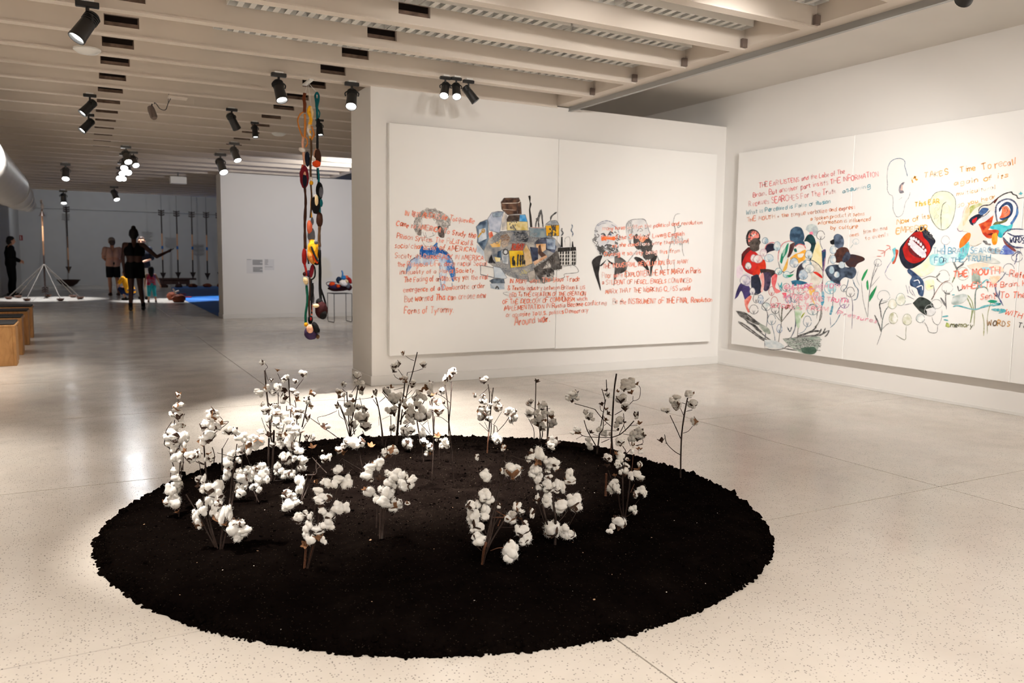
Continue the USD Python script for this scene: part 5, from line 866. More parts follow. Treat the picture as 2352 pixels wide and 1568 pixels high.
cotton_plant('tall narrow cotton plant at the left edge of the soil, fluffy all down', (409, 1186), '''
1 | 14:325,660 315,740; 12:270,690 180,830 150,920; 16:150,1000 140,1105 230,1165; 22:230,1165 260,1360; 16:480,1250 470,1568; 16:430,1400 440,1568; 12:385,290 390,340; 14:260,1360 330,1568 | 385,220,75,80C; 390,420,100,85l; 400,590,85,110b; 265,560,50,60b; 350,780,90,60; 350,940,220,140; 480,1010,110,160; 290,1080,130,95; 330,1180,95,95; 360,1340,110,130; 470,760,50,50r; 500,1225,45,60T
2 | 18:440,0 400,180 380,400 360,900; 14:380,0 370,200 350,500; 10:235,100 225,260 | 295,150,65,70; 320,260,85,70; 230,440,90,110; 330,370,95,65; 365,440,70,80; 160,655,55,80b; 295,630,95,140; 330,820,40,45T''', 1)
cotton_plant('bushy cotton plant at the near left, many dark stems fanning from one foot', (507, 1262), '''
1 | 28:850,1120 870,1420 880,1568; 24:1180,1170 1178,1400 1175,1568; 10:1290,990 1190,1165; 15:740,1400 860,1460; 15:1000,1150 1040,1290 1030,1430; 12:1170,700 1290,700 1040,900; 10:1140,600 1190,660; 10:1090,1250 1410,1340 | 1000,530,115,75r; 1010,600,115,80; 850,760,65,110; 960,740,100,110; 1080,790,80,70; 1170,715,75,55T; 930,960,140,115b; 840,1020,70,105; 600,1330,105,110b; 730,1270,75,95r; 935,1270,65,50T; 980,1345,55,90; 885,1340,40,80; 1300,850,75,85b; 1420,870,80,80; 1215,880,40,45
2 | 26:795,0 820,330 850,700 860,900 960,1400; 22:480,540 700,890 800,1100 960,1400; 24:760,560 800,870 900,1200 1000,1420; 20:915,570 870,900 930,1200 1000,1420; 30:1290,0 1230,300 1190,700 1080,1100 1040,1440; 28:1280,330 1230,700 1150,1100 1070,1440; 14:720,610 830,700; 12:680,740 790,770; 12:700,30 740,330; 14:640,0 770,50 | 680,275,55,60b; 765,290,50,90; 680,390,60,50B; 770,430,70,80; 870,450,105,115b; 1010,400,95,115; 1010,530,90,130; 1010,680,70,90; 860,640,95,100; 930,780,70,110; 710,690,60,80; 640,870,60,100; 680,1010,60,110; 770,800,85,90; 1050,880,100,170; 1180,840,60,140; 1280,1100,140,170; 1370,1010,80,65l; 1450,1130,110,90; 1240,1030,95,110B; 1340,1240,85,85''', 2)
cotton_plant('low cotton plant with a dense white cluster between the two bushy ones at left', (588, 1156), '''
4 | 14:330,540 320,830; 12:460,770 400,620 330,500; 12:240,920 380,1010 420,1020; 14:470,990 300,1290; 20:500,1100 520,1190 600,1375; 12:580,1100 560,1380; 18:245,420 220,650 200,860 180,1100; 12:100,600 210,660 | 310,310,110,90; 430,430,90,80; 520,310,90,60; 595,375,100,90t; 540,440,70,90; 525,360,38,38T; 310,510,75,80b; 440,540,55,70; 150,600,70,90; 90,720,90,80; 110,830,80,70t; 80,920,70,110; 270,690,50,60; 280,880,60,70; 370,870,90,60; 470,850,90,80; 560,820,70,60b; 670,810,70,95; 680,900,95,100; 720,1000,62,72; 620,1010,95,110; 600,1140,60,85; 540,920,60,110; 430,970,95,80l; 300,980,125,100; 260,1120,62,62; 360,1120,70,72; 310,1220,85,80; 500,1130,55,60; 240,1180,60,60; 215,210,50,50B''', 3)
cotton_plant('tallest crowded cotton bush in the left middle with many half-open pods', (622, 1104), '''
3 | 28:300,240 330,600 360,880 400,1330; 24:730,390 745,700 765,1000 760,1180 680,1340; 22:1100,700 1030,1000 970,1260; 12:1050,1180 985,1290; 16:540,640 550,900 600,1200; 24:430,1050 400,1330 430,1568; 10:240,1090 280,1210 330,1340; 16:910,1190 870,1400 830,1520; 14:650,1200 620,1340; 16:840,780 860,900 880,1250; 10:1000,380 860,570; 10:530,290 580,400; 8:310,120 350,180 310,240 360,420; 8:1130,1100 1290,1210; 8:1420,1310 1568,1410; 16:690,880 690,960; 18:570,880 590,1010; 14:330,1210 420,1340; 8:1290,1210 1250,1090 1400,1050 1568,980 | 250,95,55,52r; 530,230,48,50B; 415,420,55,45C; 650,390,70,70b; 700,345,40,40; 850,430,52,42r; 985,290,82,65b; 340,550,60,75l; 190,620,90,60; 235,680,40,50; 440,640,50,60b; 530,540,80,80; 660,590,60,60B; 800,600,55,52b; 870,660,52,50b; 880,760,36,70T; 620,750,80,115C; 250,850,50,42l; 320,950,85,80b; 490,870,52,42; 400,850,40,50B; 510,1010,75,85b; 370,1110,60,72; 500,1160,75,85b; 640,1050,92,90; 735,920,40,50; 820,990,65,85C; 930,960,82,62; 880,1050,80,65b; 690,1160,60,80; 790,1160,50,80; 560,1240,62,62; 1135,640,62,82T; 1185,670,35,50; 1060,780,60,75; 1130,860,28,80; 1070,1100,55,92C; 1370,1260,60,62B; 1440,1240,50,40; 780,1290,105,95; 850,1320,80,100; 930,1350,58,80T; 1060,1450,70,85C; 1160,1450,40,72; 680,1390,70,42T; 560,1380,62,62; 380,1400,60,92B; 750,1470,85,92; 220,1340,70,50
4 | 34:770,330 760,700 785,1030; 36:850,200 830,700 805,1030; 16:1020,320 1050,520; 24:1240,680 1190,1000 1180,1210; 16:1160,640 1150,850; 20:1290,240 1260,420; 18:1180,1210 1080,1300; 20:900,900 850,1030; 12:1110,480 1130,590; 18:1150,850 1000,1000 840,1030 | 1110,330,80,92; 1170,460,95,92; 1260,530,85,62; 940,320,52,60; 830,430,52,52b; 960,440,60,62; 1090,390,80,100; 990,600,62,62; 1060,660,95,115; 980,700,62,72B; 910,780,62,72; 890,880,52,60; 1010,900,95,92; 1130,920,80,72l; 1190,660,50,60; 1315,680,85,85; 1300,790,80,85; 1270,1040,82,122; 1260,1160,60,82; 1480,470,62,60T''', 4, .10)
cotton_plant('bare twiggy cotton stem with few tufts beside the low front plant', (688, 1174), '''
4 | 24:1400,950 1340,1170 1280,1400 1262,1520; 24:1510,880 1400,1150 1290,1400 1265,1520 | 1060,1230,92,72l; 1150,1300,82,82; 1080,1430,102,105; 1210,1390,75,62; 1300,1380,30,30
5 | 20:545,290 530,350 420,360; 12:490,150 570,240 660,335; 12:600,250 545,290; 10:420,358 440,362; 9:540,180 535,290 | 640,170,55,52b; 535,430,42,52T; 690,150,30,45; 608,75,12,12; 420,358,10,10''', 5)
cotton_plant('small front-row cotton plant, first from the left, on thin tan stems', (702, 1306), '''
5 | 20:840,380 770,560 690,760 600,900; 18:530,700 500,900 470,1060 480,1180 430,1440; 18:570,720 560,900 520,1150 440,1440; 14r:410,1210 395,1440; 14:640,390 620,550; 12r:430,1100 410,1430; 8:865,200 870,230 860,260; 10:640,470 760,410; 9:690,760 560,900; 10:370,900 480,1040; 12:700,740 820,740; 12r:500,1180 435,1440 | 790,290,58,55b; 880,440,82,85; 800,405,62,50; 750,460,40,60; 630,430,52,42; 680,460,52,60; 560,550,62,52; 580,630,75,62b; 670,625,52,55r; 780,730,72,82; 870,740,62,62; 690,830,72,72; 670,920,82,72; 610,770,50,55; 410,800,36,36; 330,860,62,75b; 470,840,40,52; 440,950,65,72; 420,1045,42,62; 555,990,75,65b; 560,1085,60,60B; 470,1110,62,62; 622,1110,40,52; 410,1165,52,42T; 590,710,62,40B''', 6)
cotton_plant('open branching cotton plant at the far rim left of the partition corner', (806, 1008), '''
6 | 14:210,490 300,700 380,985; 16:340,360 350,500 365,700 385,985; 18:500,270 450,560 405,800 395,985; 12:385,700 450,950; 8:225,610 240,690 300,740; 7:210,620 100,670 0,700; 8:520,440 570,630; 8:480,270 410,370; 8:280,320 330,370; 9:310,420 305,560; 8:500,800 470,850 420,910; 8:60,880 220,1000; 6:210,480 360,480 560,455 700,440; 10:560,900 580,960; 10:250,540 380,870; 12:470,880 395,985 | 490,140,50,60b; 480,225,42,36; 545,240,48,38; 540,335,50,90C; 300,250,42,42l; 235,355,50,50b; 240,420,62,40T; 300,400,20,36; 395,410,30,26b; 210,555,36,50C; 430,485,42,42B; 370,530,62,50b; 425,570,42,72; 370,640,75,62; 500,570,45,50b; 580,600,40,60r; 490,690,52,62; 570,710,85,75; 600,830,82,72b; 430,810,52,62l; 40,850,50,55B; 85,840,38,28''', 7)
cotton_plant('short cotton stem topped by a wide flat white tuft behind the middle plant', (838, 1094), '''
6 | 14:500,1140 530,1280 565,1450 590,1530; 8:600,1120 545,1250; 8:300,1310 310,1370 300,1420; 10:270,1290 240,1330; 8:270,1280 560,1450 | 350,1040,62,62; 450,1060,95,82; 540,1050,50,72r; 300,1105,42,42; 230,1165,52,52b; 290,1195,62,62T; 675,1105,55,52T''', 8)
cotton_plant('round white cotton plant in the middle of the soil on a dark bunch of stems', (874, 1240), '''
9 | 14:600,290 540,530; 20:270,640 320,820; 18:240,890 330,960 330,1280; 22:380,1000 375,1430; 26:430,1000 410,1430; 20:460,990 430,1200 400,1430; 10:490,380 540,420; 16:600,620 610,720 600,830; 10:465,60 440,200; 10:400,330 480,360; 9:480,1060 560,960; 22:400,600 410,1000; 12:600,830 470,1010; 20:390,960 395,1430 | 560,200,82,72t; 440,230,42,62b; 460,280,30,62B; 360,400,82,95; 240,440,92,62; 190,540,92,82; 250,600,42,42; 280,380,26,26T; 380,600,62,62B; 490,520,52,52; 600,530,92,92; 540,640,115,105; 700,560,72,75; 700,680,72,85; 790,640,62,75; 845,590,52,52; 800,690,62,62; 750,590,30,30T; 700,780,52,30B; 230,770,85,82; 165,740,40,42T; 330,870,52,72; 400,750,62,62; 480,790,95,100; 430,910,105,95; 550,770,42,42; 570,890,42,52; 600,950,92,62; 650,920,42,52; 560,1020,72,42; 760,940,62,36C; 410,330,20,30T; 520,290,40,30B''', 9)
cotton_plant('single dark cotton stalk with one brown pod at its tip by the far rim', (880, 1026), '''
7 | 20:165,800 215,1000 260,1300 275,1568; 10:120,830 200,950; 6:215,1110 215,1260; 5:220,880 320,800 | 160,730,50,72C; 110,790,22,26B
8 | 20:125,130 150,300 152,500 | ''', 10)
cotton_plant('broad cotton plant in front of the partition with a long bare leaning twig', (911, 1022), '''
7 | 18:845,60 770,380 700,620 660,810; 22:640,560 615,780 560,960; 40:560,900 540,1100 500,1568; 24:600,1000 570,1250; 16:270,710 440,910 540,970; 12:500,770 545,960; 8:650,120 720,170 790,200; 11:670,460 685,390; 8:690,390 800,375 940,330; 9:460,420 490,470 560,510; 9:530,340 600,440; 9:460,680 620,640; 9:760,680 680,760; 8:830,670 750,780 680,830; 14:410,1100 415,1400; 8:500,1110 500,1250; 6:270,1160 400,1100; 5:220,880 410,710; 18:840,1190 860,1300 880,1440; 12:700,1250 660,1300; 14:970,840 930,910; 8:1010,1180 930,1250; 22:660,1020 560,1200; 12:870,1100 600,1300; 12:780,1020 900,1070 | 610,85,50,40C; 470,290,60,62b; 460,370,50,50B; 530,250,52,46r; 640,490,50,62b; 640,530,42,60B; 575,500,25,42B; 760,570,62,62b; 760,620,52,42B; 940,260,52,62b; 340,690,72,78; 420,630,36,52T; 430,790,82,72; 470,860,72,52b; 540,780,72,72; 580,870,50,62C; 640,860,42,52; 650,940,52,62b; 645,780,30,42T; 370,1010,62,56; 460,990,52,62b; 450,1050,62,50B; 440,1300,52,62; 440,1310,72,42B; 820,810,72,62; 880,740,62,82; 910,680,62,62B; 1000,640,52,62T; 1060,620,50,82; 1060,560,42,42B; 1060,730,62,62; 1080,770,72,42B; 960,800,52,62; 850,915,72,62; 835,965,52,62B; 930,1000,75,85; 740,960,52,72; 740,1060,75,92; 860,1120,72,85; 950,1120,85,75; 1040,1080,62,82; 700,1140,62,62; 660,1200,52,42; 760,1190,52,62; 900,1180,42,30B; 650,1060,30,52T; 660,1360,95,85; 740,1340,75,62b; 930,1370,62,82
8 | 26:430,260 410,380 400,490; 8:700,480 780,610 860,690; 10:680,310 790,315 | 590,450,95,95r''', 11, .09)
cotton_plant('slim cotton stem with a drooping tuft right of the broad plant', (973, 1060), '''
8 | 18:860,480 870,600 885,790; 8:940,790 1040,860; 12:760,50 800,290 840,480 | 870,410,62,62; 930,440,52,52; 1000,520,75,75; 930,630,42,52; 890,490,52,42T; 1000,640,52,42T''', 12)
cotton_plant('tall thin cotton stalk with two round bolls, planted on the bright middle soil', (993, 1103), '''
7 | 26:1080,840 1100,1100 1115,1400; 14:1130,1110 1115,1300; 22:1050,860 1060,940; 10:1170,880 1110,900 | 1110,830,36,42; 1180,880,72,62l; 1190,1010,105,85b; 1080,970,52,42; 1155,740,28,32B; 1095,760,40,30T
8 | 24:1065,280 1060,600 1050,870 1040,1120; 10:820,90 940,220 1060,370; 8:960,30 980,160 1010,270 | 1140,320,60,60T; 1118,390,32,32; 1190,390,26,30; 1130,350,30,30B''', 13)
cotton_plant('two crossing cotton stalks with a fluffy white tip, right of the tall thin stalk', (1041, 1120), '''
7 | 18:1300,600 1350,1000 1360,1390; 18:1405,540 1390,900 1365,1200 1385,1390; 10:1180,745 1280,800 1380,890; 10:1150,1110 1240,1130 1350,1210; 8:1430,600 1400,720; 8:1270,910 1340,990; 8:1240,740 1235,780; 9:1370,540 1400,560 | 1420,370,72,62; 1380,440,52,72b; 1380,480,52,60B; 1300,500,42,82; 1295,570,16,42; 1250,690,52,62b; 1280,890,30,42B
8 | 18:1335,160 1345,300 1385,500; 20:1365,250 1390,600 1420,1110 1422,1250; 10:1160,430 1165,600 1165,720 | 1275,430,72,82; 1210,490,52,52; 1310,510,52,42r''', 14)
cotton_plant('cotton plant with a rusty lower stem at the back of the soil', (1119, 1040), '''
10 | 20:545,300 520,500 490,800 470,1060; 22r:470,1060 455,1200 440,1420; 9:505,360 520,470; 18:455,240 480,400 480,560; 8:310,440 390,370 460,300; 9:305,905 470,1060; 9:395,890 430,960 460,1040; 16:510,900 505,1080 470,1200; 18:560,950 550,1080 500,1200; 10:530,920 600,970 620,1040; 8:690,710 560,920; 12:800,830 730,930 600,1070; 9:540,1080 660,1290; 9:430,560 450,620; 14:480,560 490,660; 9:600,1070 500,1200 | 385,165,80,72b; 235,430,50,56C; 370,440,48,42r; 370,530,78,52; 340,690,72,72; 350,770,85,105; 440,680,52,62; 470,820,72,85; 500,590,42,42; 590,510,52,56; 620,530,58,42B; 630,630,85,82b; 820,690,82,62; 780,730,52,62b; 910,700,42,52r; 890,820,85,95l; 600,1130,62,62; 560,1175,52,62; 660,1190,52,62; 600,1230,42,42b''', 15)
cotton_plant('compact cotton plant at the back with one bare stalk capped by a brown bur', (1238, 1019), '''
10 | 18:1275,180 1270,500 1255,770 1250,830; 12:1150,830 1240,1020 1245,1220; 20:1340,1000 1350,1130 1330,1230; 18:1385,1020 1385,1130 1340,1230; 22:1470,610 1475,900 1470,1270; 16:1500,950 1480,1130; 8:1150,600 1250,660 1330,680 1520,655; 14:1255,770 1340,1000; 10:1590,1200 1480,1250 | 1295,190,46,52B; 1150,570,52,46l; 1190,530,42,52b; 1320,570,30,46T; 1420,580,62,72; 1360,620,52,52; 1160,740,62,75b; 1280,720,62,62; 1390,670,52,42B; 1420,750,62,75; 1530,740,62,52; 1540,800,52,62T; 1565,890,85,75; 1540,940,52,52; 1240,880,62,62; 1330,840,82,85b; 1370,920,62,62; 1300,930,72,52T; 1390,990,72,52; 1440,860,28,52T; 1560,1220,92,105; 1540,1310,62,62''', 16)
cotton_plant('near front cotton plant right of centre, cut tan foot and long side branches', (1108, 1297), '''
11 | 34r:300,1500 320,1330 350,1230; 26:345,1250 400,1000 440,850 540,430 575,160; 20:330,1400 420,1100 480,690; 22:390,830 410,1000 370,1250 310,1490; 20:570,960 420,1200 320,1420; 12:700,510 620,700 560,820 430,1050; 16:650,190 555,430 480,680; 10:520,260 490,430 455,560; 12:245,260 250,390 335,570; 9:390,520 420,640; 10:690,490 600,510 530,540; 14r:400,930 560,930; 12r:430,830 570,910; 8:470,1045 580,1050 690,1045; 12r:520,960 490,1030; 12:270,930 350,1130; 9r:400,1330 480,1300 560,1290; 10:660,190 760,230 900,240; 8:230,1270 290,1330; 9:850,810 800,850; 10:745,1240 690,1290 | 240,210,42,56C; 555,100,46,56C; 540,370,36,50C; 670,370,105,98b; 340,430,78,82; 330,660,82,86; 390,730,62,60; 420,770,46,46B; 500,790,42,46C; 160,790,62,68; 240,770,52,52; 340,840,62,82; 330,920,62,55; 200,890,82,72; 160,960,52,62; 240,1010,92,82; 230,1080,82,62; 240,1160,72,62; 270,1220,82,62; 330,1180,30,30; 720,800,56,52l; 770,860,50,46b; 640,930,78,78b; 900,880,50,82C; 765,945,30,20T; 820,1010,56,62C; 780,1100,92,82; 820,1180,82,92; 740,1060,52,52; 640,1330,102,112; 620,1410,72,62; 650,1250,52,62; 685,1290,30,38B''', 17, .09)
cotton_plant('near front cotton plant furthest right, two big tufts low over its shadow', (1275, 1250), '''
12 | 26:250,570 310,820 375,1080 440,1250; 10:210,560 260,820 350,1100; 34:460,470 440,650 460,850 480,1030 475,1350; 12:200,500 260,680; 12:640,900 580,990 520,1050; 10:740,950 650,1100 560,1200; 10:75,540 210,565; 12:320,400 320,540; 10:170,290 100,450 75,540; 10:330,740 430,760; 10:330,700 500,750 560,780; 10:0,230 170,275 | 185,170,56,72C; 270,170,75,85; 150,230,62,52; 350,250,42,52; 260,280,62,42B; 410,300,85,72; 480,300,62,85b; 490,370,50,62B; 380,400,42,32; 230,390,82,72; 180,430,52,62; 260,490,62,72; 390,480,62,42b; 390,590,82,92b; 490,560,62,72; 560,600,52,85; 500,640,52,52b; 380,720,62,52; 370,790,72,82; 270,600,52,62; 245,760,32,72; 660,430,52,75; 670,510,75,62b; 530,860,112,88; 540,800,42,26T; 720,770,102,85; 750,870,85,72l; 440,1150,105,115; 500,1180,62,72; 600,1170,75,105; 690,1210,62,62; 270,410,50,50B''', 18)
cotton_plant('tall right-hand cotton plant with a thick bare mast and wide arms', (1410, 1053), '''
13 | 30:940,60 900,350 870,850 855,1130 870,1350 885,1520; 20r:850,1250 835,1430; 14:845,960 700,830 570,670; 13:570,670 400,620 220,570; 13:850,1155 500,1145 360,1120 320,1085; 18:870,1150 1000,1100 1120,1000 1240,870; 12:910,765 1040,690; 12:1230,520 1150,600 1090,650; 10:1225,440 1230,520 1330,480 1350,320 1320,260; 12:1060,740 1070,860 1060,950 980,1110; 10:1100,1050 1070,950; 10:1180,950 1300,940; 10:1050,1090 1160,1110; 8:740,1030 940,1040; 8:360,1120 250,1180 | 190,430,92,72; 120,470,62,62; 230,390,52,62; 250,470,62,52; 180,530,62,30B; 1140,250,132,92; 1080,190,72,52; 1200,180,62,62; 1070,310,72,42b; 1290,230,42,56T; 1190,380,46,68B; 1020,480,102,85b; 1090,610,72,52b; 1090,665,82,50B; 265,1010,72,60; 260,1060,85,55B; 175,1080,42,30; 1280,780,62,82C; 1330,910,52,42B; 990,860,65,72; 940,930,52,62; 1080,890,30,42B; 1330,1040,75,75; 1220,1110,72,92; 1390,1110,52,72r; 1300,1150,82,62b; 1200,1170,72,62; 960,360,24,40B; 970,1020,30,30B''', 19, .10)
cotton_plant('thin dark cotton plant full of empty burs just behind the thick mast', (1371, 1044), '''
13 | 24:650,1080 630,1250; 30:630,1250 600,1450; 18:385,860 440,1030 550,1230 610,1330; 12:820,1180 680,1240; 14:765,160 770,300; 16:690,320 740,500 730,640 700,800 670,960; 16:710,760 710,990 640,1100; 10:770,910 730,950; 10:660,600 670,680 720,720; 8:540,1100 640,1130; 10:730,640 760,500 | 765,340,42,42B; 790,430,56,62C; 690,580,42,62B; 760,660,36,52B; 800,740,52,42B; 760,840,52,52B; 410,720,42,52; 470,800,62,52b; 530,840,42,30; 500,760,42,42; 500,1060,42,52B; 640,1010,52,52; 720,1080,72,62; 830,1090,30,42; 450,1190,52,52; 480,1300,65,72''', 20)
cotton_plant('middle right cotton plant with sparse hanging tufts and one tuft on the ground', (1436, 1192), '''
14 | 14:430,30 480,130 440,300; 12r:600,170 580,400 540,560; 26:430,300 430,700 440,1200; 26:540,420 540,700 470,1200; 22:360,800 380,1000 430,1200; 16:520,760 500,1000 460,1200; 12:190,430 240,550 270,630; 12r:620,650 560,790; 12:560,80 470,180; 10:440,380 540,400; 40r:160,480 155,700 148,850; 10:200,280 230,380; 12:640,20 760,0; 9:300,500 420,560; 10:700,900 540,1100; 10:590,1120 470,1200; 9:400,1180 380,1200 | 185,220,75,68b; 170,340,62,52B; 390,180,75,85; 310,150,42,42T; 340,300,52,52; 390,270,52,42; 370,350,52,42; 500,240,32,28; 520,260,36,28T; 490,350,62,62; 480,440,52,62; 400,450,42,52; 460,510,52,42B; 300,510,42,32T; 560,510,52,75; 710,330,46,52; 680,400,75,52T; 660,490,75,62; 720,550,75,52b; 280,640,85,85; 230,740,62,85; 320,720,62,85; 360,770,42,52; 720,740,85,75; 640,820,42,75; 790,800,42,75; 700,800,46,52B; 570,1060,52,52; 620,1040,42,52; 630,1110,42,52; 370,1270,115,95; 310,1240,62,62; 430,1300,62,62; 260,1350,52,52; 215,1420,58,42; 720,120,46,42; 700,80,52,42T; 610,20,42,45C; 580,110,32,42
13 | 8:1140,1190 1180,1300; 9:1390,1190 1390,1250 1290,1300 | 1010,1220,85,85b; 1240,1275,52,62C''', 21, .09)
cotton_plant('lone slender cotton stalk at the right rim with five grey tufts', (1563, 1098), '''
15 | 24:540,230 515,350 485,520 450,780 435,1100 430,1500; 9:455,305 515,325; 10:425,385 485,515; 14:265,500 350,680 430,860; 12:180,800 215,940 330,1060 425,1120; 9:615,415 520,440; 9:620,670 550,750 470,780; 8:190,930 215,945; 8:540,230 600,225 | 560,160,68,56; 600,170,62,46T; 370,220,72,42; 290,270,42,52; 370,320,82,75r; 360,390,42,42b; 620,320,82,75b; 165,410,46,36; 220,430,42,42b; 645,595,62,65r; 130,890,52,75B''', 22)
plain('tube_glass', (.8, .82, .84), .25); plain('grey_metal', (.16, .155, .15), .4, .5, metal=.5); glow('lamp_lens_glare', (1., .98, .95), 60.)
# ---------------------------------------------------------------- lamps that the picture shows
def L(x, y, tx, ty, label, D=None, **k):
    """a lamp whose clamp is at the pixel x, y under a beam, its lens towards the floor point tx, ty (world)"""
    return lamp(on_z(x, y, ZB - .012), (tx, ty[0], ty[1]) if isinstance(ty, tuple) else (tx, ty, 0), label, **k)
L(200, 4, -1.6, 5.2, 'large black track spotlight at the top left of the picture pointing left', size=1.15, watts=FLOOR_W, half=40, soft=1.)
L(640, 168, 1.9, 6.0, 'black track spotlight with a curled yoke left of the hanging textile sculpture', size=1.1, watts=SOIL_W * .6, half=34, soft=.9)
L(808, 189, 1.5, 5.6, 'black track spotlight right beside the upper left corner of the partition', size=1.1)
L(1023, 176, 1.7, 4.9, 'bright glaring spotlight facing the camera, left one of the pair over the partition', size=.86, watts=SOIL_W * .16, half=17, soft=.9, lens='lamp_lens_glare', color=NEUT, group='pair of glaring spots over the partition')
L(1048, 178, 2.3, 4.7, 'bright glaring spotlight facing the camera, right one of the pair over the partition', size=.86, watts=SOIL_W * .16, half=17, soft=.9, lens='lamp_lens_glare', color=NEUT, group='pair of glaring spots over the partition')
L(1076, 184, 5.2, 5.9, 'black spotlight just right of the glaring pair, turned down to the right', size=.9)
L(206, 216, -2.2, 8.6, 'black spotlight under the left ceiling, upper one of two in a column', watts=FLOOR_W * .5, half=55, soft=1.)
L(203, 261, -2.2, 9.8, 'black spotlight under the left ceiling, lower one of two in a column', watts=FLOOR_W, half=45, soft=1.)
L(532, 249, 3.2, 10.6, 'black spotlight over the hall left of the hanging sculpture, pointing down right', watts=FLOOR_W * .4, half=55, soft=1.)
t12 = L(585, 280, 2.0, 9.6, 'small black spotlight with twin lenses on a pale plate, left of the sculpture', size=.8)
L(734, 274, 2.6, 9.0, 'black spotlight whose round white lens shows behind the teal strand', size=.8, watts=FAR_W * .35, half=45, soft=1.)
L(150, 375, -.3, 14.6, 'grey twin spotlight hanging alone over the left of the far hall', size=1.35, body='grey_metal', lens='lamp_lens_cool')
CL = [(289, 335, 1.4), (306, 348, 1.3), (286, 352, 1.5), (291, 364, 1.5), (280, 372, 1.4), (276, 384, 1.45), (283, 391, 1.2)]
for i, (x, y, s) in enumerate(CL):
    L(x, y, (1.2, 1.6, .2, 1.0, .4, -.2, .8)[i], (11.2, 11.6, 11.4, 12.0, 11.6, 12.6, 12.2)[i], f'grey spotlight in the far cluster over the hall, {["topmost", "second from the top", "third from the top", "middle", "third from the bottom", "second from the bottom", "lowest"][i]}', size=s * .85, body='grey_metal', lens='lamp_lens_cool', watts=FAR_W * .08 if i in (0, 3) else 0, color=COOL, half=40, soft=1., group='cluster of spots over the far hall')
L(506, 352, 2.6, 11.6, 'grey spotlight with a big round lit lens near the display wall corner', size=1.45, body='grey_metal', lens='lamp_lens_cool')
L(538, 327, 2.7, 10.6, 'slender grey twin spotlight above the top left of the display wall', size=1.2, body='grey_metal', lens='lamp_lens_cool')
L(262, 428, 1.6, 19.8, 'single grey spotlight below the cluster, close to the far wall', size=1.5, body='grey_metal', lens='lamp_lens_cool')
L(145, 437, -.3, 22.4, 'twin white-lensed spotlight above the single hanging arrow', size=1.5, body='grey_metal', lens='lamp_lens_cool')
# unseen lamps placed to light the tall far bay, up under its own ceiling behind the last beam
for i, (x, y, tx, ty, tz, k, h) in enumerate(((-1.0, 25.4, -.9, 25.3, 0, 1.6, 22), (1.5, 24.6, 1.9, 23.9, 0, 1.6, 20), (3.6, 25.2, 4.0, 24.6, 0, 1.4, 24), (-.3, 30.0, -.6, YF, 1.2, .13, 50), (3.2, 30., 3.4, YF, 1.2, .11, 50))):
    t = thing('track_spotlight', f'unseen spotlight under the tall far ceiling behind the last beam, {["leftmost over the bowls", "over the walking child", "over the blue sheet", "left wall washer", "right wall washer"][i]}', 'spotlight', (x, y, 4.25), 'spots in the tall far bay'); q0 = np.array([x, y, 4.12]); d = np.array([tx, ty, tz]) - q0; d /= np.linalg.norm(d)
    obj('stem', tube([(x, y, 4.25), q0], .014, 8), 'grey_metal', t); obj('can', lathe([(0, -.08), (.05, -.08), (.06, .12), (.05, .12), (.045, .10)], q0, q0 + d, 18), 'grey_metal', t, smooth=40); obj('lens', lathe([(0, .105), (.045, .10), (0, .099)], q0, q0 + d, 18), 'lamp_lens_cool', t)
    light_of(t, q0 + d * .14, (tx, ty, tz), FAR_W * 5 * k, COOL, h, .6)
# unseen behind the partition: one lights the display wall, one tints the far ceiling
lamp((4.4, 12.6, ZB - .012), (3.6, 16.6, 1.2), 'unseen black spotlight behind the partition aimed at the display wall', FAR_W * 1.25, WARM, 58, 1.)
q0 = np.array([4.6, 12.2, .0]); t = thing('floor_uplight', 'unseen floor uplight with a blue filter behind the partition, placed to tint the ceiling', 'uplight', q0); obj('can', lathe([(0, 0), (.07, 0), (.09, .16), (.08, .16), (.07, .12)], q0, q0 + [0, 0, 1], 18), 'grey_metal', t, smooth=40); obj('lens', lathe([(0, .135), (.07, .13), (0, .128)], q0, q0 + [0, 0, 1], 18), 'tube_glass', t); light_of(t, q0 + [0, 0, .18], (4.0, 15.6, 2.9), FAR_W * .5, (.35, .5, 1.), 50, 1.)


# ---------------------------------------------------------------- louvred strip lights in the bays of the ceiling
def fixture():
    t = thing('strip_light', 'x', 'ceiling light', (0, 0, 0), 'louvred strip lights between the beams')
    obj('housing', cat(box(0, 1.16, -.062, -.058, -.012, .065), box(0, 1.16, .058, .062, -.012, .065), box(0, 1.16, -.062, .062, .065, .07), box(0, .004, -.062, .062, -.012, .065), box(1.156, 1.16, -.062, .062, -.012, .065)), 'louvre_white', t)
    obj('tube', tube([(.02, 0, .045), (1.14, 0, .045)], .013, 10), 'tube_glass', t, smooth=True)
    for k in range(13):
        x = .085 + k * .0825; z = np.linspace(-1, 1, 7); pr = np.array([[x - .004 - .012 * (1 - q * q) * 0, q * .057] for q in z])
        V, Fc = [], []
        prof = [(-.012, .020), (.004, .006), (.030, .002)]
        pts = [(x - w, y, h) for h, w in prof for y in (-.057, .057)] + [(x + w, y, h) for h, w in reversed(prof) for y in (-.057, .057)]
        obj('louvre_blade', trimesh.convex.convex_hull(np.array(pts)), 'louvre_white', t)
    return t

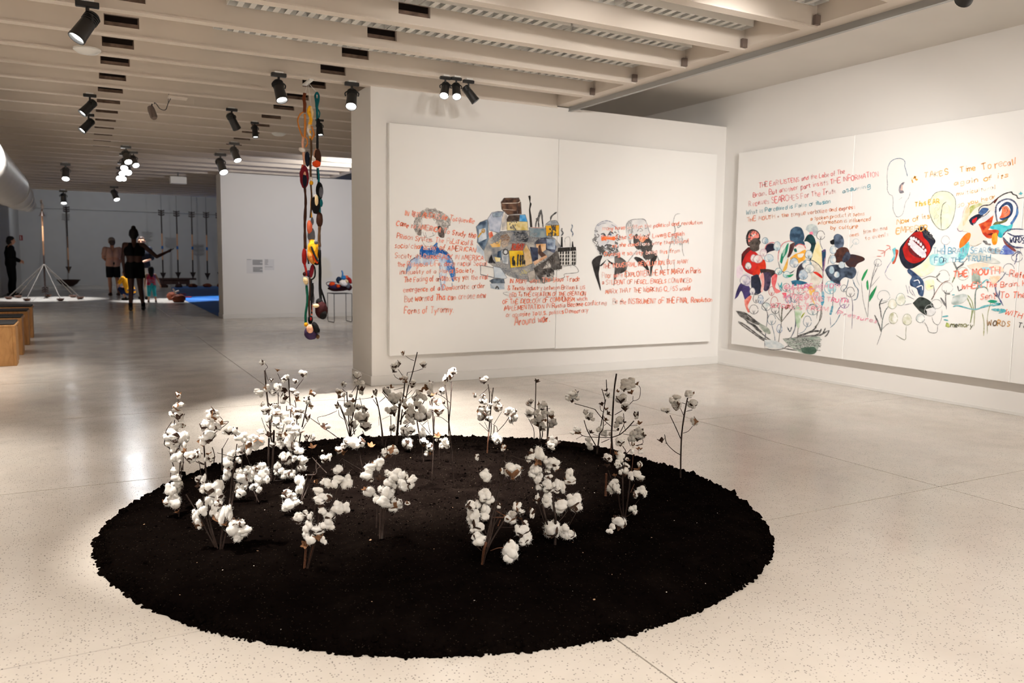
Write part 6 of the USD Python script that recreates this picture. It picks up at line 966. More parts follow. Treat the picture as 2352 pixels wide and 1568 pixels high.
fx0, nfx = None, 0
for k in range(-9, 3):
    Yk = BEAM_Y[k] + FLANGE; bay = {2: 'just beyond', 1: 'over'}.get(k, None)
    for i in range(3):
        if k >= 0 and i > 0: continue
        lab = f'louvred strip light, {["left", "middle", "right"][i]} one of the row in the {"first second third fourth fifth sixth seventh eighth ninth".split()[-k - 1]} bay before the partition' if k < 0 else f'louvred strip light in the {["first", "second", "third"][k]} bay behind the partition front, by the sculpture hook'
        p = (.95 + 1.175 * i, BEAM_Y[k] + PITCH_B - .072, 3.008)
        if fx0 is None: fx0 = fixture(); q = stage.GetPrimAtPath(fx0); UsdGeom.Xformable(q).GetOrderedXformOps()[0].Set(Gf.Vec3d(*p)); q.SetCustomDataByKey('label', lab); continue
        path = free('/World/strip_light'); x = UsdGeom.Xform.Define(stage, path); pr = x.GetPrim(); pr.GetReferences().AddInternalReference(fx0); x.GetOrderedXformOps()[0].Set(Gf.Vec3d(*p)); pr.SetInstanceable(True); tag(pr, lab, 'ceiling light', 'louvred strip lights between the beams')

# ---------------------------------------------------------------- small things under the ceiling
p = on_z(200, 112, ZB - .012); t = thing('ceiling_sensor', 'pale round sensor dome under the left beams, near the picture top', 'sensor', p); obj('dome', lathe([(.0, -.0), (.10, 0), (.10, .012), (.07, .035), (0, .045)], p, p - [0, 0, 1], 22), 'louvre_white', t, smooth=50)
p = on_z(640, 306, ZB - .012); t = thing('ceiling_sensor', 'pale round sensor dome left of the hanging sculpture strands', 'sensor', p); obj('dome', lathe([(.0, -.0), (.09, 0), (.09, .01), (.06, .03), (0, .04)], p, p - [0, 0, 1], 22), 'louvre_white', t, smooth=50)
p = on_z(408, 222, ZB - .012); t = thing('junction_box', 'flat pale junction plate with a dangling black cable under the left ceiling', 'junction box', p)
obj('plate', rbox(p[0] - .09, p[0] + .09, p[1] - .07, p[1] + .07, p[2] - .02, p[2], .004), 'ceiling_paint', t); D9 = depth_of(p)
obj('cable', tube(spline([at_depth(x, y, D9) for x, y in ((392, 226), (386, 238), (380, 252), (368, 250), (360, 240), (355, 236), (354, 239))], 40), .004, 6), 'black_metal', t, smooth=True); obj('cable', tube(spline([at_depth(x, y, D9) for x, y in ((388, 212), (387, 226), (386, 240))], 12), .003, 6), 'black_metal', t, smooth=True)
q = at_depth(350, 259, D9); t = thing('sound_speaker', 'small dark unlit box hanging on a cable beside the pale junction plate', 'speaker', q); e = np.array([.2, -.5, -.84]); e /= np.linalg.norm(e)
obj('body', lathe([(0, -.075), (.030, -.07), (.036, -.04), (.036, .05), (.026, .07), (0, .072)], q, q + e, 14), 'bracket_metal', t, smooth=40); obj('bracket', tube(spline([q - e * .06, q + [0, 0, .09], at_depth(349, 244, D9)], 10), .005, 6), 'black_metal', t, smooth=True)
c = on_y(410, 413, min(BEAM_Y.values(), key=lambda q: abs(q - 16.7)) + FLANGE / 2 - .08); t = thing('loudspeaker', 'white rectangular box hanging over the far hall left of the display wall', 'speaker', c)
obj('cabinet', rbox(c[0] - .15, c[0] + .15, c[1], c[1] + .16, c[2] - .07, c[2] + .07, .01), 'louvre_white', t); obj('rod', tube([c + [0, .08, .06], [c[0], c[1] + .08, ZB + .01]], .012, 8), 'grey_metal', t)
# duct
D = 17.6; c = at_depth(64, 470, D); t = thing('air_duct', 'large grey round air duct in stepped sections under the ceiling at the far left', 'duct', (c[0], 12., c[2]))
plain('duct_zinc', (.55, .53, .51), .45, .5, metal=.25, var=.06)
ye = c[1]
for y0, y1, r in ((8., ye - 5.4, .30), (ye - 5.4, ye - 3.3, .255), (ye - 3.3, ye - 1.7, .205), (ye - 1.7, ye, .15)):
    obj('duct_section', lathe([(0, 0), (r, 0), (r, y1 - y0), (r + .012, y1 - y0), (r + .012, y1 - y0 - .05), (r + .001, y1 - y0 - .05)], (c[0], y0, c[2]), (c[0], y1, c[2]), 32), 'duct_zinc', t, smooth=40); obj('duct_cap', lathe([(r, -.001), (0, 0)], (c[0], y1, c[2]), (c[0], y1 + 1, c[2]), 32), 'duct_zinc', t)
    yb = min(BEAM_Y.values(), key=lambda q: abs(q - (y0 + y1) / 2)) + FLANGE / 2; obj('hanger', tube([(c[0], yb, c[2] + r - .01), (c[0], yb, ZB)], .008, 6), 'grey_metal', t)

# ---------------------------------------------------------------- plywood benches
look('plywood', {'g': ('geometry', {}), 'mp': ('mapping', {'scale': (3., 3., .8)}), 'n': ('noise_texture', {'scale': 6., 'detail': 5., 'distortion': 1.2}), 'c': ('rgb_ramp', {'ramp': [(.3, (.37, .17, .05)), (.55, (.50, .25, .085)), (.8, (.56, .30, .11))]}), 'p': ('principled_bsdf', {'roughness': .5})}, [('g.position', 'mp.vector'), ('mp.vector', 'n.vector'), ('n.fac', 'c.fac'), ('c.color', 'p.base_color')])
plain('seat_pad', (.018, .016, .016), .7, .3)
for i, (y, w, lab) in enumerate(((10.34, .62, 'plywood bench with a black pad, nearest one at the left edge'), (11.42, .55, 'plywood bench with a black pad, second from the front at the left edge'), (12.67, .5, 'plywood bench with a black pad, third from the front at the left edge'), (13.70, .5, 'plywood bench with a black pad, farthest of the four at the left edge'))):
    t = thing('bench', lab, 'bench', (-1.3, y, 0), 'plywood benches at the left')
    x1 = -.69; x0 = x1 - 1.3
    obj('side_panel', rbox(x1 - .03, x1, y, y + w * .45, 0, .43, .003), 'plywood', t); obj('side_panel', rbox(x1 - .045, x1 - .015, y + w * .47, y + w, 0, .43, .003), 'plywood', t); obj('side_panel', rbox(x0, x0 + .03, y, y + w, 0, .43, .003), 'plywood', t)
    obj('front_panel', rbox(x0 + .03, x1 - .03, y, y + .025, 0, .43, .003), 'plywood', t); obj('rear_panel', rbox(x0 + .03, x1 - .045, y + w - .025, y + w, 0, .43, .003), 'plywood', t)
    obj('seat_board', rbox(x0, x1, y, y + w, .43, .455, .004), 'plywood', t); obj('seat_pad', rbox(x0 + .01, x1 - .01, y + .01, y + w * .45, .455, .475, .008), 'seat_pad', t); obj('seat_pad', rbox(x0 + .01, x1 - .01, y + w * .52, y + w - .01, .455, .475, .008), 'seat_pad', t)

# ---------------------------------------------------------------- texts on the display wall
YD = 16.62
def wall_text(label, x0, y0, x1, y1, blocks):
    a, b = on_y(x0, y0, YD), on_y(x1, y1, YD); t = thing('wall_label', label, 'label', ((a[0] + b[0]) / 2, YD, b[2]))
    obj('film', box(a[0], b[0], YD - .003, YD, b[2], a[2]), 'label_film', t)
    for (u0, v0, u1, v1, n, col) in blocks:
        p, q = on_y(u0, v0, YD), on_y(u1, v1, YD); h = (p[2] - q[2]) / n; rows = [box(p[0], q[0] - (0 if k % 4 != 3 else .25 * (q[0] - p[0])), YD - .0045, YD - .003, p[2] - h * k - h * .62, p[2] - h * k) for k in range(n)]
        obj('text_block', cat(*rows), col, t, kind='stuff')
plain('label_film', (.68, .665, .65), .5); plain('print_grey', (.16, .16, .16), .7); plain('print_pale', (.38, .37, .37), .7)
wall_text('pale wall label with two grey blocks of text on the display wall, left one', 566, 595, 604, 628, [(567, 595, 577, 597.5, 1, 'print_pale'), (580, 596.5, 603, 609, 7, 'print_grey'), (581, 613, 603, 625, 7, 'print_grey')])
wall_text('smaller pale wall label with a few grey lines on the display wall, right one', 607, 595, 630, 620, [(608, 595.5, 616, 609, 5, 'print_pale'), (608, 612, 626, 614, 1, 'print_pale')])

# ---------------------------------------------------------------- textile sculpture hanging from a beam
def fabric(name, r, g, b): plain(name, srgb(r, g, b), .85, .2, bump=.35, bscale=160, var=.12, vscale=60)
for nm, c in dict(cloth_brown=(110, 55, 30), cloth_amber=(196, 122, 52), cloth_cream=(222, 196, 150), cloth_yellow=(238, 170, 30), cloth_white=(225, 215, 205), cloth_navy=(22, 26, 40), cloth_wine=(120, 22, 36), cloth_red=(150, 24, 18), cloth_teal=(8, 92, 98), cloth_black=(14, 12, 13), cloth_maroon=(54, 16, 18), cloth_coral=(206, 98, 66), cloth_grey=(92, 92, 98), cloth_green=(10, 82, 62), cloth_purple=(58, 40, 72), cloth_pink=(216, 160, 130), cloth_orange=(214, 70, 20), cloth_choc=(62, 34, 22), cloth_umber=(88, 62, 40), cloth_blue=(42, 110, 165), cloth_ink=(28, 44, 70)).items(): fabric(nm, *c)
DT = 7.33; hook = at_depth(708, 186, DT); HX = hook.copy()
t = thing('textile_sculpture', 'hanging textile sculpture of knotted coloured ropes and stuffed bulbs left of the partition', 'sculpture', (hook[0], hook[1], .45)); rt = np.random.default_rng(8)
def TP(x, y, dz=0.): return at_depth(x, y, DT + dz)
mpx = DT / F
def rope(c, pts, r, dz=0., parent=t, wob=.12):
    p = spline([TP(x, y, dz) for x, y in pts], max(10, 7 * len(pts))); n = len(p); rr = r * mpx * (1 + wob * 2 * (meshkit.noise(np.c_[np.arange(n) * .45, np.full(n, r), np.full(n, pts[0][0])]) - .5)); obj('rope', tube(p, rr, 9), c, parent, smooth=True)
def bulb(c, x, y, rx, ry, dz=0., tilt=0., seed=0, amp=.16, name='stuffed_bulb', parent=t, base=None):
    f = TP if base is None else base; ax = view_axes(f(x, y)); a = math.radians(tilt); A = np.array([ax[0] * math.cos(a) + ax[1] * math.sin(a), -ax[0] * math.sin(a) + ax[1] * math.cos(a), ax[2]]); m_ = mpx if base is None else base.m
    v, fc = blob((0, 0, 0), (rx * m_, ry * m_, min(rx, ry) * m_ * 1.05), amp=amp, seed=seed, sub=3); v = np.stack([v[:, 0], v[:, 1], v[:, 2]], 1) @ A + f(x, y, dz); return obj(name, (v, fc), c, parent, smooth=True)
top = on_z(708, 186, ZB - .012); obj('hook_bar', rbox(top[0] - .02, top[0] + .02, top[1] - .12, top[1] + .14, ZB - .03, ZB - .012, .003), 'louvre_white', t)
for x, y in ((700, 216), (715, 246), (728, 213)): obj('wire', tube([top - [0, 0, .015], TP(x, y)], .0022, 6), 'louvre_white', t)
# left strand
rope('cloth_brown', [(700, 214), (698, 226), (700, 240), (699, 258)], 3.6); rope('cloth_amber', [(699, 256), (690, 262), (684, 276), (688, 296), (696, 316)], 1.8); rope('cloth_amber', [(700, 262), (701, 285), (700, 316)], 2.6)
rope('cloth_pink', [(697, 314), (695, 328), (696, 342)], 2.8); rope('cloth_amber', [(698, 314), (705, 318), (706, 330), (702, 338)], 1.6); bulb('cloth_white', 694, 344, 8, 5, seed=1, tilt=-20); bulb('cloth_navy', 706, 365, 5.5, 17, seed=2)
rope('cloth_pink', [(697, 350), (699, 366), (700, 378)], 3.4); bulb('cloth_coral', 696, 386, 4, 8, seed=3); bulb('cloth_wine', 699, 406, 10, 26, .01, seed=4); bulb('cloth_navy', 700, 414, 5, 15, -.03, seed=5); bulb('cloth_pink', 700, 402, 3, 8, -.035, seed=6)
rope('cloth_choc', [(700, 430), (702, 460), (701, 490), (700, 520), (701, 572)], 2.9, wob=.3); bulb('cloth_red', 699, 590, 5.5, 20, seed=7); rope('cloth_red', [(700, 608), (703, 622), (703, 634)], 2.6); bulb('cloth_maroon', 700, 629, 4.5, 5, seed=8)
bulb('cloth_cream', 702, 645, 5.5, 9, seed=9, tilt=20); rope('cloth_green', [(704, 655), (706, 690), (702, 720), (702, 742)], 2.8); bulb('cloth_yellow', 703, 745, 4.5, 5, seed=10)
# middle strand
rope('cloth_yellow', [(713, 244), (709, 256), (714, 270), (712, 286)], 4.4); rope('cloth_cream', [(714, 246), (718, 262), (712, 278), (710, 296)], 3.4); rope('cloth_white', [(711, 284), (708, 300), (713, 312)], 3.2); rope('cloth_amber', [(716, 290), (721, 308), (715, 320)], 2.2); rope('cloth_yellow', [(713, 300), (712, 316), (716, 322)], 2.)
rope('cloth_umber', [(714, 318), (715, 350), (713, 380), (714, 412)], 2.6); bulb('cloth_white', 714, 411, 4.2, 5, seed=11); bulb('cloth_yellow', 715, 420, 4.6, 5, seed=12); rope('cloth_umber', [(714, 424), (716, 460), (713, 500)], 2.2); rope('cloth_yellow', [(716, 440), (714, 470), (716, 500)], 1.5)
bulb('cloth_grey', 717, 508, 3.6, 9, seed=13); bulb('cloth_coral', 711, 522, 6, 16, -.02, seed=14); bulb('cloth_grey', 715, 540, 8.5, 17, .01, seed=15); rope('cloth_amber', [(712, 548), (713, 566)], 2.8)
bulb('cloth_yellow', 719, 578, 12.5, 27, seed=16, amp=.28); bulb('cloth_amber', 713, 592, 6, 14, -.04, seed=17, tilt=20); bulb('cloth_orange', 724, 594, 4, 12, -.05, seed=18, tilt=25); bulb('cloth_grey', 726, 556, 4.6, 5, -.06, seed=19); rope('cloth_black', [(709, 568), (707, 590), (709, 606)], 1.8, -.02); rope('cloth_black', [(715, 566), (722, 584), (730, 600)], 2.2, -.07)
bulb('cloth_black', 727, 604, 6, 5, .01, seed=20); bulb('cloth_wine', 716, 622, 4.5, 15, seed=21, tilt=-8); bulb('cloth_purple', 709, 628, 5, 8, .02, seed=22); rope('cloth_black', [(718, 606), (723, 616), (723, 634), (717, 642)], 1.7)
rope('cloth_choc', [(711, 636), (712, 660), (710, 700), (711, 728)], 2.3); rope('cloth_black', [(715, 640), (715, 680), (716, 720)], 2.); rope('cloth_black', [(717, 650), (718, 668), (714, 690)], 3.); bulb('cloth_grey', 719, 684, 3., 13, .02, seed=23); rope('cloth_coral', [(716, 700), (716, 724)], 1.8)
bulb('cloth_black', 713, 734, 5.5, 10, seed=24); bulb('cloth_red', 714, 732, 1.8, 4, -.04, seed=25); bulb('cloth_purple', 715, 764, 16, 16, .01, seed=26, amp=.08); bulb('cloth_pink', 712, 755, 8, 10, -.06, seed=27, amp=.1); bulb('cloth_black', 725, 752, 7, 14, -.05, seed=28, tilt=25); bulb('cloth_grey', 731, 760, 4.5, 7, -.03, seed=29); bulb('cloth_umber', 730, 773, 4, 5, -.03, seed=30)
# right strand
rope('cloth_teal', [(728, 212), (724, 220), (726, 234), (727, 246), (731, 234), (732, 220), (728, 212)], 2.4); rope('cloth_teal', [(727, 226), (728, 250), (729, 276)], 2.9); rope('cloth_teal', [(728, 248), (734, 258), (733, 270)], 1.5); bulb('cloth_black', 731, 282, 4.5, 11, seed=31); rope('cloth_black', [(730, 286), (729, 310), (729, 342)], 2.9)
bulb('cloth_choc', 730, 362, 7.5, 20, seed=32); bulb('cloth_orange', 727, 376, 9.5, 8, -.02, seed=33); bulb('cloth_white', 721, 366, 4, 5, -.04, seed=34); rope('cloth_pink', [(727, 340), (722, 350), (722, 360)], 1.6)
rope('cloth_teal', [(730, 386), (732, 410), (731, 440), (734, 470), (735, 500)], 2.6); rope('cloth_black', [(729, 386), (730, 412)], 2.4); bulb('cloth_black', 734, 438, 8, 20, .01, seed=35); bulb('cloth_grey', 737, 442, 4.5, 12, -.02, seed=36)
bulb('cloth_black', 726, 470, 11, 21, seed=37); bulb('cloth_cream', 727, 460, 4, 12, -.05, seed=38); bulb('cloth_white', 724, 450, 3.4, 4, -.05, seed=39); bulb('cloth_teal', 738, 466, 3.4, 9, -.02, seed=40); bulb('cloth_choc', 734, 504, 7.4, 17, seed=41); rope('cloth_umber', [(734, 520), (733, 545), (734, 566)], 3.4); rope('cloth_grey', [(734, 556), (734, 580)], 2.5)
rope('cloth_black', [(734, 574), (735, 620), (735, 660), (737, 692)], 3.3); rope('cloth_black', [(737, 664), (744, 684), (748, 700), (746, 714)], 2.1); bulb('cloth_black', 734, 694, 8, 9, seed=42); bulb('cloth_maroon', 738, 712, 14, 20, seed=43, amp=.12); bulb('cloth_black', 742, 722, 9, 11, -.02, seed=44); bulb('cloth_cream', 726, 702, 7, 4.5, -.06, seed=45)

# ---------------------------------------------------------------- wire stool with a soft bundle
A0, B0 = on_z(753, 737.5), on_z(795, 737); A1, B1 = on_z(768, 741), on_z(808.5, 739.5); hS = .553
t = thing('wire_stool', 'thin black wire stool beside the partition end, in front of the display wall', 'stool', ((A0 + B1) / 2 * [1, 1, 0]))
def topof(p): return np.array([p[0], p[1], hS])
for a, b in ((A0, A1), (B0, B1)):
    obj('leg_frame', tube(np.array([topof(a), a + [0, 0, .03], a + (b - a) * .06 + [0, 0, .007], b - (b - a) * .06 + [0, 0, .007], b + [0, 0, .03], topof(b)]), .0065, 8), 'black_metal', t, smooth=50)
obj('seat_ring', tube(np.array([topof(A0), topof(A1), topof(B1), topof(B0), topof(A0)]), .006, 8), 'black_metal', t, smooth=50)
for k in range(1, 6): u = k / 6; obj('seat_wire', tube(np.array([topof(A0 + (B0 - A0) * u), topof(A1 + (B1 - A1) * u)]), .004, 6), 'black_metal', t)
DS = depth_of((A0 + B1) / 2)
def SP(x, y, dz=0.): return at_depth(x, y, DS + dz)
SP.m = DS / F; s0 = SP(780, 664); t = thing('soft_bundle', 'soft bundle of stuffed coloured cloth tubes lying on the wire stool', 'textile object', s0)
for k, (c, x, y, rx, ry, dz, tilt) in enumerate((('cloth_maroon', 781, 661, 27, 7.5, 0, 4), ('cloth_purple', 768, 657, 14, 6, -.08, -8), ('cloth_maroon', 802, 660, 6, 7, -.05, 0), ('cloth_orange', 763, 652, 6.5, 4.5, -.12, 8), ('cloth_orange', 777, 656.5, 4.5, 4, -.14, 0), ('cloth_ink', 778, 643, 6, 8, -.04, 0), ('cloth_blue', 789, 638, 6.5, 5, -.08, 30), ('cloth_white', 789, 650, 9.5, 7, -.16, -20), ('cloth_grey', 799, 655, 5, 7, -.12, 10), ('cloth_coral', 797, 637, 4, 5, -.06, 30), ('cloth_red', 803, 644, 4.5, 8, -.08, 25), ('cloth_cream', 797, 646, 3, 3.4, -.18, 0))):
    bulb(c, x, y, rx, ry, dz, tilt, 60 + k, .14, 'stuffed_tube', t, SP)
for pts, r, c in ((((786, 636), (787, 628), (785, 621)), 2.2, 'cloth_blue'), (((757, 660), (750, 652), (752, 648), (762, 647), (772, 648)), 1.1, 'cloth_purple'), (((805, 647), (810, 651)), 1., 'cloth_black')):
    p = spline([SP(x, y, -.06) for x, y in pts], 14); obj('cloth_loop', tube(p, np.linspace(1, .7, len(p)) * r * DS / F, 8), c, t, smooth=True)
# ---------------------------------------------------------------- the far hall: blue sheet, arrows, clay, bowls
look('blue_cloth', {'g': ('geometry', {}), 'n': ('noise_texture', {'scale': 3., 'detail': 3.}), 'c': ('rgb_ramp', {'ramp': [(.3, (.004, .085, .34)), (.7, (.008, .14, .46))]}), 'p': ('principled_bsdf', {'roughness': .55})}, [('g.position', 'n.vector'), ('n.fac', 'c.fac'), ('c.color', 'p.base_color')])
t = thing('floor_sheet', 'long bright blue sheet on the floor of the far hall beside the display wall', 'mat', (4.4, 25.5, 0))
sh = sg.Polygon([(2.42, 17.24), (2.45, 23.4), (2.47, 26.), (2.6, 29.), (2.95, 33.2), (3.4, 34.4), (6.7, 34.4), (6.7, 17.24)]).buffer(.12).buffer(-.12)
obj('sheet', trimesh.creation.extrude_polygon(sh, .012, engine='earcut'), 'blue_cloth', t)
plain('pink_ribbon', srgb(205, 70, 105), .6)
for x0, x1, y in ((412, 427, 676), (419, 440, 683)):
    a, b = on_z(x0, y, .014), on_z(x1, y, .014); t = thing('ribbon', f'thin pink strip lying on the blue sheet, {"upper shorter" if y == 676 else "lower longer"} one', 'ribbon', a); obj('strip', tube(np.array([a + [0, 0, .012], b + [0, 0, .012]]), .02, 6), 'pink_ribbon', t)
plain('clay_red', srgb(120, 58, 34), .75, .3, bump=.5, bscale=14, var=.3, vscale=5); plain('clay_dark', srgb(58, 34, 28), .75, .3, bump=.4, bscale=14, var=.3); plain('bone_white', srgb(225, 205, 190), .6)
def lump(label, px, rx, ry, mat, seed, shell=None, cat_='clay form'):
    b = on_z(*px); m_ = depth_of(b) / F; t = thing('clay_lump', label, cat_, b, 'clay lumps on the far floor'); r = np.array([rx * m_, rx * m_ * .8, ry * m_])
    v, f = blob(b + [0, 0, r[2] * .82], r, amp=.22, freq=1.8, seed=seed, sub=4); v[:, 2] = np.maximum(v[:, 2], .014 if b[0] > 2.42 else .001); obj('body', (v, f), mat, t, smooth=True)
    if shell:
        for k, (x, y, l, a, w) in enumerate(shell):
            q = at_depth(x, y, depth_of(b) - r[1] * .3); ax = view_axes(q); d = ax[0] * math.cos(math.radians(a)) + ax[1] * math.sin(math.radians(a)); pp = np.array([q - d * l * m_ / 2, q - d * l * m_ * .15 + ax[2] * .02, q + d * l * m_ * .25, q + d * l * m_ / 2]); obj('shell', tube(spline(pp, 10), np.interp(np.linspace(0, 1, 10), [0, .3, 1], [w * m_ * .6, w * m_, .004])[:len(spline(pp, 10))] if len(spline(pp, 10)) == 10 else w * m_ * .6, 10), 'bone_white', t, smooth=True)
lump('large red brown clay lump with white shells on its shoulder, left of the blue sheet', (411, 694), 14.5, 10.5, 'clay_red', 3, [(401, 669, 15, 118, 2.6), (407, 669, 8, 20, 3)])
lump('red brown clay lump tucked behind the large one by the blue sheet', (394, 689), 9.5, 10.5, 'clay_red', 4)
for i, (x, w, mat, lab, sh_) in enumerate(((377, 9, 'clay_dark', 'dark flat clay lump on the far rim of the blue sheet, leftmost of the row', None), (411, 8, 'clay_dark', 'dark pale-tipped clay lump on the far rim of the sheet, second of the row', [(411, 650, 5, 100, 1.2)]), (443, 9.5, 'clay_red', 'red clay lump with a pale upright tip on the far rim, third of the row', [(439.5, 648, 7, 90, 1.4)]), (476, 9.5, 'clay_red', 'reddish clay lump on the far rim of the blue sheet, fourth of the row', None), (505, 6, 'clay_red', 'reddish clay lump half behind the display wall corner, last of the row', None))):
    lump(lab, (x, 661 - i * .35), w, 5, mat, 20 + i, sh_)
plain('arrow_wood', srgb(118, 84, 60), .45, .4); plain('arrow_copper', srgb(214, 158, 116), .35, .5, metal=.2); plain('arrow_iron', srgb(44, 27, 22), .55); plain('arrow_blue', srgb(20, 96, 170), .5); plain('bowl_clay', srgb(92, 60, 46), .35); plain('rod_steel', srgb(120, 112, 106), .35, .5, metal=.6)
def arrow(label, top, tip, D, down=True, blue=False, wire=None, group=None, rodr=1.9):
    a, b = at_depth(*top, D), at_depth(*tip, D); m_ = D / F; t = thing('arrow', label, 'arrow', (a if a[2] < b[2] else b), group)
    d = (b - a) / np.linalg.norm(b - a); ax = view_axes(a); L = np.linalg.norm(b - a)
    cuts = [0, .10, .34, .40, .52, .565, .72, 1.] if blue else [0, .12, .45, .62, .8, 1.]
    mats = ['arrow_iron', 'arrow_iron', 'arrow_copper', 'arrow_copper', 'arrow_blue', 'arrow_copper', 'arrow_iron'] if blue else ['arrow_iron', 'arrow_iron', 'arrow_wood', 'arrow_copper', 'arrow_wood']
    for u0, u1, mt in zip(cuts[:-1], cuts[1:], mats): obj('shaft', tube(np.array([a + d * L * u0, a + d * L * u1]), rodr * m_ * (1.45 if mt == 'arrow_blue' else 1), 10), mt, t, smooth=50)
    def plate(pts, e1, th=.012):
        P = np.array([a * 0 + p for p in pts]); n = np.cross(P[1] - P[0], P[2] - P[0]); n /= np.linalg.norm(n); return trimesh.convex.convex_hull(np.vstack([P + n * th / 2, P - n * th / 2]))
    for e in (ax[0], ax[2]):
        h0 = b - d * 15 * m_; obj('head_blade', plate([b, h0 - e * 6.5 * m_, h0 + d * 3 * m_, h0 + e * 6.5 * m_], e), 'arrow_iron', t)
    for e in (ax[0], -ax[0], ax[2], -ax[2]):
        for k in range(3):
            s0 = a + d * (1.5 + k * 4.6) * m_; obj('feather', plate([s0, s0 + d * 3.4 * m_, s0 + d * 1.2 * m_ + e * 6.8 * m_, s0 - d * 2.2 * m_ + e * 6.8 * m_], e), 'arrow_iron', t)
    if wire: obj('wire', tube(np.array([a, [a[0], a[1], wire]]), .006, 6), 'black_metal', t)
    return t
for i, (x0, y0, x1, y1) in enumerate(((370, 482, 375, 641), (405, 484, 409.5, 640), (440, 486, 443.5, 640), (473, 487, 477, 642), (502, 489, 506, 640))):
    arrow(f'blue-banded arrow hanging point down over the blue sheet, {["leftmost", "second", "middle", "fourth", "half-hidden last"][i]} of five', (x0, y0), (x1, y1), 30.5, blue=True, wire=4.24, group='arrows hanging over the blue sheet', rodr=1.5)
arrow('single dark arrow hanging point down over the shallow boat-shaped bowl at the left', (152, 474), (158, 627), 30.2, wire=4.24, rodr=1.6)
# standing arrow on struts with bowls
S = on_z(105, 685); DSa = depth_of(S); arrow('tall standing arrow pointing up, held by rods that fan out to little bowls', (104, 672), (96, 481), DSa, rodr=1.9)
st = '/World/' + [c.GetName() for c in stage.GetPrimAtPath('/World').GetChildren() if c.GetName().startswith('arrow')][-1]
J = at_depth(101, 606, DSa); ms = DSa / F
obj('foot', lathe([(0, 0), (.05, 0), (.05, .02), (.012, .03), (.012, .16)], S * [1, 1, 0], S * [1, 1, 0] + [0, 0, 1], 16), 'arrow_iron', st)
v, f = blob(at_depth(97, 474, DSa), (3 * ms, 3 * ms, 8 * ms), amp=.3, seed=4); obj('figurine', (v, f), 'bone_white', st, smooth=True); v, f = blob(at_depth(95, 463, DSa), (2.4 * ms, 2.4 * ms, 5 * ms), amp=.3, seed=6); obj('figurine', (v, f), 'bone_white', st, smooth=True)
for i, (x, y) in enumerate(((20, 687), (42, 684), (62, 691), (110, 681.5), (139, 691), (168, 683), (184, 687))):
    b = on_z(x, y); r = 8.6 * depth_of(b) / F; tb = thing('bowl', f'small clay bowl on the lit floor under the standing arrow, {"first second third fourth fifth sixth seventh".split()[i]} from the left', 'bowl', b, 'bowls around the standing arrow')
    obj('bowl_shell', lathe([(0, 0), (r * .45, 0), (r * .8, r * .28), (r, r * .66), (r * .96, r * .67), (r * .74, r * .32), (r * .4, r * .08), (0, r * .06)], b, b + [0, 0, 1], 24), 'bowl_clay', tb, smooth=40)
    if i != 3: obj('rod', tube(np.array([J, b + [0, 0, r * .62]]), .011, 6), 'rod_steel', st)
b = on_z(158, 657); m_ = depth_of(b) / F; t = thing('boat_bowl', 'wide dark boat-shaped bowl on the floor under the single hanging arrow', 'bowl', b); ax = view_axes(b); prof = [(0, .0), (.30, 0), (.62, .10), (.86, .27), (.90, .27), (.60, .13), (.3, .03), (0, .03)]
v, f = lathe(prof, b, b + [0, 0, 1], 32); q = v - b; v = b + np.outer(q @ ax[0] * (25 * m_ / .9), ax[0]) + np.outer(q @ ax[2] * .45, ax[2]) + np.outer(q[:, 2] * (15 * m_ / .27), [0, 0, 1]); obj('hull', (v, f), 'clay_dark', t, smooth=40)
# brown bench by the far wall
plain('bench_brown', srgb(70, 44, 38), .6); y0 = 33.9
a, c = on_y(366, 640, y0), on_y(457, 640, y0); hb = a[2]; t = thing('bench', 'long dark brown bench in front of the far wall behind the hanging arrows', 'bench', ((a[0] + c[0]) / 2, y0, 0)); 
y0 = 34.7
obj('seat_board', rbox(a[0], c[0], y0, y0 + .5, hb - .07, hb, .01), 'bench_brown', t)
for x in (a[0] + .1, c[0] - .35): obj('leg_panel', rbox(x, x + .1, y0 + .03, y0 + .47, 0, hb - .07, .01), 'bench_brown', t)
obj('apron', rbox(a[0] + .2, c[0] - .35, y0 + .05, y0 + .09, hb - .25, hb - .07, .01), 'bench_brown', t)
# red sign
plain('sign_red', srgb(150, 26, 22), .5); plain('sign_white', srgb(225, 215, 210), .5); a, c = on_y(42.5, 540, YF - .012), on_y(52.5, 552, YF - .012); t = thing('fire_sign', 'small red fire safety sign with a white mark on the far wall at left', 'sign', ((a[0] + c[0]) / 2, YF, c[2]))
obj('plate', box(a[0], c[0], YF - .012, YF, c[2], a[2]), 'sign_red', t); w, h = c[0] - a[0], a[2] - c[2]
obj('pictogram', cat(box(a[0] + w * .42, a[0] + w * .62, YF - .016, YF - .012, c[2] + h * .15, c[2] + h * .70), box(a[0] + w * .38, a[0] + w * .56, YF - .016, YF - .012, c[2] + h * .70, c[2] + h * .84)), 'sign_white', t)
# ---------------------------------------------------------------- visitors
def hull_chain(chains, edge=.028, smooth=8, cuts=()):
    """union of hulls of spheres along each chain of (point, radius), remeshed and smoothed"""
    parts = []
    for ch in chains:
        sp = [m3.Manifold.sphere(r, 14).translate(tuple(map(float, p))) for p, r in ch]
        parts += [m3.Manifold.batch_hull([sp[i], sp[i + 1]]) for i in range(len(sp) - 1)] if len(sp) > 1 else sp
    M = parts[0]
    for q in parts[1:]: M = M + q
    for n, o in cuts: M = M.trim_by_plane(n, o)
    M = M.refine_to_length(edge); q = M.to_mesh(); me = trimesh.Trimesh(q.vert_properties[:, :3], q.tri_verts, process=True)
    if smooth:
        v0 = np.array(me.vertices); trimesh.smoothing.filter_taubin(me, iterations=smooth); v1 = np.array(me.vertices); off = ~(np.linalg.norm(v1 - v0, axis=1) < edge * .8); v1[off] = v0[off]; me.vertices = v1
    return me
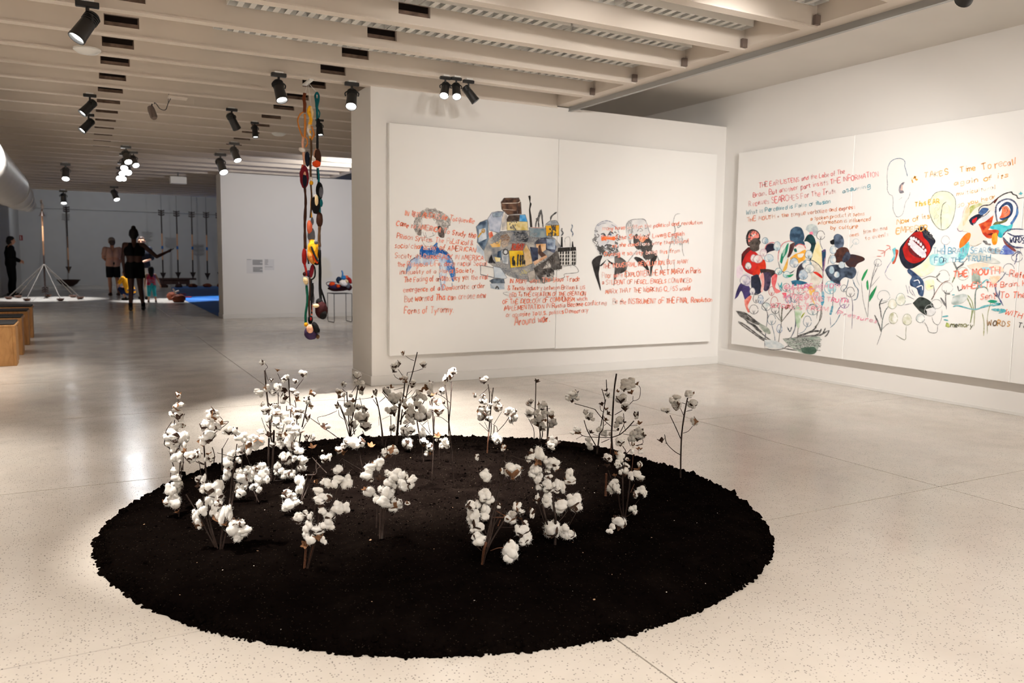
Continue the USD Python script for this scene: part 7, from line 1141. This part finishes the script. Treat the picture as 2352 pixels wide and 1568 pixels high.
def hand(w, d, palm, r=1., curl=.5):
    """palm and five bent fingers at wrist w, pointing along d; palm: direction the palm faces"""
    d = d / np.linalg.norm(d); palm = palm - d * (palm @ d); palm /= np.linalg.norm(palm); s = np.cross(d, palm); ch = []
    k0 = [w + d * .075 * r + s * o * r for o in (-.030, -.010, .010, .029)]; ch += [[(w, .024 * r), (w + d * .045 * r, .030 * r)]] + [[(w + d * .02 * r + s * o * .7 * r, .017 * r), (k, .0125 * r)] for o, k in zip((-.030, -.010, .010, .029), k0)]
    for k, l in zip(k0, (.068, .078, .072, .056)):
        a = k + (d + palm * curl * .35) * l * .48 * r; b = a + (d * (1 - curl * .5) + palm * curl) * l * .32 * r; c = b + (d * (1 - curl) + palm * curl * 1.1) * l * .25 * r; ch.append([(k, .0105 * r), (a, .0095 * r), (b, .0085 * r), (c, .007 * r)])
    th = w + d * .02 * r + s * .03 * r; t1 = th + (d * .6 + s * .7 + palm * .3) * .04 * r; ch.append([(th, .015 * r), (t1, .0115 * r), (t1 + (d * .9 + s * .2 + palm * .3) * .03 * r, .009 * r)]); return ch
class Person:
    """local frame: x to the figure's right... y forward, z up; metres for a 1.75 m adult, scaled by k and turned to face direction a"""
    def __init__(self, label, base, height, face, skin, lean=0., female=False, child=False):
        self.b = np.array([base[0], base[1], 0.]); self.k = height / 1.75; f = np.array([math.cos(face), math.sin(face), 0]); self.M = np.array([np.cross(f, [0, 0, 1.]), f, [0, 0, 1.]]); self.skin = skin; self.t = thing('person', label, 'person', self.b); self.child, self.female = child, female
    def P(self, x, y, z): return self.b + self.k * (np.array([x, y, z]) @ self.M)
    def V(self, x, y, z): return np.array([x, y, z]) @ self.M
    def S(self, chain): return [(self.P(*p), r * self.k) for p, r in chain]
    def build(self, armL, armR, legL, legR, headturn=0., hunch=0., curlL=.4, curlR=.4, palmL=(1, 0, 0), palmR=(-1, 0, 0), pelvis=(0, 0, .95), chest=(0, 0, 1.30), hs=1., waist=.105):
        w = .92 if self.female else 1.; pv, cs = np.array(pelvis), np.array(chest); nk = cs + [0, .01 + hunch, .19]; hd = nk + [0, .03 + hunch, .145]; mid = (pv + cs) / 2
        self.hd, self.nk, self.cs, self.pv, self.mid, self.hs = hd, nk, cs, pv, mid, hs; T = []
        T += [[(pv + [x, 0, 0], .095 * (1.04 if self.female else 1)) , (mid + [x * .75, .005, 0], waist), (cs + [x * 1.25, .0, -.02], .112 * w), (cs + [x * 1.5, -.005, .10], .066)] for x in (-.075, .075)]
        T += [[(cs + [0, 0, .10], .07), (nk, .054 * w), (hd + [0, -.01, -.06], .056)]]
        for sgn, arm, leg in ((-1, armL, legL), (1, armR, legR)):
            T.append([(cs + [sgn * .12, 0, .11], .06), (np.array(arm[0]), .058 * w), (np.array(arm[1]), .041 * w), ((np.array(arm[1]) * .6 + np.array(arm[2]) * .4), .038 * w), (np.array(arm[2]), .026 * w)])
            T.append([(pv + [sgn * .085, 0, -.03], .092), ((pv + [sgn * .085, 0, -.03]) * .5 + np.array(leg[0]) * .5, .080 * w), (np.array(leg[0]), .054), ((np.array(leg[0]) * .68 + np.array(leg[1]) * .32) + [0, -.018, 0], .054 * w), (np.array(leg[1]), .034)]); T.append([(np.array(leg[1]), .036), (np.array(leg[2]) * .5 + np.array(leg[1]) * .5 - [0, 0, .02], .032), (np.array(leg[2]), .030)])
        # head: skull, jaw, nose, ears, turned on the neck
        c, s = math.cos(headturn), math.sin(headturn)
        def H(x, y, z): return hd + hs * np.array([x * c - y * s, x * s + y * c, z])
        self.H = H; T += [[(H(0, -.012, .02), .092 * hs), (H(0, .018, .012), .086 * hs)], [(H(0, .02, -.01), .075 * hs), (H(0, .045, -.065), .042 * hs)], [(H(0, .03, -.03), .066 * hs), (H(0, .02, -.075), .04 * hs)], [(H(0, .092, .010), .010 * hs), (H(0, .112, -.022), .014 * hs)], [(H(-.016, .098, -.026), .008), (H(.016, .098, -.026), .008)], [(H(-.02, .084, -.052), .009), (H(.02, .084, -.052), .009)], [(H(-.088, -.004, .012), .014), (H(-.086, -.008, -.022), .011)], [(H(.088, -.004, .012), .014), (H(.086, -.008, -.022), .011)], [(H(-.05, .078, .030), .012), (H(-.018, .088, .032), .010)], [(H(.05, .078, .030), .012), (H(.018, .088, .032), .010)]]
        ch = [self.S(q) for q in T]
        for arm, cu, pm in ((armL, curlL, palmL), (armR, curlR, palmR)):
            wv = np.array(arm[2]); d = wv - np.array(arm[1]); ch += hand(self.P(*wv), self.V(*d), self.V(*pm), self.k * (1.05 if not self.child else 1.1), cu)
        self.body = obj('body', hull_chain(ch, .020 * max(self.k, .6), 6), self.skin, self.t, smooth=True); self.arms, self.legs = (armL, armR), (legL, legR)
        for sgn in (-1, 1): e = self.P(*H(sgn * .034, .086, .014)); obj('eye', trimesh.creation.icosphere(subdivisions=1, radius=.011 * self.k).apply_translation(e), 'eye_dark', self.body)
    def wear(self, name, mat, chains, edge=.022, smooth=5, label=None, lo=None, hi=None): return obj(name, hull_chain([self.S(q) for q in chains], edge * self.k, smooth, ([((0, 0, 1), lo * self.k)] if lo is not None else []) + ([((0, 0, -1), -hi * self.k)] if hi is not None else [])), mat, self.t, smooth=True, label=label)
    def top(self, mat, low=.0, sleeves=None, extra=.012, name='shirt', shoulders=True, hem=None):
        cs, mid, pv = self.cs, self.mid, self.pv; lo = pv * (1 - low) + cs * low; T = [[(lo + [x * 1.1, 0, 0], .10 + extra + (0 if low else .012)), (mid + [x * .85, .005, 0] if low < .5 else lo + [x, 0, .02], .108 + extra), (cs + [x * 1.28, 0, -.02], .115 + extra), (cs + [x * (1.5 if shoulders else 1.), -.005, .10], .066 + extra)] for x in (-.075, .075)]
        if sleeves:
            for sgn, arm in ((-1, self.arms[0]), (1, self.arms[1])):
                a, b, c = map(np.array, arm); u = min(sleeves, 1.); q = [(cs + [sgn * .12, 0, .11], .066), (a, .062 + extra), (a * (1 - u) + b * u, .052 + extra)]
                if sleeves > 1: u2 = sleeves - 1; q.append((b * (1 - u2) + c * u2, .036 + extra))
                T.append(q)
        return self.wear(name, mat, T, lo=hem)
    def bottoms(self, mat, length, extra=.014, name='shorts', flare=0., hem=None, top=None):
        pv = self.pv; T = [[(pv + [-.08, 0, .04], .098 + extra), (pv + [.08, 0, .04], .098 + extra)]]
        for sgn, leg in ((-1, self.legs[0]), (1, self.legs[1])):
            h = pv + [sgn * .085, 0, -.03]; kn, an = np.array(leg[0]), np.array(leg[1]); u = min(length, 1.); q = [(pv + [sgn * .08, 0, .03], .10 + extra), (h, .097 + extra), (h * (1 - u * .5) + kn * u * .5, .084 + extra + flare * .5), (h * (1 - u) + kn * u, (.088 - .030 * u) + extra + flare)]
            if length > 1: u2 = length - 1; q += [(kn * (1 - u2 * .5) + an * u2 * .5 + [0, -.012, 0], .056 + extra), (kn * (1 - u2) + an * u2, .044 + extra)]
            T.append(q)
        return self.wear(name, mat, T, lo=hem, hi=top)
    def shoes(self, mat, sock=None):
        for leg in self.legs:
            an, toe = np.array(leg[1]), np.array(leg[2]); heel = an + (an - toe) * [.35, .35, 0]; self.wear('shoe', mat, [[(heel * [1, 1, 0] + [0, 0, .042], .040), (toe * [1, 1, 0] * .6 + an * [1, 1, 0] * .4 + [0, 0, .044], .043), (toe * [1, 1, 0] + [0, 0, .036], .035)], [(an + [0, 0, .0], .043), (an * [1, 1, 0] + [0, 0, .05], .045)]], .02, 3)
            if sock: self.wear('sock', sock, [[(an + [0, 0, .01], .042), (an + [0, 0, .07], .043)]], .02, 3)
    def hair(self, mat, balls, name='hair'): return self.wear(name, mat, [[(self.H(*p), r * self.hs) for p, r in q] for q in balls], .016, 4)
def skin(name, r, g, b): plain(name, srgb(r, g, b), .5, .4)
skin('skin_deep', 74, 44, 34); skin('skin_tan', 176, 118, 90); skin('skin_light', 206, 152, 122); plain('eye_dark', (.01, .008, .008), .3)
plain('cloth_black_wear', srgb(9, 8, 9), .85, .2); plain('cloth_salmon', srgb(176, 132, 112), .85, .2); plain('cap_beige', srgb(128, 112, 98), .85, .2); plain('hair_dark', srgb(24, 18, 16), .6, .4); plain('hair_brown', srgb(58, 42, 34), .6, .4); plain('shoe_black', srgb(18, 16, 16), .5); plain('trouser_grey', srgb(190, 184, 176), .8, .2); plain('shirt_dark', srgb(30, 32, 42), .85, .2); plain('turquoise', srgb(62, 190, 200), .8, .2); plain('shirt_yellow', srgb(226, 158, 26), .8, .2); plain('trouser_navy', srgb(22, 38, 78), .8, .2); plain('sandal', srgb(84, 52, 40), .7)
look('tie_dye', {'g': ('geometry', {}), 'v': ('noise_texture', {'scale': 11., 'detail': 2.}), 'r': ('rgb_ramp', {'ramp': [(.2, srgb(120, 60, 150)), (.38, srgb(226, 44, 88)), (.5, srgb(240, 130, 140)), (.6, srgb(70, 110, 190)), (.68, srgb(226, 60, 90)), (.9, srgb(250, 200, 160))]}), 'p': ('principled_bsdf', {'roughness': .8})}, [('g.position', 'v.vector'), ('v.fac', 'r.fac'), ('r.color', 'p.base_color')])
def facing(p, deg): d = np.asarray(p) - CAM; return math.atan2(d[1], d[0]) + math.radians(deg)      # 0: away from the eye; + turns to the figure's left
LG = lambda x, dy=0., dx=0.: ((x, .02 + dy * .5, .50), (x + dx, -.02 + dy, .085), (x + dx * 1.1, .15 + dy, .035))
# guard
b = on_z(28, 679); p = Person('person in a black suit standing in profile at the left wall, hands clasped in front', b, 1.70, facing(b, -78), 'skin_light')
p.build(((-.185, 0, 1.43), (-.20, -.03, 1.16), (-.05, .23, 1.06)), ((.185, 0, 1.43), (.20, -.03, 1.16), (.05, .24, 1.04)), LG(-.09), LG(.09, .05), palmL=(0, -1, 0), palmR=(0, -1, 0), waist=.125)
p.top('cloth_black_wear', 0, 1.85, .022, 'jacket'); p.bottoms('cloth_black_wear', 1.92, .016, 'trousers'); p.shoes('shoe_black'); p.hair('hair_dark', [[((0, -.02, .04), .098), ((0, -.045, -.01), .088)], [((0, .02, .075), .07), ((0, -.03, .06), .09)], [((0, -.06, -.06), .06), ((0, -.05, 0), .08)]])
# man in the salmon shirt
b = on_z(262, 679); p = Person('person seen from behind in a salmon T-shirt, black shorts and a flat grey cap', b, 1.72, facing(b, 14), 'skin_tan')
p.build(((-.20, 0, 1.42), (-.285, -.07, 1.17), (-.17, .17, 1.10)), ((.20, 0, 1.42), (.25, -.03, 1.14), (.20, .14, .95)), LG(-.10), LG(.12, .04, .02), waist=.135, palmL=(0, 0, 1), palmR=(-1, 0, 0))
p.top('cloth_salmon', 0, .62, .018, 'shirt', True, .87); p.bottoms('cloth_black_wear', .86, .02, 'shorts', .015, .56); p.shoes('sandal'); p.hair('hair_brown', [[((0, -.03, .01), .094), ((0, -.05, -.03), .08)]]); p.hair('cap_beige', [[((0, -.01, .055), .098), ((0, .01, .06), .096)], [((-.03, .10, .055), .03), ((.03, .10, .055), .03)]], 'cap')
# man behind the woman
b = on_z(330, 687); p = Person('person in dark shirt and pale trousers facing us, half hidden behind another person', b, 1.72, facing(b, 172), 'skin_light')
p.build(((-.19, 0, 1.43), (-.25, .0, 1.16), (-.03, .20, 1.06)), ((.19, 0, 1.43), (.24, -.03, 1.14), (.20, .10, .92)), LG(-.09), LG(.09), palmL=(0, -1, 0), hunch=.01)
p.top('shirt_dark', 0, .95, .02, 'shirt'); p.bottoms('trouser_grey', 1.9, .018, 'trousers'); p.shoes('shoe_black'); p.hair('hair_brown', [[((0, -.02, .05), .095), ((0, -.04, .0), .086)], [((0, .03, .085), .055), ((0, -.02, .07), .08)]])
# woman in black, arm stretched out
b = on_z(313, 713); p = Person('person from behind in black crop top and shorts, right arm reaching out, hair bun', b, 1.80, facing(b, -4), 'skin_deep', female=True)
p.build(((-.18, 0, 1.42), (-.225, -.02, 1.14), (-.215, .03, .87)), ((.185, 0, 1.41), (.44, .02, 1.17), (.66, .12, 1.285)), LG(-.085, 0, -.02), LG(.095, .06, .045), palmL=(1, 0, 0), palmR=(0, .2, 1.), curlR=.15, waist=.098)
p.top('cloth_black_wear', .44, None, .008, 'crop_top', False, 1.185); p.bottoms('cloth_black_wear', .62, .012, 'shorts', .030, .70, 1.06); p.shoes('shoe_black', 'cloth_black_wear'); p.hair('hair_dark', [[((0, -.03, .04), .096), ((0, -.05, -.02), .082)], [((0, .02, .07), .075), ((0, -.03, .06), .09)], [((0, -.04, .13), .050), ((.0, -.03, .155), .046)]])
# girl
b = on_z(349, 694); p = Person('small child seen from behind in a tie-dyed pink top and turquoise trousers, walking', b, .95, facing(b, 8), 'skin_light', child=True)
p.build(((-.18, 0, 1.34), (-.27, .0, 1.06), (-.28, .06, .80)), ((.18, 0, 1.34), (.31, -.02, 1.08), (.40, .04, .84)), LG(-.11, .04, -.03), LG(.12, -.06, .05), hs=1.42, pelvis=(0, 0, .84), chest=(0, 0, 1.20), waist=.12)
p.top('tie_dye', .0, None, .016, 'vest', True, .83); p.bottoms('turquoise', 1.45, .026, 'trousers'); p.shoes('sandal'); p.hair('hair_dark', [[((0, -.03, .04), .098), ((0, -.05, -.06), .088)], [((0, .03, .075), .07), ((0, -.03, .06), .09)], [((0, -.07, -.10), .075), ((0.01, -.075, -.18), .05)]])
# crouching child
b = on_z(298, 689); p = Person('crouching child in a yellow top and navy trousers, behind bare legs', b, 1.25, facing(b, 40), 'skin_light', child=True)
p.build(((-.18, .12, .84), (-.24, .30, .60), (-.12, .46, .48)), ((.18, .12, .84), (.24, .32, .60), (.14, .48, .48)), ((-.14, .34, .42), (-.13, .06, .085), (-.14, .24, .035)), ((.14, .34, .42), (.13, .06, .085), (.14, .24, .035)), hs=1.25, pelvis=(0, -.06, .32), chest=(0, .06, .68), hunch=.04)
p.top('shirt_yellow', 0, .7, .018, 'shirt'); p.bottoms('trouser_navy', 1.5, .024, 'trousers'); p.shoes('shoe_black'); p.hair('hair_brown', [[((0, -.02, .05), .098), ((0, -.04, -.02), .09)]])
